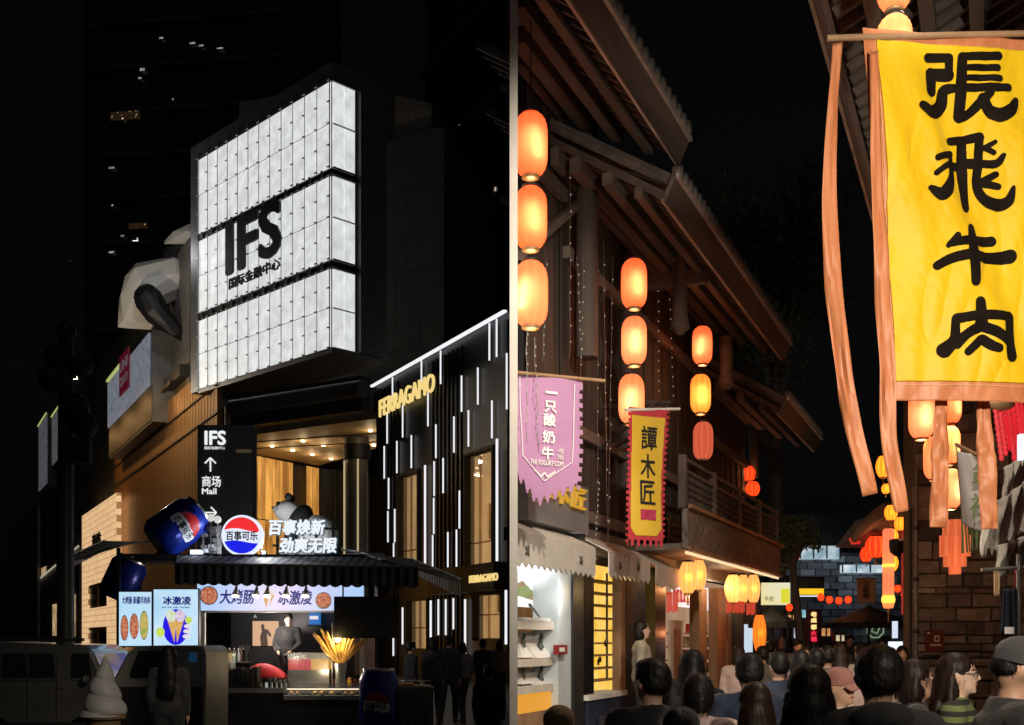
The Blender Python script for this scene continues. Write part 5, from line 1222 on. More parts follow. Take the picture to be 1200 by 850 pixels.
# gold printed lanterns under the balcony
M['lan_cream'] = lantmat('printed_cream_silk', (.95, .42, .1), (1, .68, .3), (1, .7, .3), .62)
g_ = 'cream lanterns under the balcony'
for i, (px, py, h, w, Y, lab) in enumerate(((806, 677, 36, 22, 15.6, 'cream lantern with gold ribs hung at the near end under the balcony'), (819, 674, 34, 18, 16.3, 'second cream lantern hung beside the first under the balcony'), (859, 690, 32, 20, 18.3, 'pale round cream lantern over the shop pillar under the balcony'), (871, 690, 32, 14, 18.9, 'cream lantern between two others near the balcony end'), (883, 690, 32, 16, 19.5, 'gold printed lantern hung last at the balcony end'))):
    t = ribbed('silk_lantern', lab, px, py, Y, h, w, 'lan_cream', g_, 5, 8)
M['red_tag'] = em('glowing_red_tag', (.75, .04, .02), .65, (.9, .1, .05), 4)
for px, py, w, h, Y, lab in ((788, 706, 14, 24, 15.2, 'red paper tag bundle hanging by the small white valance'), (858, 712, 14, 14, 18.3, 'red cloth skirt below the pale round lantern'), (868, 712, 10, 14, 18.7, 'red cloth skirt between the cream lanterns'), (880, 714, 11, 14, 19.3, 'red cloth skirt below the gold printed lantern')):
    c_ = P(px, py, Y); k = Y/FP
    t = thing('red_tag', lab, 'decoration', W0, (c_.x, c_.y, c_.z-h*k/2))
    n_ = 4
    for i in range(n_):
        x = c_.x+(-.5+(i+.5)/n_)*w*k; MB().box(x-w*k/n_*.46, x+w*k/n_*.46, c_.y-.01+.02*(i % 2), c_.y+.01+.02*(i % 2), c_.z-h*k/2+.02*(i % 2), c_.z+h*k/2).build('strip', M['red_tag'], t)
t = ribbed('paper_lantern', 'tall printed orange paper lantern standing by the dark doorway', 890, 742, 19.0, 42, 16, 'lan_orange', None, 4, 6)

# ---- banners
def banner(name, label, A, B, hgt, yf, outline, mat, rod=True, rodmat='timber_l', over=.04):
    """A,B world ends of the rod; outline in (x,z) frame coords from A, z down negative; cut through a fine grid"""
    F = Fr.between(A, B); w = (Vector((B.x, B.y))-Vector((A.x, A.y))).length; zt = (A.z+B.z)/2
    t = thing(name, label, 'banner', F, (w/2, 0, zt-hgt))
    if rod: MB().tube([(-over, 0, A.z+.0), (w+over, 0, B.z+.0)], .016, 10).build('rod', M[rodmat], t, smooth=True)
    return F, w, zt, t
def cutgrid(F, t, x0, x1, z0, z1, yf, inside, mat, nm, nx, nz, lift=0, solid=.003):
    m = MB(); ids = {}
    def vid(i, j):
        if (i, j) not in ids:
            x = x0+(x1-x0)*i/nx; z = z0+(z1-z0)*j/nz; ids[(i, j)] = len(m.v); m.v.append(Vector((x, yf(x, z)-lift, z)))
        return ids[(i, j)]
    for j in range(nz):
        for i in range(nx):
            x = x0+(x1-x0)*(i+.5)/nx; z = z0+(z1-z0)*(j+.5)/nz
            if inside(x, z): m.f.append([vid(i, j), vid(i+1, j), vid(i+1, j+1), vid(i, j+1)]); m.m.append(0)
    return m.build(nm, mat, t, smooth=True, solid=solid)
# lilac banner
A, B = P(603.5, 437, 9.25), P(704, 446, 9.75)
yf = lambda x, z: .02*math.sin(x*7+z*2)+.015*math.sin(z*5+1)
F, w, zt, t = banner('hanging_banner', 'lilac pennant banner with white characters and scalloped edges', A, B, 1.2, yf, None, None)
k = 9.5/FP; zpx = lambda py: zt-(py-441)*k
def ins(x, z):
    d = (zt-z)/k; px = 603.5+x/k
    lim = 112+((px-636)*.78 if px < 636 else (px-636)*-.62) if False else None
    low = 150-abs(px-637)*(.95 if px < 637 else .42)
    low = min(low, 150)
    low += 5*math.sin(px*.62)
    rt = 703-d*.068 - (5 if (d % 11) < 5 and d > 6 else 0)
    return d < low and px < rt
M['lilac'] = pm('lilac_cloth', (.38, .19, .37), (.44, .23, .43), 2, .75, sheen=.2)
cutgrid(F, t, 0, w, zpx(600), zt, yf, ins, M['lilac'], 'cloth', 100, 160)
wp = pm('white_print', (.75, .72, .75), rough=.8)
for i, ch in enumerate('一只酸奶牛'):
    cxp = 653.5-i*1.5; y0_ = (460, 471, 486, 506, 525)[i]; hh = (3, 14, 15, 15, 15)[i]
    text(ch, (cxp-8-603.5)*k, (cxp+8-603.5)*k, zpx(y0_+hh), zpx(y0_), -.012, wp, t, depth=.004, bold=.03, yf=yf)
text('THE YOGURT·COM', (624-603.5)*k, (668-603.5)*k, zpx(547), zpx(541), -.012, wp, t, depth=.004, bold=.02, yf=yf)
text('一杯酸\n奶饭饭', (660-603.5)*k, (668-603.5)*k, zpx(539), zpx(526), -.012, wp, t, depth=.004, yf=yf)
def pline(pts, w_, mat, parent, nm, kx_, kz_, yf, y=-.012):
    m = MB()
    for a, b in zip(pts, pts[1:]):
        n = 12
        for i in range(n):
            p0 = (a[0]+(b[0]-a[0])*i/n, a[1]+(b[1]-a[1])*i/n); p1 = (a[0]+(b[0]-a[0])*(i+1)/n, a[1]+(b[1]-a[1])*(i+1)/n)
            P0 = Vector((kx_(p0[0]), 0, kz_(p0[1]))); P1 = Vector((kx_(p1[0]), 0, kz_(p1[1])))
            P0.y = yf(P0.x, P0.z)+y; P1.y = yf(P1.x, P1.z)+y; m.bar(P0, P1, w_, .003, (0, -1, 0))
    return m.build(nm, mat, parent)
pline([(612, 446), (613, 538), (644, 565), (680, 541), (688, 447)], .008, wp, t, 'border_line', lambda p: (p-603.5)*k, zpx, yf)
pline([(630, 553), (640, 560), (644, 555), (648, 560), (658, 553)], .014, wp, t, 'ornament', lambda p: (p-603.5)*k, zpx, yf)
# grey wall sign with yellow characters behind it
t = thing('wall_sign', 'grey sign box with slanted yellow characters behind the lilac banner', 'sign', LF, (q(655, 600, -.3).x, -.35, q(655, 622, -.3).z))
panel('board', 619, 690, 560, 618, -.35, .12, pm('grey_sign', (.16, .16, .17), (.2, .2, .21), 2, .5), t)
yem = em('yellow_characters', (1, .5, .02), .6)
text('譚木匠', q(628, 575, -.38).x, q(686, 575, -.38).x, q(657, 590, -.38).z, q(657, 563, -.38).z, -.36, yem, t, depth=.04, bold=0, shear=.15)
for px in (622, 684): panel('bracket', px-2, px+2, 616, 632, -.33, .3, M['black'], t)
# yellow and red banner
A, B = P(736, 481, 11.9), P(793, 479, 12.2)
yf2 = lambda x, z: .012*math.sin(x*9+z*3)+.01*math.sin(z*4)
F, w, zt, t = banner('hanging_banner', 'tall yellow banner with red saw tooth border and three black characters', A, B, 1.5, yf2, None, None, rodmat='white')
k2 = 12.05/FP; z2 = lambda py: zt-(py-480)*k2; x2 = lambda px: (px-736)*k2
M['red_cloth2'] = pm('red_border_cloth', (.5, .03, .05), (.6, .06, .08), 3, .8); M['yel_cloth'] = pm('yellow_cloth', (.75, .48, .03), (.8, .55, .06), 3, .75)
def ins2(x, z):
    py = 480+(zt-z)/k2; px = 736+x/k2
    l_, r_ = 736-(py-480)*.02, 793-(py-480)*.035
    tooth = 3 if (py % 7) < 3.5 else 0
    return l_+tooth < px < r_-tooth and py < (641 if int(px/4) % 2 else 634)
cutgrid(F, t, x2(731), x2(794), z2(642), zt, yf2, ins2, M['red_cloth2'], 'border', 70, 160)
def ins3(x, z):
    py = 480+(zt-z)/k2; px = 736+x/k2; l_, r_ = 741.5-(py-480)*.02, 787-(py-480)*.035
    dx = min(px-l_, r_-px); 
    return dx > 0 and 489 < py < 629 and (py < 620 or dx > (py-620)*.8) and (py > 495 or dx > 0)
cutgrid(F, t, x2(731), x2(794), z2(642), zt, yf2, ins3, M['yel_cloth'], 'field', 70, 160, .006)
for i, ch in enumerate('譚木匠'):
    y0_ = (500, 533, 564)[i]; text(ch, x2(754-i*1.2), x2(776-i*1.2), z2(y0_+28), z2(y0_), -.016, M['black'], t, depth=.003, bold=.012, yf=yf2)
o = MB().box(x2(752), x2(773), -.03, -.022, z2(610), z2(598)).build('stamp', pm('red_seal', (.4, .02, .08), (.55, .05, .12), 14, .7), t)
# small scroll behind
sc_ = MB().box(q(780, 600, -.1).x, q(800, 600, -.1).x, -.16, -.12, q(790, 640, -.1).z, q(790, 610, -.1).z).build('wooden_plaque', M['timber_l'], None, LF); tag(sc_, 'plain wooden plaque half hidden behind the tall yellow banner', 'plaque')
# the big yellow banner
A, B = P(1002, 48, 5.45), P(1232, 35, 5.62)
kb = 5.6/FP
F, w, zt, t = banner('hanging_banner', 'large glossy yellow banner with four black brush characters and copper border', A, B, 2.0, None, None, None, over=.15)
def X3(px, py): return (px-1002)*kb
def Z3(py): return zt-(py-42)*kb
from mathutils import noise as _nz
def ybig(x, z):
    f = min((zt-z)/.5, 1)*.8+.2
    n1 = _nz.noise(Vector((x*3.2+z*.9, z*.7, 1.3))); n2 = _nz.noise(Vector((x*7.5-z*2.2, z*1.8+x*2, 5.1))); n3 = _nz.noise(Vector((x*15+z*9, z*5-x*8, 9.7)))
    return f*(.055*n1+.016*(1-2*abs(n2))+.0025*(1-2*abs(n3))+.012*math.sin(x*13+4*n1+z*1.5))
lean = lambda py: (py-55)*.072
satin = pm('yellow_satin', (.72, .45, .003), (.8, .54, .008), 1.2, .5, sheen=.1, spec=.4, bump=.15, bscale=260)
copper = pm('copper_satin', (.5, .17, .07), (.6, .23, .1), 9, .5, spec=.5, stretch=(2, 2, .25), bump=.25, bscale=14)
def sheet(l0, top, bot, nx, nz, mat, nm, lift):
    def fn(u, v):
        py = top+(bot-top)*v; x = X3(l0+lean(py), 0); x += (X3(1240, 0)-x)*u; z = Z3(py-2.2*(x/kb-20)/100*(1-v)); return (x, ybig(x, z)-lift, z)
    return MB().grid(fn, nx, nz).build(nm, mat, t, smooth=True, solid=.002)
sheet(1012, 43, 466, 120, 200, copper, 'border', 0); sheet(1027.5, 56, 444, 150, 260, satin, 'field', .007)
pline([(1025+lean(60), 56), (1025+lean(250), 250), (1025+lean(448), 448), (1235, 448)], .003, pm('stitching', (.7, .4, .2), rough=.7), t, 'seam', lambda p: X3(p, 0), Z3, ybig, -.004)
ink = pm('black_ink', (.008, .005, .004), (.013, .009, .007), 8, .8, spec=.08)
def brush(o, s, strokes, nm):
    m = MB(); lf = .014
    for pts, ws in strokes:
        lf += .0003
        P2 = [(o[0]+a/s, o[1]+b/s) for a, b in pts]; W2 = [v/s for v in ws]
        # resample
        S = []; 
        for i in range(len(P2)-1):
            p_, q_ = P2[i], P2[i+1]; pm1 = P2[max(i-1, 0)]; pq = P2[min(i+2, len(P2)-1)]
            for kk in range(10):
                u = kk/10
                def cr_(a, b, c, d): return .5*((2*b)+(-a+c)*u+(2*a-5*b+4*c-d)*u*u+(-a+3*b-3*c+d)*u**3)
                S.append((cr_(pm1[0], p_[0], q_[0], pq[0]), cr_(pm1[1], p_[1], q_[1], pq[1]), W2[i]+(W2[i+1]-W2[i])*u))
        S.append((*P2[-1], W2[-1]))
        # end caps
        def dirv(a, b):
            dx, dy = b[0]-a[0], b[1]-a[1]; L_ = math.hypot(dx, dy) or 1; return dx/L_, dy/L_
        rows = []
        d0 = dirv(S[0], S[1]); d1 = dirv(S[-2], S[-1])
        for a in (80, 60, 40, 20): r_ = S[0][2]/2; rows.append((S[0][0]-d0[0]*r_*math.sin(R(a)), S[0][1]-d0[1]*r_*math.sin(R(a)), S[0][2]*math.cos(R(a)), d0))
        for i, s_ in enumerate(S): rows.append((s_[0], s_[1], s_[2], dirv(S[max(i-1, 0)], S[min(i+1, len(S)-1)])))
        for a in (20, 40, 60, 80): r_ = S[-1][2]/2; rows.append((S[-1][0]+d1[0]*r_*math.sin(R(a)), S[-1][1]+d1[1]*r_*math.sin(R(a)), S[-1][2]*math.cos(R(a)), d1))
        nA = 6; base = len(m.v)
        for (x_, y_, w_, d_) in rows:
            for a in range(nA+1):
                f = a/nA-.5; px = x_-d_[1]*w_*f; py = y_+d_[0]*w_*f
                X_ = X3(px, py); Z_ = Z3(py); m.v.append(Vector((X_, ybig(X_, Z_)-lf, Z_)))
        for i in range(len(rows)-1):
            for a in range(nA):
                b_ = base+i*(nA+1)+a; m.f.append([b_, b_+1, b_+nA+2, b_+nA+1]); m.m.append(0)
    return m.build(nm, ink, t)
brush((1070, 40), 6.07, [([(138, 185), (290, 175)], [66, 62]), ([(292, 175), (296, 300)], [60, 58]), ([(165, 298), (290, 293)], [88, 88]), ([(160, 290), (165, 415)], [78, 75]), ([(350, 376), (265, 400), (245, 500), (170, 565), (85, 530)], [55, 75, 90, 105, 60]), ([(392, 165), (388, 400), (375, 580)], [72, 76, 80]), ([(400, 158), (660, 140)], [55, 62]), ([(440, 232), (652, 225)], [46, 50]), ([(440, 303), (675, 296)], [42, 46]), ([(370, 376), (740, 355)], [58, 58]), ([(375, 585), (450, 550), (530, 470), (600, 400)], [72, 62, 70, 60]), ([(545, 440), (590, 520), (670, 557), (760, 510), (800, 440)], [70, 84, 100, 90, 50])], 'brush_character')
brush((1070, 150), 7.73, [([(395, 108), (680, 55)], [72, 86]), ([(675, 60), (668, 300), (650, 480), (715, 610), (850, 660), (950, 615), (985, 500)], [84, 84, 80, 95, 115, 95, 34]), ([(515, 110), (520, 400), (528, 705)], [86, 92, 90]), ([(540, 295), (650, 295)], [92, 92]), ([(230, 298), (395, 225)], [58, 60]), ([(225, 428), (340, 345), (400, 330)], [50, 55, 60]), ([(388, 225), (388, 430), (335, 560), (265, 618), (172, 565)], [50, 76, 115, 118, 50]), ([(400, 335), (520, 320)], [75, 75]), ([(725, 150), (815, 98)], [55, 40]), ([(730, 150), (808, 190)], [50, 46]), ([(700, 290), (830, 288), (892, 215)], [70, 76, 44]), ([(690, 460), (820, 390)], [70, 62]), ([(690, 470), (845, 500)], [76, 56])], 'brush_character')
brush((1070, 250), 9.23, [([(680, 140), (690, 430), (695, 725)], [90, 150, 110]), ([(400, 355), (500, 245)], [56, 70]), ([(420, 335), (600, 292), (940, 258)], [70, 100, 112]), ([(275, 575), (450, 485), (650, 445), (950, 445), (1140, 420)], [95, 105, 115, 130, 150])], 'brush_character')
brush((1070, 330), 8.5, [([(690, 185), (698, 400)], [94, 125]), ([(445, 362), (690, 322), (1015, 312)], [95, 95, 98]), ([(436, 360), (432, 560), (330, 672)], [78, 110, 150]), ([(1018, 320), (1012, 500), (1035, 705)], [118, 122, 118]), ([(690, 430), (560, 505), (460, 600)], [110, 92, 110]), ([(700, 430), (840, 480), (990, 560)], [95, 105, 95]), ([(690, 565), (570, 680)], [90, 78]), ([(710, 555), (800, 620), (880, 642)], [90, 95, 80])], 'brush_character')
def ribbon(label, pts, w_, Y, tw=.3, mat=None):
    W = [P(a, b, Y) for a, b in pts]; n = len(W)
    m = MB(); N = 60
    def at(u):
        f = u*(n-1); i = min(int(f), n-2); u_ = f-i
        p_, a, b, c = W[max(i-1, 0)], W[i], W[i+1], W[min(i+2, n-1)]
        return .5*((2*a)+(-p_+b)*u_+(2*p_-5*a+4*b-c)*u_*u_+(-p_+3*a-3*b+c)*u_**3)
    def fn(u, v):
        p = at(v); d = (at(min(v+.01, 1))-at(max(v-.01, 0))).normalized(); s_ = d.cross(Vector((0, 1, 0))).normalized()
        t_ = tw*math.sin(v*7); ax = s_*math.cos(t_)+Vector((0, 1, 0))*math.sin(t_)
        return p+ax*(u-.5)*w_*(.55+.45*min(v*3, 1))+Vector((0, .02*_nz.noise(Vector((v*9, u*2, Y+pts[0][0])))+.012*_nz.noise(Vector((v*4, u*5, pts[0][0]))), 0))
    m.grid(fn, 6, N)
    return tag(m.build('ribbon', mat or copper, None, smooth=True, solid=.0015), label, 'ribbon')
ribbon('long copper ribbon blown clear of the yellow banner from the rod end', [(982, 50), (976, 130), (972, 230), (977, 330), (988, 430), (1000, 500), (1020, 580)], .085, 5.5, .5)
ribbon('copper ribbon running down the left border of the yellow banner', [(1024, 60), (1027, 180), (1032, 300), (1039, 420), (1043, 520), (1057, 600)], .075, 5.42, .25)
ribbon('straight copper ribbon below the banner in front of the lit lanterns', [(1103, 462), (1102, 510), (1101, 560), (1100, 618)], .088, 5.6, .15)
ribbon('straight copper ribbon below the banner beside the green edged flag', [(1152, 462), (1154, 510), (1157, 560), (1160, 620)], .092, 5.65, .15)
# ---- pendant fill lamps added out of the picture to brighten banners and crowd
def pendant(label, x, y, z, e, dst, ang, col=(1, .86, .68), grp='added fill lamps over the lane mouth'):
    t = thing('fill_pendant', label, 'lamp', W0, (x, y, z), grp)
    MB().lathe([(.03, .22), (.05, .2), (.2, .03), (.19, .02), (.04, .18)], (x, y, z), 20).build('shade', M['dark'], t, smooth=True)
    MB().ell((x, y, z+.05), (.06, .06, .07)).build('bulb', em('fill_pendant_bulb', (1, .86, .68), 6) if 'fill_pendant_bulb' not in bpy.data.materials else bpy.data.materials['fill_pendant_bulb'], t, smooth=True)
    MB().tube([(x, y, z+.22), (x, y, z+2.5)], .008, 5).build('flex', M['black'], t)
    o = lamp(t, (x, y, z-.1), e, col, .12, 'SPOT', spot=ang); aim(o, (x, y, z), dst)
pendant('added fill lamp hung high over the mouth of the lane', 2.2, 4.6, 6.2, 1500, (.8, 11, 3.0), 62)
pendant('added fill lamp hung beside the big yellow banner', 2.0, 1.0, 3.7, 1300, (3.0, 5.6, 3.35), 74)
pendant('added fill lamp hung over the crowd in the lane', 3.0, 7.4, 6.6, 380, (2.2, 9.0, 0), 110)
# ---- right hand row
RO = (.75+.423*8, 8.0); RF = Fr(RO, math.atan2(-.918, -.396))
rx = lambda Y: (8-Y)/.918
rh = thing('timber_house', 'timber eave and shop row behind the big yellow banner', 'building', RF, (0, 0, 0))
ye, ze = -1.73, 6.4; slope = .5; zr = lambda y: ze+(y-ye)*slope
x0, x1 = rx(15.8), rx(5.2)
m = MB(); m.add([(x0, ye, zr(ye)+.09), (x1, ye, zr(ye)+.09), (x1, 1.4, zr(1.4)+.09), (x0, 1.4, zr(1.4)+.09), (x0, ye, zr(ye)+.12), (x1, ye, zr(ye)+.12), (x1, 1.4, zr(1.4)+.12), (x0, 1.4, zr(1.4)+.12)], [(0, 3, 2, 1), (4, 5, 6, 7), (0, 1, 5, 4), (1, 2, 6, 5), (2, 3, 7, 6), (3, 0, 4, 7)]); m.build('soffit_board', M['timber'], rh)
fa = MB().bar((x0, ye-.05, ze+.05), (x1, ye-.05, ze+.05), .05, .28, (0, -.45, 1)).build('fascia', M['timber_h'], rh)
MB().bar((x0, ye-.14, ze+.17), (x1, ye-.14, ze+.17), .03, .05).build('drip_edge', bpy.data.materials['lit_edge_tone'], fa)
for y in (ye+.3, ye+.65, ye+1.0): MB().bar((x0+.1, y, zr(y)-.1), (x1, y, zr(y)-.1), .11, .13).build('purlin', M['timber_h'], rh)
me = MB().bar((0, ye+.03, zr(ye)+.02), (0, 1.2, zr(1.2)+.02), .05, .08).mesh('rafter', M['timber_h'])
for i in range(int((x1-x0)/.22)): child(me, 'rafter', rh, (x0+.1+i*.22, 0, 0))
me = MB().box(.004, .226, 0, .03, 0, 6.9).mesh('plank', M['timber'])
for i in range(int((x1-x0)/.23)):
    child(me, 'plank', rh, (x0+i*.23, .02*(i % 2), 0))
MB().box(x0, x1, .06, .14, 0, 6.9).build('backing', M['black'], rh)
# stone wall facing down the lane
WY = 16.0; WF = Fr((0, WY), 0); wk = WY/FP; wx = lambda px: (px-600)*wk; wz_ = lambda py: H+(HY-py)*wk
sw = thing('stone_wall', 'rough stone block wall end with a dark red plaque on the right', 'wall', WF, (wx(1140), 0, 0))
MB().box(wx(1073), wx(1225), .05, .5, 0, 6.2).build('mortar', pm('old_mortar', (.13, .105, .08), (.19, .155, .12), 10, .95, bump=.5), sw)
stm = [pm('stone_block_%d' % i, c1, c2, 7, .85, bump=.7, bscale=18, rnd=.35) for i, (c1, c2) in enumerate((((.2, .17, .14), (.33, .29, .25)), ((.13, .115, .1), (.23, .205, .18)), ((.28, .24, .2), (.44, .39, .33))))]
rd = random.Random(21); z = .5
while z < 5.6:
    hh = rd.choice((.09, .12, .2, .26)) if z < 2.6 else rd.choice((.2, .27, .3)); x = wx(1072)-rd.random()*.05+.02
    while x < wx(1215):
        ww = rd.uniform(.22, .6); o = .02+rd.random()*.045
        jx = [rd.uniform(-.012, .012) for _ in range(8)]
        m = MB(); a, b, c, d = x+.012, x+ww-.012, z+.01, z+hh-.01
        m.hexa([(a+jx[0], -o, c+jx[1]), (b+jx[2], -o, c+jx[3]), (b, .06, c), (a, .06, c), (a+jx[4], -o, d+jx[5]), (b+jx[6], -o, d+jx[7]), (b, .06, d), (a, .06, d)])
        m.build('block', rd.choice(stm), sw, bevel=.014); x += ww
    z += hh
t = thing('wall_plaque', 'dark red notice plaque with white marks on the stone wall', 'plaque', WF, (wx(1092), -.1, wz_(766)))
MB().box(wx(1081), wx(1103), -.12, -.08, wz_(765), wz_(739)).build('board', pm('plaque_red', (.13, .025, .02), (.17, .035, .03), 4, .45), t, bevel=.006)
for a, b, c, d in ((1091, 1097, 745, 752), (1086, 1099, 755, 757), (1083, 1086, 741, 743)): MB().box(wx(a), wx(b), -.126, -.121, wz_(d), wz_(c)).build('mark', wp, t)
MB().box(wx(1092.5), wx(1095.5), -.13, -.127, wz_(750.5), wz_(746.5)).build('mark', bpy.data.materials['plaque_red'], t)
MB().box(wx(1080), wx(1104), -.14, -.08, wz_(767.5), wz_(765)).build('ledge', M['grey'], t)
t = thing('drain_pipe', 'grey drain pipe running up the corner of the stone wall', 'pipe', WF, (wx(1070), 0, 0))
MB().tube([(wx(1070), -.12, 0), (wx(1070), -.12, 4.2)], .03, 10).build('pipe', M['grey'], t, smooth=True)
for py in (620, 680, 740): MB().lathe([(.045, -.03), (.045, .03)], (wx(1070), -.12, wz_(py)), 10).build('clamp', M['dark'], t)
MB().tube([(wx(1064), -.1, 0), (wx(1064), -.1, 3.6)], .022, 8).build('conduit', M['black'], t, smooth=True)
# lanterns of the right row
lantern('big orange lantern hanging above the banner rod', 1048, -25, 7.2, 74, 'lan_peach', None)
lantern('big orange lantern hidden behind the top of the yellow banner', 1048, 58, 7.2, 76, 'lan_peach', None)
gR = 'lanterns below the big yellow banner'
lantern('orange lantern between the two ribbons just below the banner border', 1080, 486, 13, 56, 'lan_peach', gR, hot=(.0, -.74), out=6)
lantern('red orange lantern half hidden behind the straight ribbon at its top', 1113, 472, 13.2, 50, 'lan_red', gR, out=6)
lantern('orange lantern half hidden behind the straight ribbon in its middle', 1113, 522, 13.2, 44, 'lan_red', gR, out=6)
lantern('pale lantern peeking out on the lane side of the straight ribbon', 1096, 537, 13.0, 50, 'lan_peach', gR, out=6)
lantern('orange lantern behind the low end of the straight ribbon', 1114, 573, 13.2, 46, 'lan_peach', gR, out=6)
# tiered woven lantern
c = P(1119, 640, 13); t = thing('woven_lantern', 'tiered woven lantern hanging in front of the stone wall', 'lantern', W0, (c.x, c.y, c.z-.32))
wmat = lantmat('woven_rattan', (.4, .12, .05), (.62, .25, .12), (.9, .45, .25), .45)
k = 13/FP
for i, (r, za, zb_) in enumerate(((14, 610, 640), (17.5, 628, 652), (13, 650, 664), (7, 664, 673))):
    rib = [(r*k*(1-.02*(j % 2)), H+(HY-(za+(zb_-za)*(1-j/12)))*k) for j in range(13)]
    MB().lathe([(r*k*.8, rib[0][1])]+rib+[(r*k*.8, rib[-1][1])], (c.x, c.y, 0), 26).build('tier', wmat, t, smooth=True)
lamp(t, (c.x-.1, c.y-.45, c.z-.45), 26, (1, .55, .28), .05)
# chain of small gold lanterns and red globes
gC = 'string of small gold lanterns at the lane corner'
for i, (px, py, h, w, Y, lab) in enumerate(((1035, 547, 24, 17, 18, 'square topped red gold lantern highest on the corner string'), (1038, 573, 11, 10, 18.3, 'tiny gold lantern under the highest one on the corner string'), (1044, 601, 17, 15, 18.2, 'gold ribbed lantern in the middle of the corner string'), (1055, 614, 15, 14, 18.6, 'gold ribbed lantern hung beside the corner string'), (1045, 629, 17, 15, 18, 'gold ribbed lantern below the middle one on the corner string'), (1045, 660, 18, 15, 17.8, 'lowest gold ribbed lantern on the corner string'))):
    ribbed('gold_lantern', lab, px, py, Y, h, w, 'lan_gold', gC, 2.2, 10)
ribbed('festival_lantern', 'round red lantern partly behind the gold string at the lane corner', 1026, 641, 20, 24, 24, 'lan_fest', None, 3, 10)
ribbed('festival_lantern', 'round red lantern nearest the hooked eave at the lane corner', 1036, 637, 20.5, 22, 18, 'lan_fest', None, 0, 10)
ribbed('festival_lantern', 'dim red lantern deeper under the corner eave', 1015, 650, 22, 16, 14, 'lan_fest', None, 0, 10)
c = P(1041, 667, 17.6); k = 17.6/FP; t = thing('tube_lantern', 'long pale tube lantern with a bright ring hung at the lane corner', 'lantern', W0, (c.x, c.y, c.z-48*k))
MB().lathe([(5*k, -46*k), (6.5*k, -42*k), (6.5*k, 44*k), (5*k, 47*k)], c, 20).build('tube', lantmat('tube_paper', (.75, .2, .1), (.85, .3, .16), (1, .5, .3), .65), t, smooth=True)
MB().lathe([(6.8*k, -40*k), (8*k, -36*k), (6.8*k, -31*k)], c, 20).build('ring', em('ring_light', (1, .62, .08), 1.6), t, smooth=True); MB().lathe([(6.8*k, 2*k), (7.6*k, 4*k), (6.8*k, 6*k)], c, 20).build('ring', bpy.data.materials['ring_light'], t, smooth=True)
MB().tube([c+Vector((0, 0, -46*k)), c+Vector((0, 0, -62*k))], .012, 6).build('tassel', bpy.data.materials['gold_tassel'], t)
c = P(1062, 668, 18.6); t = MB().box(c.x-.07, c.x+.07, c.y-.03, c.y+.03, c.z-.75, c.z+.75).build('vertical_sign', em('deep_red_sign', (.35, .01, .01), .6, (.6, .03, .02), 3), None); tag(t, 'narrow deep red vertical sign beside the drain pipe', 'sign')
# small hooked eave with a red lit tip
t = thing('corner_eave', 'small upturned eave with a red lit tip at the lane corner', 'roof', W0, tuple(P(1030, 660, 20.5)))
a, b = P(1000, 634, 20.2), P(1044, 596, 19.6)
MB().tube([a, a.lerp(b, .2)+Vector((0, 0, .05)), a.lerp(b, .6)+Vector((0, 0, .08)), b], [.07, .1, .14, .16], 8).build('ridge', M['timber_h'], t, smooth=True)
m = MB(); c1, c2 = P(1068, 600, 19.6), P(1068, 650, 20.8); m.hexa([a+Vector((0, .1, 0)), P(1066, 645, 20.5), P(1066, 642, 22.5), a+Vector((.1, 1.5, 0)), b, c1, c1+Vector((0, 2, 0)), b+Vector((0, 2, 0))]); m.build('roof', M['tile'], t)
MB().tube([P(996, 631, 20.2), P(1000, 635, 20.2), P(1008, 636, 20.15)], [.03, .06, .03], 8).build('tip', em('red_tip_glow', (.75, .03, .02), .8), t, smooth=True)
# security dome and arm
c = P(1051, 642, 17); t = thing('security_camera', 'black dome camera on an arm among the corner lanterns', 'camera', W0, (c.x, c.y, c.z))
MB().lathe([(.03, -.13), (.1, -.07), (.115, 0), (.115, .12), (.05, .14)], c, 16).build('dome', M['black'], t, smooth=True); MB().tube([c+Vector((0, 0, .12)), P(1072, 632, 16.2)], .02).build('arm', M['white'], t)
# green edged flag, red bundle, ragged cloths, clothes
A, B = P(1123, 520, 9.6), P(1164, 545, 9.0)
F, w, zt, t = banner('hanging_flag', 'white flag with green edge stripes and green characters behind the ribbon', A, B, 1.0, None, None, None, rodmat='timber_l')
kf = 9.3/FP; yff = lambda x, z: .03*math.sin(x*9+z*3); grn = pm('green_cloth', (.16, .26, .09), (.2, .3, .12), 4, .8)
slp = (A.z-B.z)/max(w, .01)
cutgrid(F, t, .0, w, A.z-.95, A.z, lambda x, z: yff(x, z), lambda x, z: x < .035 or (A.z-x*slp*.6-.95 < z < A.z-x*slp*.6-.68 and int(x/.045) % 2 == 0) , grn, 'edge_stripe', 60, 80)
cutgrid(F, t, .0, w, A.z-1.1, A.z, lambda x, z: yff(x, z), lambda x, z: x > .04 and A.z-x*slp*.6-.68 < z < A.z-x*slp*.6-.06, pm('white_flag_cloth', (.6, .6, .6), (.68, .68, .7), 3, .8), 'cloth', 60, 80, .002)
text('錦', w*.55, w*.98, A.z-.40, A.z-.22, -.03, grn, t, depth=.003, yf=yff); text('社', w*.55, w*.98, A.z-.68, A.z-.48, -.03, grn, t, depth=.003, yf=yff)
t = thing('red_bundle', 'bundle of glowing red paper strings hung beside the ragged cloth', 'decoration', W0, tuple(P(1180, 545, 8.2)))
rdm = em('glowing_red_paper', (.9, .02, .03), .9, (.7, .01, .02), 12)
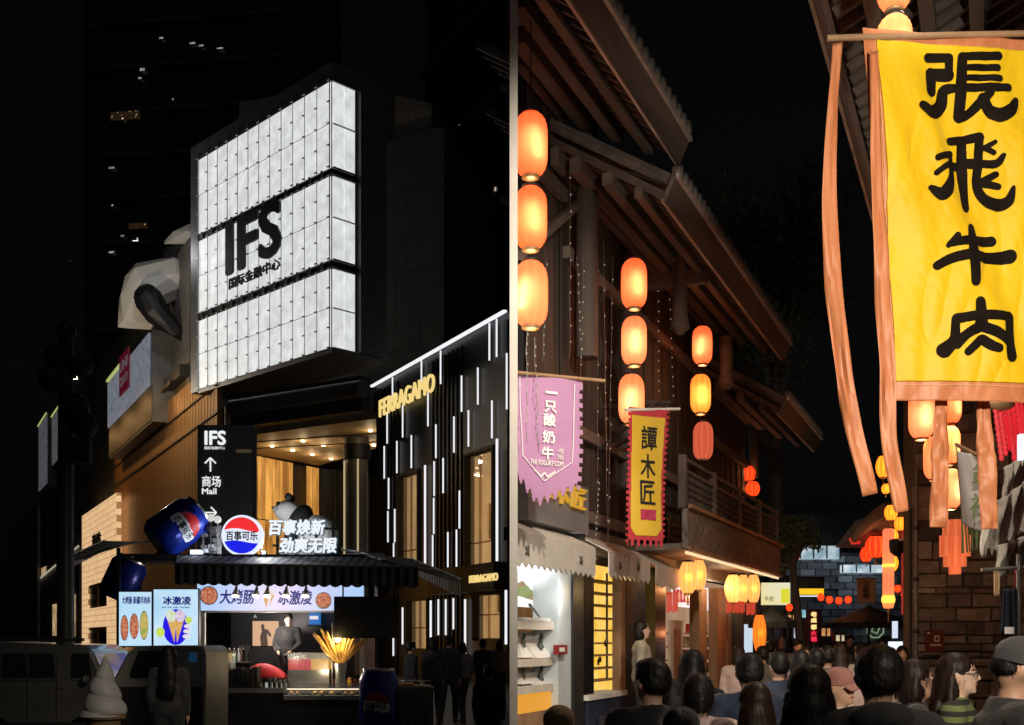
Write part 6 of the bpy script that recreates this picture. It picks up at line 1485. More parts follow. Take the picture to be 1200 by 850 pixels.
for i in range(7):
    a = P(1166+i*5, 478-i*2, 8.2+.05*(i % 3)); b = P(1174+i*5, 540-(i % 3)*6, 8.2+.05*(i % 3)); n_ = 9
    MB().tube([a.lerp(b, j/18) for j in range(19)], [.011+.008*(j % 2) for j in range(19)], 7).build('string', rdm, t, smooth=True)
MB().ell(P(1173, 474, 8.2), (.1, .08, .05)).build('knot', pm('straw_knot', (.4, .22, .1), (.5, .3, .15), 9, .8), t, smooth=True)
MB().box(P(1192, 0, 8.1).x, P(1197, 0, 8.1).x, 8.05, 8.1, P(0, 540, 8.1).z, P(0, 510, 8.1).z).build('light_tube', em('cool_tube', (.7, .8, 1), 1.4), t)
canvas = pm('ragged_cream_cloth', (.5, .47, .42), (.62, .59, .54), 6, .9, bump=.4)
def ragged(label, pts, Y, seed, name='ragged_cloth'):
    rd = random.Random(seed); (x0_, y0_), (x1_, y1_), dy = pts
    m = MB(); nx, nz = 40, 26
    low = [rd.uniform(.75, 1.0) for _ in range(nx+1)]
    def fn(u, v):
        i = int(u*nx+.5); px = x0_+(x1_-x0_)*u; py = y0_+(y1_-y0_)*u+dy*v*low[min(i, nx)]
        p = P(px+3*math.sin(v*5+u*3), py, Y+.4*u); p.y += .04*math.sin(u*22+v*4); return p
    m.grid(fn, nx, nz); return tag(m.build(name, canvas, None, smooth=True, solid=.004), label, 'cloth')
ragged('ragged cream cloth awning hanging over the clothes rail', ((1150, 600), (1205, 560), 62), 8.6, 3)
ragged('crumpled cream cloth gathered below the awning edge', ((1168, 640), (1206, 625), 42), 8.3, 6)
ragged('brown cloth scrap behind the red bundle', ((1176, 548), (1206, 528), 50), 8.9, 9)
t = thing('clothes_rail', 'grey steel clothes rail under the ragged cloth', 'rail', W0, (P(1195, 748, 8.0).x, 8.0, 0))
MB().tube([P(1194, 650, 8.0)*1, Vector((P(1194, 0, 8.0).x, 8.0, 0))], .018, 10).build('post', M['steel'], t, smooth=True); MB().tube([P(1150, 668, 8.0), P(1225, 664, 8.0)], .014, 8).build('bar', M['steel'], t, smooth=True)
MB().box(P(1186, 0, 8).x, P(1203, 0, 8).x, 7.95, 8.15, .0, .04).build('foot', M['dark'], t)
g = MB(); g.grid(lambda u, v: P(1173+3*(1-v)+(1190-1176+6*v)*u, 690+56*v, 8.0+.03*math.sin(u*14)), 16, 12)
tag(g.build('dark_garment', pm('navy_cloth', (.012, .018, .035), (.02, .028, .05), 5, .85), None, smooth=True, solid=.01), 'long navy garment with a white tag on the clothes rail', 'garment')
g = MB().box(P(1176, 0, 7.9).x, P(1187, 0, 7.9).x, 7.88, 7.885, P(0, 743, 7.9).z, P(0, 735, 7.9).z); tag(g.build('price_tag', wp, None), 'white paper price tag pinned on the navy garment', 'tag')
for i, (px, col_) in enumerate(((1168, (.6, .45, .25)), (1192, (.5, .06, .1)))):
    g = MB(); g.grid(lambda u, v: P(px-3+6*u, 668+30*v, 8.05+.02*math.sin(u*9)), 6, 8); tag(g.build('hanging_scarf', pm('scarf_%d' % i, col_, tuple(min(c*1.2, 1) for c in col_), 6, .85), None, smooth=True, solid=.006), 'short tan scarf on the clothes rail' if i == 0 else 'short crimson scarf on the clothes rail', 'scarf')
# ---- far end of the lane
EY = 33.0; ef = Fr((0, EY), 0); ek = EY/FP; ex = lambda px: (px-600)*ek; ez = lambda py: H+(HY-py)*ek
fw_ = thing('brick_wall', 'blue lit grey brick wall closing the far end of the lane', 'wall', ef, (ex(1000), 0, 0))
MB().box(ex(925), ex(1100), .06, .4, 0, ez(648)).build('mortar', pm('grey_mortar', (.1, .105, .11), (.14, .145, .15), 6, .9), fw_)
bm_ = [pm('grey_brick_%d' % i, c1, c2, 5, .8, bump=.4, rnd=.4) for i, (c1, c2) in enumerate((((.16, .17, .18), (.24, .25, .26)), ((.09, .095, .1), (.15, .155, .16)), ((.2, .21, .22), (.28, .29, .3))))]
rd = random.Random(4); bmesh_ = [MB().hexa([(.015, -.04, .012), (.435, -.035, .012), (.435, .06, .012), (.015, .06, .012), (.015, -.035, .188), (.435, -.045, .188), (.435, .06, .188), (.015, .06, .188)]).mesh('brick', b) for b in bm_]
z = 1.0; r_ = 0
while z < ez(650)-.2:
    x = ex(928)-.22*(r_ % 2)
    while x < ex(1072):
        if rd.random() < .93: child(rd.choice(bmesh_), 'brick', fw_, (x, -rd.random()*.03, z))
        x += .45
    z += .2; r_ += 1
for a, b, c, d in ((934, 980, 641, 656), (983, 1031, 663, 672)):
    o = MB().box(ex(a), ex(b), -.35, -.1, ez(d), ez(c)).build('window', em('cool_parapet_%d' % a, (.2, .36, .45), .8, (.85, .95, 1), 3.5), fw_)  # glowing parapet panel, mullions added so it reads as a window
    for k_ in range(4): MB().box(ex(a+(b-a)*k_/3)-.018, ex(a+(b-a)*k_/3)+.018, -.4, -.36, ez(d), ez(c)).build('mullion', M['dark'], o)
lamp(fw_, (ex(1000), -1.0, ez(676)), 8, (.65, .82, 1), .15); lamp(fw_, (ex(950), -1.2, ez(670)), 6, (.65, .82, 1), .15)
MB().box(ex(860), ex(1110), .5, 6, ez(655), ez(600)).build('upper_wall', M['black'], fw_)
t = thing('roller_sign', 'yellow and white lit sign box on the far lane wall', 'sign', ef, (ex(950), -1.5, ez(700))); k = (EY-1.5)/FP; X5 = lambda px: (px-600)*k; Z5 = lambda py: H+(HY-py)*k
MB().box(X5(935), X5(966), -1.5, -1.3, Z5(698), Z5(676)).build('box', M['dark'], t); MB().box(X5(936), X5(965), -1.54, -1.51, Z5(697), Z5(690)).build('yellow_strip', em('yellow_sign_strip', (1, .6, .02), 1.0), t); MB().box(X5(936), X5(965), -1.54, -1.51, Z5(689), Z5(678)).build('face', pm('brown_face', (.12, .1, .08), (.16, .13, .1), 3, .6), t); MB().box(X5(936), X5(965), -1.54, -1.51, Z5(699.5), Z5(698)).build('white_strip', M['ledtext'], t)
text('三', X5(947), X5(954), Z5(688), Z5(681), -1.545, M['black'], t); MB().box(X5(944), X5(946), -1.3, 0, Z5(690), Z5(688)).build('bracket', M['black'], t)
t = thing('shop_sign', 'cream and yellow lit sign board behind the hanging leaves', 'sign', ef, (ex(912), -8, 2)); k = 25/FP; X6 = lambda px: (px-600)*k; Z6 = lambda py: H+(HY-py)*k
MB().box(X6(893), X6(926), -8, -7.9, Z6(709), Z6(683)).build('face', em('cream_sign', (.95, .9, .75), .85, (.95, .85, .4), 1.2), t); text('牛肉', X6(896), X6(906), Z6(705), Z6(699), -8.01, M['black'], t); MB().box(X6(915), X6(925), -8.03, -8.005, Z6(707), Z6(690)).build('yellow_patch', em('yellow_patch', (.9, .85, .05), .8), t); MB().box(X6(894), X6(896), -7.9, -7.8, 0, Z6(709)).box(X6(923), X6(925), -7.9, -7.8, 0, Z6(709)).build('post', M['dark'], t)
t = thing('led_sign', 'vertical sign of four lit squares, yellow above red', 'sign', ef, (ex(953), -3, 1.4)); k = 30/FP; X7 = lambda px: (px-600)*k; Z7 = lambda py: H+(HY-py)*k
MB().box(X7(942), X7(963), -3, -2.9, Z7(756), Z7(714)).build('panel', pm('dark_red_panel', (.1, .015, .015), (.13, .02, .02), 4, .5), t)
for i, py in enumerate((717, 724, 732, 739, 746)): text('老成都火锅'[i], X7(950), X7(957), Z7(py+6), Z7(py), -3.01, em('led_yellow', (1, .7, .25), 1.2) if i == 0 else (bpy.data.materials['led_yellow'] if i < 3 else (em('led_red', (1, .03, .08), 1.0) if i == 3 else bpy.data.materials['led_red'])), t, bold=.06)
MB().box(X7(952), X7(954), -2.88, -2.8, 0, Z7(714)).build('post', M['dark'], t)
t = MB().box(X7(933), X7(942), -3.2, -3.1, Z7(724), Z7(715)).build('small_sign', em('teal_sign', (.1, .35, .45), .8, (.5, .8, .85), 8), None, ef); tag(t, 'small teal lit sign hung before the vertical sign', 'sign')
A, B = P(1004, 678, 27), P(1026, 678, 27)
F, w, zt, t = banner('hanging_banner', 'small tan banner with dark characters before the grey brick wall', A, B, .8, None, None, None)
cutgrid(F, t, 0, w, zt-.62, zt, lambda x, z: .02*math.sin(x*9), lambda x, z: z > zt-.56 or int(x/.05) % 2, pm('tan_cloth', (.5, .36, .2), (.58, .43, .26), 4, .8), 'cloth', 40, 40)
text('王\n板\n鸭', w*.3, w*.66, zt-.5, zt-.08, -.03, M['black'], t, depth=.004, bold=.02)
def umbrella(label, px, py, w_, Y, drop):
    c = P(px, py, Y); t = thing('market_umbrella', label, 'umbrella', W0, (c.x, c.y, 0)); r = w_*Y/FP/2
    m = MB(); n = 8; apex = Vector((c.x, c.y, c.z+drop*.6))
    ring = [Vector((c.x+r*math.cos(2*math.pi*(i+.5)/n), c.y+r*math.sin(2*math.pi*(i+.5)/n), c.z-drop*.4)) for i in range(n)]
    low = [p-Vector((0, 0, .12)) for p in ring]
    m.add([apex]+ring+low, [(0, i+1, (i+1) % n+1) for i in range(n)]+[(i+1, i+1+n, (i+1) % n+1+n, (i+1) % n+1) for i in range(n)])
    m.build('canopy', pm('dark_canvas', (.03, .032, .03), (.045, .047, .045), 5, .85) if 'dark_canvas' not in bpy.data.materials else bpy.data.materials['dark_canvas'], t, solid=.01)
    MB().tube([(c.x, c.y, 0), apex], .03, 8).build('pole', M['dark'], t)
    for i in range(n): MB().tube([apex-Vector((0, 0, .05)), ring[i]-Vector((0, 0, .01))], .012, 5).build('rib', M['dark'], t)
umbrella('large dark market umbrella in front of the grey brick wall', 1018, 722, 95, 27, .42); umbrella('dark canopy umbrella beside the tall paper lantern', 905, 722, 56, 21.5, .28)
for px, py, w_, h_, Y_, col_, lb3 in ((928, 728, 9, 14, 27, (1, .55, .2), 'small warm shop window left of the vertical lit sign'), (935, 742, 8, 12, 26, (.75, .85, 1), 'small cool shop window under the hanging leaves'), (968, 741, 10, 9, 30, (1, .45, .15), 'small amber shop window right of the vertical lit sign'), (985, 748, 9, 7, 29, (1, .8, .5), 'small bright stall light below the dark umbrella')):
    a_ = P(px, py, Y_); kk_ = Y_/FP; tw_ = thing('shop_window', lb3, 'window', W0, (a_.x, a_.y, a_.z-h_*kk_/2)); MB().box(a_.x-w_*kk_/2, a_.x+w_*kk_/2, Y_, Y_+.05, a_.z-h_*kk_/2, a_.z+h_*kk_/2).build('pane', em('far_pane_%d' % px, col_, .8, tuple(v*.3 for v in col_), 5), tw_)
    MB().box(a_.x-w_*kk_/2-.05, a_.x+w_*kk_/2+.05, Y_+.06, Y_+.3, 0, a_.z+h_*kk_/2+.1).build('frame', M['dark'], tw_); MB().box(a_.x-.02, a_.x+.02, Y_-.03, Y_-.005, a_.z-h_*kk_/2, a_.z+h_*kk_/2).build('mullion', M['dark'], tw_)
t = thing('neon_emblem', 'faint round green neon outline emblem on the far brick wall', 'sign', ef, (ex(1024), -.3, ez(752)))
for nm, r, n_ in (('ring', 10, 8), ('star', 5, 4)): MB().tube([Vector((ex(1024)+r*ek*math.cos(2*math.pi*i/n_+.4), -.15, ez(738)+r*ek*math.sin(2*math.pi*i/n_+.4))) for i in range(n_+1)], .025, 6).build(nm, em('dim_neon', (.35, .5, .3), .5) if 'dim_neon' not in bpy.data.materials else bpy.data.materials['dim_neon'], t)
t = thing('lit_counter', 'small counter with a glowing white screen under the umbrella', 'counter', W0, (P(1045, 748, 24).x, 24, 0)); k = 24/FP
MB().box((1028-600)*k, (1058-600)*k, 23.6, 24.1, 0, .95).build('counter', M['dark'], t); MB().box((1040-600)*k, (1056-600)*k, 23.9, 23.95, H+(HY-762)*k, H+(HY-752)*k).build('screen', em('screen_glow', (.8, .92, 1), 1.2), t); MB().box((1046-600)*k, (1050-600)*k, 23.96, 24.0, .95, H+(HY-756)*k).build('stand', M['black'], t)
MB().box((1050-600)*k, (1056-600)*k, 24.2, 24.25, H+(HY-748)*k, H+(HY-728)*k).build('light_panel', em('cool_light_panel', (.75, .85, 1), .9), t); MB().box((1050-600)*k, (1056-600)*k, 24.26, 24.3, 0, H+(HY-728)*k).build('panel_back', M['dark'], t)
gF = 'small red lanterns strung before the far wall'
for i, (px, py, Y_) in enumerate(((962, 700, 28), (972, 703, 27.5), (983, 704, 27), (994, 703, 26.5), (1052, 690, 24), (1060, 697, 23.5), (925, 712, 24), (934, 716, 25))):
    ribbed('festival_lantern', 'tiny red lantern strung up before the far brick wall', px, py, Y_, 8, 8, 'lan_fest', gF, 1.5, 8)
# ---- trees
def tree(label, base, trunk_h, r0, crown, nleaf, size, seed, limbs=7, leafc=((.035, .05, .02), (.07, .09, .035))):
    rd = random.Random(seed); b = Vector(base); t = thing('tree', label, 'tree', W0, tuple(base))
    tips = []; m = MB(); top = b+Vector((rd.uniform(-.3, .3), 0, trunk_h))
    m.tube([b, b.lerp(top, .4)+Vector((.15, .1, 0)), top], [r0, r0*.8, r0*.55], 10)
    cc, cr = crown
    for i in range(limbs):
        e = Vector(cc)+Vector((rd.uniform(-1, 1)*cr[0]*.75, rd.uniform(-1, 1)*cr[1]*.75, rd.uniform(-.6, .7)*cr[2])); mid_ = top.lerp(e, .5)+Vector((rd.uniform(-.3, .3), rd.uniform(-.3, .3), .3))
        m.tube([top-Vector((0, 0, .3)), mid_, e], [r0*.45, r0*.28, r0*.08], 7); tips.append((mid_, e))
        for j in range(3):
            e2 = mid_.lerp(e, .5)+Vector((rd.uniform(-1, 1)*cr[0]*.4, rd.uniform(-1, 1)*cr[1]*.4, rd.uniform(-.5, .5)*cr[2]*.6)); m.tube([mid_.lerp(e, .3), e2], [r0*.16, r0*.04], 5); tips.append((mid_, e2))
    m.build('trunk', pm('tree_bark', (.05, .04, .03), (.09, .075, .06), 8, .9, bump=.5, stretch=(1, 1, .2)) if 'tree_bark' not in bpy.data.materials else bpy.data.materials['tree_bark'], t, smooth=True)
    m = MB(); clumps = [a.lerp(e, rd.uniform(.55, 1.1)) for a, e in tips for _ in range(3)]
    for i in range(nleaf):
        c = rd.choice(clumps); p = c+Vector((rd.gauss(0, .32)*cr[0]*.35, rd.gauss(0, .32)*cr[1]*.35, rd.gauss(0, .3)*cr[2]*.35))
        a = Vector((rd.uniform(-1, 1), rd.uniform(-1, 1), rd.uniform(-1, .3))).normalized(); s_ = a.cross(Vector((rd.uniform(-1, 1), rd.uniform(-1, 1), rd.uniform(-1, 1)))).normalized(); L_ = size*rd.uniform(.6, 1.3)
        m.add([p, p+a*L_*.5+s_*L_*.22, p+a*L_, p+a*L_*.5-s_*L_*.22], [(0, 1, 2, 3)])
    tag(m.build('crown', pm('leaf_%d' % seed, leafc[0], leafc[1], 3, .6, sheen=.1), t), kind='stuff')
tb = P(936, 748, 24.5)
tree('leafy tree with low hanging sprays over the far shop signs', (tb.x, tb.y, 0), 3.6, .13, (tuple(P(930, 640, 24.3)), (.75, 1.0, .75)), 2600, .13, 3, 8)
tb = P(905, 748, 30)
tree('tall dark tree rising against the night sky over the lane', (tb.x, tb.y, 0), 7.0, .3, (tuple(P(880, 330, 29)), (4.2, 3.5, 4.6)), 9000, .22, 5, 14)
# strings of tiny fairy lights on the plank wall
for i, (px, a, b) in enumerate(((617, 380, 520), (626, 395, 530), (641, 300, 425), (668, 190, 420), (676, 300, 430), (684, 300, 520), (700, 290, 620), (707, 280, 640), (718, 300, 640), (771, 330, 470), (784, 340, 475), (702, 560, 640))):
    y = -.35 if px > 640 else -.9
    pa, pb = q(px, a, y), q(px+6*math.sin(i*2.1), b, y); t = thing('light_string', 'thin string of tiny fairy lights hanging on the plank wall', 'light string', LF, tuple(pb), 'fairy light strings on the timber house')
    n_ = 12; pts = [pa.lerp(pb, j/n_)+Vector((.012*math.sin(j*1.7+i), 0, 0)) for j in range(n_+1)]
    MB().tube(pts, .0025, 4).build('wire', M['grey'], t)
    m = MB()
    for j in range(1, n_): m.ell(pts[j]-Vector((0, .008, 0)), (.006, .006, .012), 6, 4)
    tag(m.build('bead', M['bead'], t), kind='stuff')
# ================================================================== PEOPLE
def skinmat(n, c): return pm('skin_%s' % n, c, tuple(v*.88 for v in c), 12, .5, subsurf=.15)
SK = {'a': skinmat('a', (.62, .40, .29)), 'b': skinmat('b', (.52, .31, .21)), 'c': skinmat('c', (.68, .46, .35))}
def hairmat(n, c):
    return pm('hair_%s' % n, c, tuple(v*1.7 for v in c), 22, .5, bump=.15, bscale=90, stretch=(1, 1, .05), spec=.28)
HM = {'black': hairmat('black', (.006, .005, .005)), 'brown': hairmat('brown', (.014, .007, .0045)), 'red': hairmat('red', (.012, .0055, .004))}
def cloth(n, c, r=.85): return pm('cloth_'+n, c, tuple(min(v*1.35+.004, 1) for v in c), 7, r, bump=.35, bscale=40, sheen=.15)
CL = {'polo': cloth('polo', (.005, .005, .006)), 'black': cloth('black', (.014, .014, .016)), 'navy': cloth('navy', (.012, .022, .05)), 'blush': cloth('blush', (.5, .37, .34)), 'beige': cloth('beige', (.30, .27, .22)),
      'grey': cloth('grey', (.12, .12, .125)), 'charcoal': cloth('charcoal', (.03, .03, .033)), 'white': cloth('white', (.55, .55, .55)), 'jean': cloth('jean', (.03, .045, .08)), 'olive': cloth('olive', (.09, .09, .07)),
      'tan': cloth('tan', (.3, .19, .1)), 'rust': cloth('rust', (.26, .11, .09)), 'stripe': stripes('green_striped_knit', (.02, .022, .018), (.13, .17, .06), 16, 'Z', .9, wob=.35)}
EYE = pm('eye_white', (.7, .68, .65), rough=.3); IRIS = pm('eye_dark', (.01, .008, .006), rough=.2); LIP = pm('lip', (.38, .12, .10), rough=.45)
def person(label, px, top, Y, face=0, hair='short', hc='black', topm='black', botm='jean', sk='a', cap=None, base_z=0, pose='stand', vox=.0145, hood=False, collar=True, glasses=False, tilt=0, X=None, headturn=0, group=None, wide=1.0):
    p = P(px, top, Y); hgt = p.z-base_z
    t = thing('person', label, 'person', W0, (p.x if X is None else X, Y, base_z), group)
    BASE[t] = Vector((0, 0, 0)); s = hgt/1.715; t.scale = (s*wide, s*wide, s); t.rotation_euler = (0, 0, R(face))
    HR = Matrix.Rotation(R(headturn), 3, 'Z') @ Matrix.Rotation(R(-tilt), 3, 'X'); HP = Vector((0, -.005, 1.50))
    h = lambda x, y, z: HP+HR @ (Vector((x, y, z))-HP)
    hand = []
    m = MB(); j = MB(); tr = MB(); sh = MB()
    m.ell((0, 0, .95), (.155, .105, .13)); m.ell((0, 0, 1.2), (.15, .1, .2)); m.cap((-.15, 0, 1.385), (.15, 0, 1.385), .06, .06); m.ell((0, .0, 1.32), (.16, .1, .1))
    m.cap((0, -.015, 1.38), h(0, .0, 1.54), .055, .05)
    m.ell(h(0, 0, 1.598), (.074, .094, .116), 18, 12, HR); m.ell(h(0, .03, 1.535), (.055, .064, .062), 14, 9, HR); m.ell(h(0, .1, 1.578), (.013, .02, .022), 8, 6, HR); m.ell(h(0, .088, 1.60), (.01, .012, .03), 8, 6, HR)
    m.ell(h(0, .086, 1.535), (.026, .012, .013), 8, 6, HR); m.ell(h(0, .082, 1.497), (.024, .018, .017), 8, 6, HR)
    for sd in (-1, 1):
        m.ell(h(sd*.077, -.004, 1.583), (.011, .024, .032), 8, 7, HR @ Matrix.Rotation(R(-12*sd), 3, 'Z'))
        if pose == 'reach': sho, elb, wri = (sd*.185, 0, 1.385), (sd*.25, .12, 1.16), (sd*.14, .36, 1.2)
        elif pose == 'work': sho, elb, wri = (sd*.185, 0, 1.385), (sd*.26, .03, 1.12), (sd*.12, .24, .98)
        elif pose == 'bag': sho, elb, wri = (sd*.185, 0, 1.385), (sd*.24, -.03, 1.13), ((sd*.16, .2, 1.0) if sd > 0 else (sd*.24, .05, .88))
        else: sho, elb, wri = (sd*.178, 0, 1.38), (sd*.212, -.03, 1.12), (sd*.205, .06, .88)
        m.cap(sho, elb, .052, .042); m.cap(elb, wri, .042, .028); j.cap(sho, elb, .07, .058); j.cap(elb, Vector(elb).lerp(Vector(wri), .9), .058, .046)
        d = (Vector(wri)-Vector(elb)).normalized(); pc = Vector(wri)+d*.05; m.ell(pc, (.03, .03, .042))
        ax = Vector((0, 1, 0)) if abs(d.y) < .8 else Vector((1, 0, 0))
        for f in range(4):
            b0 = pc+d*.03+ax*(f-1.5)*.017; L_ = (.062, .07, .066, .05)[f]; mid_ = b0+d*L_*.55; e_ = mid_+(d*.7+Vector((-sd*.6, 0, 0))).normalized()*L_*.5
            m.cap(b0, mid_, .0095, .009); m.cap(mid_, e_, .009, .0075)
        th = pc-d*.02+ax*.025; m.cap(th, th+(d*.5+ax*.6).normalized()*.035, .012, .01); m.cap(th+(d*.5+ax*.6).normalized()*.035, th+(d*.9+ax*.5).normalized()*.065, .01, .008)
        hipx = sd*.09; kn = (sd*.1, .03, .5); an = (sd*.11, -.01, .09)
        if pose == 'walk': kn = (sd*.1, .12*sd+.03, .5); an = (sd*.1, .2*sd-.08, .1)
        if pose == 'sit': kn = (sd*.12, .4, .9); an = (sd*.12, .42, .5)
        m.cap((hipx, 0, .9), kn, .082, .055); m.cap(kn, an, .055, .036); tr.cap((hipx, 0, .92), kn, .1, .072); tr.cap(kn, Vector(an)+Vector((0, 0, .03)), .072, .056)
        m.cap(Vector(an)+Vector((0, -.02, -.05)), Vector(an)+Vector((0, .12, -.06)), .034, .03); sh.cap(Vector(an)+Vector((0, -.03, -.045)), Vector(an)+Vector((0, .14, -.052)), .046, .036)
    body = remesh(m, 'body', SK[sk], t, vox, 2)
    j.ell((0, 0, 1.0), (.185, .135, .17)); j.ell((0, 0, 1.2), (.18, .13, .22)); j.cap((-.165, -.005, 1.39), (.165, -.005, 1.39), .07, .07); j.ell((0, -.01, 1.34), (.19, .125, .1)); j.ell((0, -.02, 1.42), (.1, .075, .055))
    if hood: j.ell((0, -.09, 1.43), (.12, .075, .07)); j.cap((-.1, -.02, 1.45), (.1, -.02, 1.45), .03, .03); j.cap((-.1, -.02, 1.45), (-.06, .08, 1.4), .03, .025); j.cap((.1, -.02, 1.45), (.06, .08, 1.4), .03, .025)
    elif collar: j.lathe([(.072, 1.43), (.07, 1.475), (.062, 1.48), (.06, 1.43)], (0, -.012, 0), 20)
    jk = remesh(j, 'jacket', CL[topm], t, max(vox, .014), 9)
    rnd_ = random.Random(int(px*7+top)); ph = [rnd_.uniform(0, 6) for _ in range(4)]
    for v in jk.data.vertices:                                            # soft creases
        c = v.co; v.co += v.normal*(.004*_nz.noise(Vector((c.x*9, c.y*9, c.z*16+ph[0])))+.006*_nz.noise(Vector((c.x*5+ph[1], c.y*5, c.z*7)))+.0015*_nz.noise(Vector((c.x*30, c.y*30, c.z*40))))
    tr.ell((0, 0, .95), (.17, .125, .12)); remesh(tr, 'trousers', CL[botm], t, .018, 2); remesh(sh, 'shoes', CL['black'], t, .015, 2)
    # hair
    hm = MB()
    if not cap: hm.ell(h(0, -.014, 1.622), (.085, .1, .102), 20, 14, HR)
    if hair == 'short':
        hm.ell(h(0, -.045, 1.585), (.08, .068, .07 if not cap else .05), 16, 10, HR)
        if not cap: hm.ell(h(0, .02, 1.675), (.07, .075, .042), 14, 8, HR)
    else: hm.ell(h(0, -.035, 1.575), (.086, .08, .095), 16, 10, HR)
    if hair == 'bun':
        hm.ell(h(0, -.105, 1.565), (.045, .038, .042), 12, 8, HR); hm.ell(h(0, -.03, 1.56), (.084, .07, .08), 14, 9, HR)
    if hair == 'long':
        hm.ell(h(0, -.05, 1.5), (.1, .075, .16), 16, 10, HR); hm.ell((0, -.09, 1.34), (.112, .055, .2), 16, 10); hm.ell((0, -.11, 1.2), (.11, .04, .17), 16, 10)
        for sd in (-1, 1): hm.cap(h(sd*.078, -.02, 1.58), (sd*.105, -.03, 1.3), .022, .035)
    if hair == 'bob':
        hm.ell(h(0, -.03, 1.54), (.098, .088, .115), 16, 10, HR)
        for sd in (-1, 1): hm.cap(h(sd*.078, -.01, 1.59), h(sd*.082, -.012, 1.49), .024, .022)
    if hair != 'none':
        ho = remesh(hm, 'hair', HM[hc], t, .0105 if vox < .016 else .018, 3)
        for v in ho.data.vertices:
            c = v.co; az = math.atan2(c.x, c.y+.03); f = .5 if hair == 'short' else 1
            v.co += v.normal*(.001*math.sin(az*34+c.z*9*f+2*math.sin(c.z*14+az*3))+.0013*math.sin(az*71+c.z*15+3*math.sin(c.z*22))+(.0022*math.sin(c.x*150+c.z*90)*math.sin(c.y*140+c.z*60) if hair == 'short' else 0))
        if vox < .016:                                                    # loose strands over the mass
            rs = random.Random(int(px)); sm = MB(); vs_ = ho.data.vertices; nv = len(vs_)
            for _ in range(900):
                v = vs_[rs.randrange(nv)]; c = v.co.copy(); nrm = v.normal
                dn = Vector((0, 0, -1))-nrm*nrm.dot(Vector((0, 0, -1)))
                if dn.length < .15: dn = Vector((rs.uniform(-1, 1), rs.uniform(-1, 1), 0))
                dn.normalize(); dn = (dn+Vector((rs.uniform(-.25, .25), rs.uniform(-.25, .25), 0))).normalized()
                L_ = rs.uniform(.02, .04) if hair == 'short' else rs.uniform(.06, .16); sd_ = dn.cross(nrm).normalized()*.0007; up_ = nrm*rs.uniform(.0005, .003)
                q0, q1, q2 = c, c+dn*L_*.5+up_*1.3, c+dn*L_-nrm*L_*.12+up_*.6
                sm.add([q0-sd_, q0+sd_, q1+sd_, q1-sd_, q2], [(0, 1, 2, 3), (3, 2, 4)])
            tag(sm.build('strand', HM[hc], ho), kind='stuff')
    for sd in (-1, 1):
        e = MB().ell(h(sd*.031, .083, 1.603), (.0135, .008, .0075), 10, 7, HR).build('eye', EYE, t, smooth=True); MB().ell(h(sd*.031, .0895, 1.603), (.006, .003, .0065), 8, 6, HR).build('iris', IRIS, e, smooth=True)
        MB().cap(h(sd*.018, .0905, 1.624), h(sd*.046, .083, 1.626), .0035, .0028, 6).build('eyebrow', HM[hc], t, smooth=True)
    MB().ell(h(0, .0945, 1.535), (.021, .006, .0065), 10, 6, HR).build('mouth', LIP, t, smooth=True)
    if glasses:
        gm = MB()
        for sd in (-1, 1):
            gm.tube([h(sd*.033+.026*math.cos(a*math.pi/8), .102, 1.6+.019*math.sin(a*math.pi/8)) for a in range(17)], .002, 5); gm.tube([h(sd*.058, .1, 1.604), h(sd*.08, .0, 1.6)], .002, 5)
        gm.tube([h(-.008, .106, 1.603), h(.008, .106, 1.603)], .002, 5); gm.build('glasses', M['black'], t)
    if cap:
        cm = MB(); prof = [(.094*math.cos(a*math.pi/16)+.001, .085*math.sin(a*math.pi/16)) for a in range(9)]
        cm.lathe([(.092, -.035)]+prof, h(0, -.004, 1.645), 24, .95, 1.1, rot=HR); co = cm.build('cap', CL[cap], t, smooth=True)
        bm = MB(); bm.grid(lambda u, v: h((u-.5)*.15*(1-.25*v*v), .085+.075*v*math.sqrt(max(1-(2*u-1)**2*.75, .05)), 1.622-.03*v-.02*(2*u-1)**2), 14, 6); bm.build('brim', CL[cap], co, smooth=True, solid=.006)
    return t
# crowd in the lane
person('man with short black hair and black jacket near the lit shop', 764, 772, 5.7, 8, 'short', 'black', 'black', 'black', 'c', headturn=20, wide=1.08)
person('person with round black hair seen from behind beside the wooden pillar', 811, 762, 7.6, 0, 'bob', 'black', 'charcoal', 'black', 'a')
person('woman with a low hair bun and pale blush top', 818, 790, 6.0, -4, 'bun', 'black', 'blush', 'jean', 'c', wide=1.08)
person('person glancing back with black bobbed hair behind the man in black', 791, 797, 6.7, -60, 'bob', 'black', 'charcoal', 'black', 'a')
person('man with cropped black hair and navy jacket', 878, 766, 7.0, 0, 'short', 'black', 'navy', 'jean', 'b', wide=1.1)
person('woman with long brown hair below the man in navy', 884, 800, 5.5, 6, 'long', 'brown', 'black', 'jean', 'a', headturn=15)
person('short person with a black bob in front of the man in black', 792, 830, 5.0, 0, 'bob', 'black', 'charcoal', 'black', 'c')
person('woman with very long dark hair in the middle of the lane', 947, 779, 4.6, -2, 'long', 'black', 'black', 'black', 'a', wide=1.1)
person('elderly person in a dusty red cap facing out of the lane', 984, 784, 6.6, -150, 'short', 'black', 'white', 'black', 'b', cap='rust', headturn=10)
person('man with short black hair and hooded dark jacket', 1029, 757, 4.5, -6, 'short', 'black', 'charcoal', 'black', 'b', hood=True, wide=1.12)
person('woman with dark reddish bob turned towards the clothes stall', 1074, 773, 6.3, -105, 'bob', 'red', 'black', 'black', 'b')
person('woman in glasses and green striped knit with long dark hair', 1122, 766, 6.2, -118, 'long', 'red', 'stripe', 'black', 'c', glasses=True, wide=1.08)
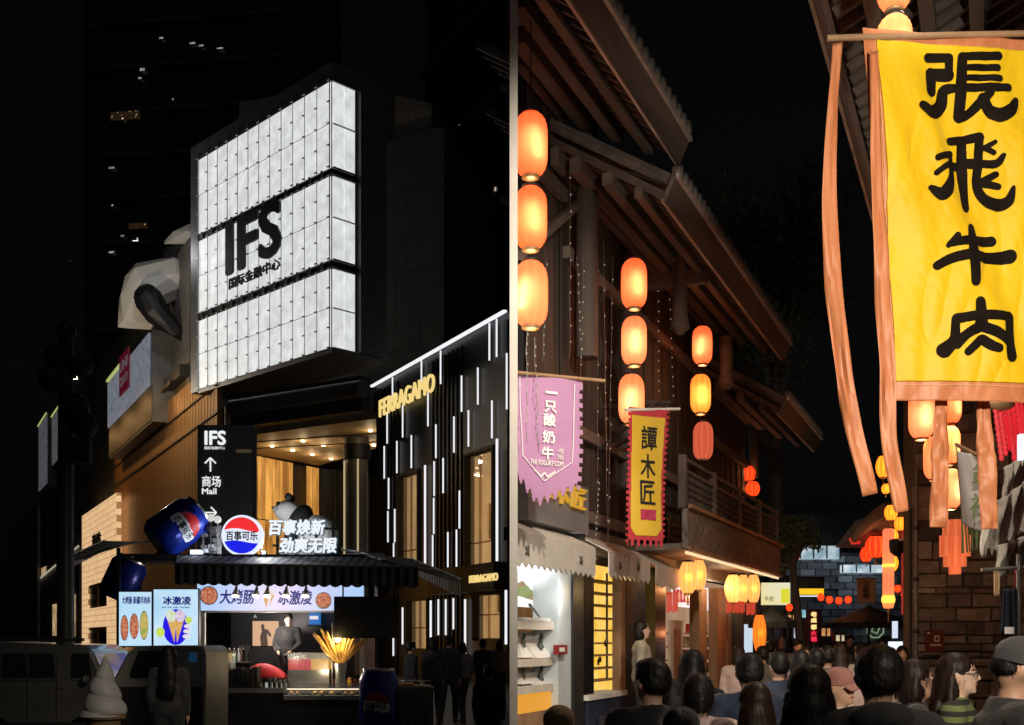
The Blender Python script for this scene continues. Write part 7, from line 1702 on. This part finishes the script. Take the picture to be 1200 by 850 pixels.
person('man in a dark grey cap and black jacket by the clothes rail', 1186, 748, 4.7, -100, 'short', 'black', 'black', 'black', 'b', cap='charcoal', tilt=18, wide=1.15)
person('person in a tan knitted hat below the knife shop trays', 655, 829, 5.2, 0, 'short', 'brown', 'tan', 'jean', 'a', cap='tan')
# second file of the crowd
V2 = .022
person('woman in a beige coat standing in the dark shop doorway', 752, 727, 13.4, -95, 'bob', 'black', 'beige', 'black', 'c', base_z=.32, vox=V2, headturn=-8)
panel('door_step', 739, 766, 838, 900, -.5, .4, M['dark'], s2)
person('person in a black coat photographing under the umbrella', 903, 751, 17.5, -25, 'short', 'black', 'black', 'black', 'b', pose='reach', vox=V2)
person('person in a grey coat walking into the lane', 918, 748, 19, 10, 'bob', 'black', 'grey', 'black', 'a', pose='walk', vox=V2)
person('pale faced person in a white top coming out of the lane', 936, 750, 19.5, 175, 'short', 'black', 'white', 'jean', 'c', vox=V2, pose='walk')
person('person with round black hair behind the very long haired woman', 938, 762, 9.5, 0, 'bob', 'black', 'black', 'black', 'a', vox=V2)
person('person in an olive jacket ahead of the red cap', 969, 757, 12, 5, 'short', 'black', 'olive', 'black', 'b', vox=V2)
person('person with brown hair and beige top ahead of the red cap', 984, 754, 13.5, -15, 'long', 'brown', 'beige', 'black', 'a', vox=V2)
person('stall keeper in black standing at the far brick wall', 996, 744, 25, 170, 'short', 'black', 'black', 'black', 'b', vox=V2)
person('stall keeper in black behind the glowing screen', 1034, 748, 24.6, 160, 'short', 'black', 'charcoal', 'black', 'b', vox=V2)
person('person in grey beside the vertical lit sign', 957, 753, 22, 0, 'short', 'black', 'grey', 'jean', 'b', vox=V2)
person('person in navy before the brick wall', 1008, 756, 16, 20, 'short', 'black', 'navy', 'black', 'a', vox=V2)
person('person in a blush jacket ahead of the hooded man', 1018, 760, 11, -30, 'bob', 'brown', 'blush', 'black', 'c', vox=V2)
# plaza
person('woman with long black hair standing before the ice cream poster', 198, 757, 13.0, 2, 'long', 'black', 'charcoal', 'black', 'a')
MB().box(kx(240), kx(423), .62, 1.95, .45, .52).build('floor', M['dark'], kio)
person('kiosk worker in a black polo shirt behind the juice tubs', 338, 718.5, 20.9, 172, 'short', 'black', 'polo', 'black', 'c', base_z=.52, pose='work', vox=V2, collar=True, headturn=18)
for px, top, Y, f, hr_, tp_, po, lb2 in ((482, 752, 21.5, -60, 'short', 'black', 'stand', 'person in black beside the can shaped cooler'), (508, 746, 22.0, 20, 'bob', 'charcoal', 'stand', 'person in a charcoal coat behind the serving table'), (526, 745, 22.6, -10, 'short', 'black', 'walk', 'tall person in black walking past the light lines'), (541, 752, 22.8, 30, 'bob', 'grey', 'walk', 'person in a grey top under the beige striped awning'), (566, 749, 26, -20, 'short', 'charcoal', 'stand', 'person in charcoal before the lower boutique window'), (585, 750, 27.5, 10, 'bob', 'grey', 'stand', 'person in grey beside the lower boutique window'), (573, 779, 14.0, 0, 'short', 'charcoal', 'stand', 'short person in a loose charcoal shirt in the open plaza')):
    person(lb2, px, top, Y, f, hr_, 'black', tp_, 'black', 'b', pose=po, vox=V2)
# more of the crowd further in: copies of the ones above, turned and spread
def again(src, label, px, top, Y, face):
    p = P(px, top, Y); t = bpy.data.objects.new('person', None); COL.objects.link(t); tag(t, label, 'person')
    s = p.z/1.715; t.location = (p.x, Y, 0); t.scale = (s,)*3; t.rotation_euler = (0, 0, R(face))
    for ch in src.children:
        c = ch.copy(); COL.objects.link(c); c.parent = t
        for g_ in ch.children: d = g_.copy(); COL.objects.link(d); d.parent = c
BYL = {o['label']: o for o in COL.objects if o.name.startswith('person') and o.get('label')}
g1 = BYL['person in an olive jacket ahead of the red cap']; g2 = BYL['person with brown hair and beige top ahead of the red cap']; g3 = BYL['person in grey beside the vertical lit sign']; g4 = BYL['person in navy before the brick wall']; g5 = BYL['person in a grey coat walking into the lane']; g6 = BYL['person in a blush jacket ahead of the hooded man']
for a_ in ((g4, 'navy jacketed person between the cropped haired man and the long haired woman', 912, 764, 9.0, 15), (g1, 'olive jacketed person just beyond the very long haired woman', 957, 760, 10.2, -10), (g6, 'blush jacketed person under the vertical lit sign', 944, 757, 14.5, 170), (g3, 'grey clad person below the neon emblem', 1024, 755, 18.5, 30), (g2, 'long haired person in beige right of the neon emblem', 1044, 759, 13.5, -20), (g5, 'grey coated person stepping out beside the drain pipe', 1057, 757, 15.0, 165), (g4, 'navy clad person among the farthest of the crowd', 975, 751, 26, 0), (g3, 'grey clad person before the dark umbrella', 987, 752, 23, -15), (g1, 'olive clad person next to the tall paper lantern', 893, 757, 14.5, 10), (g6, 'blush clad person before the corner shop door', 866, 757, 14.0, -30)):
    again(*a_)
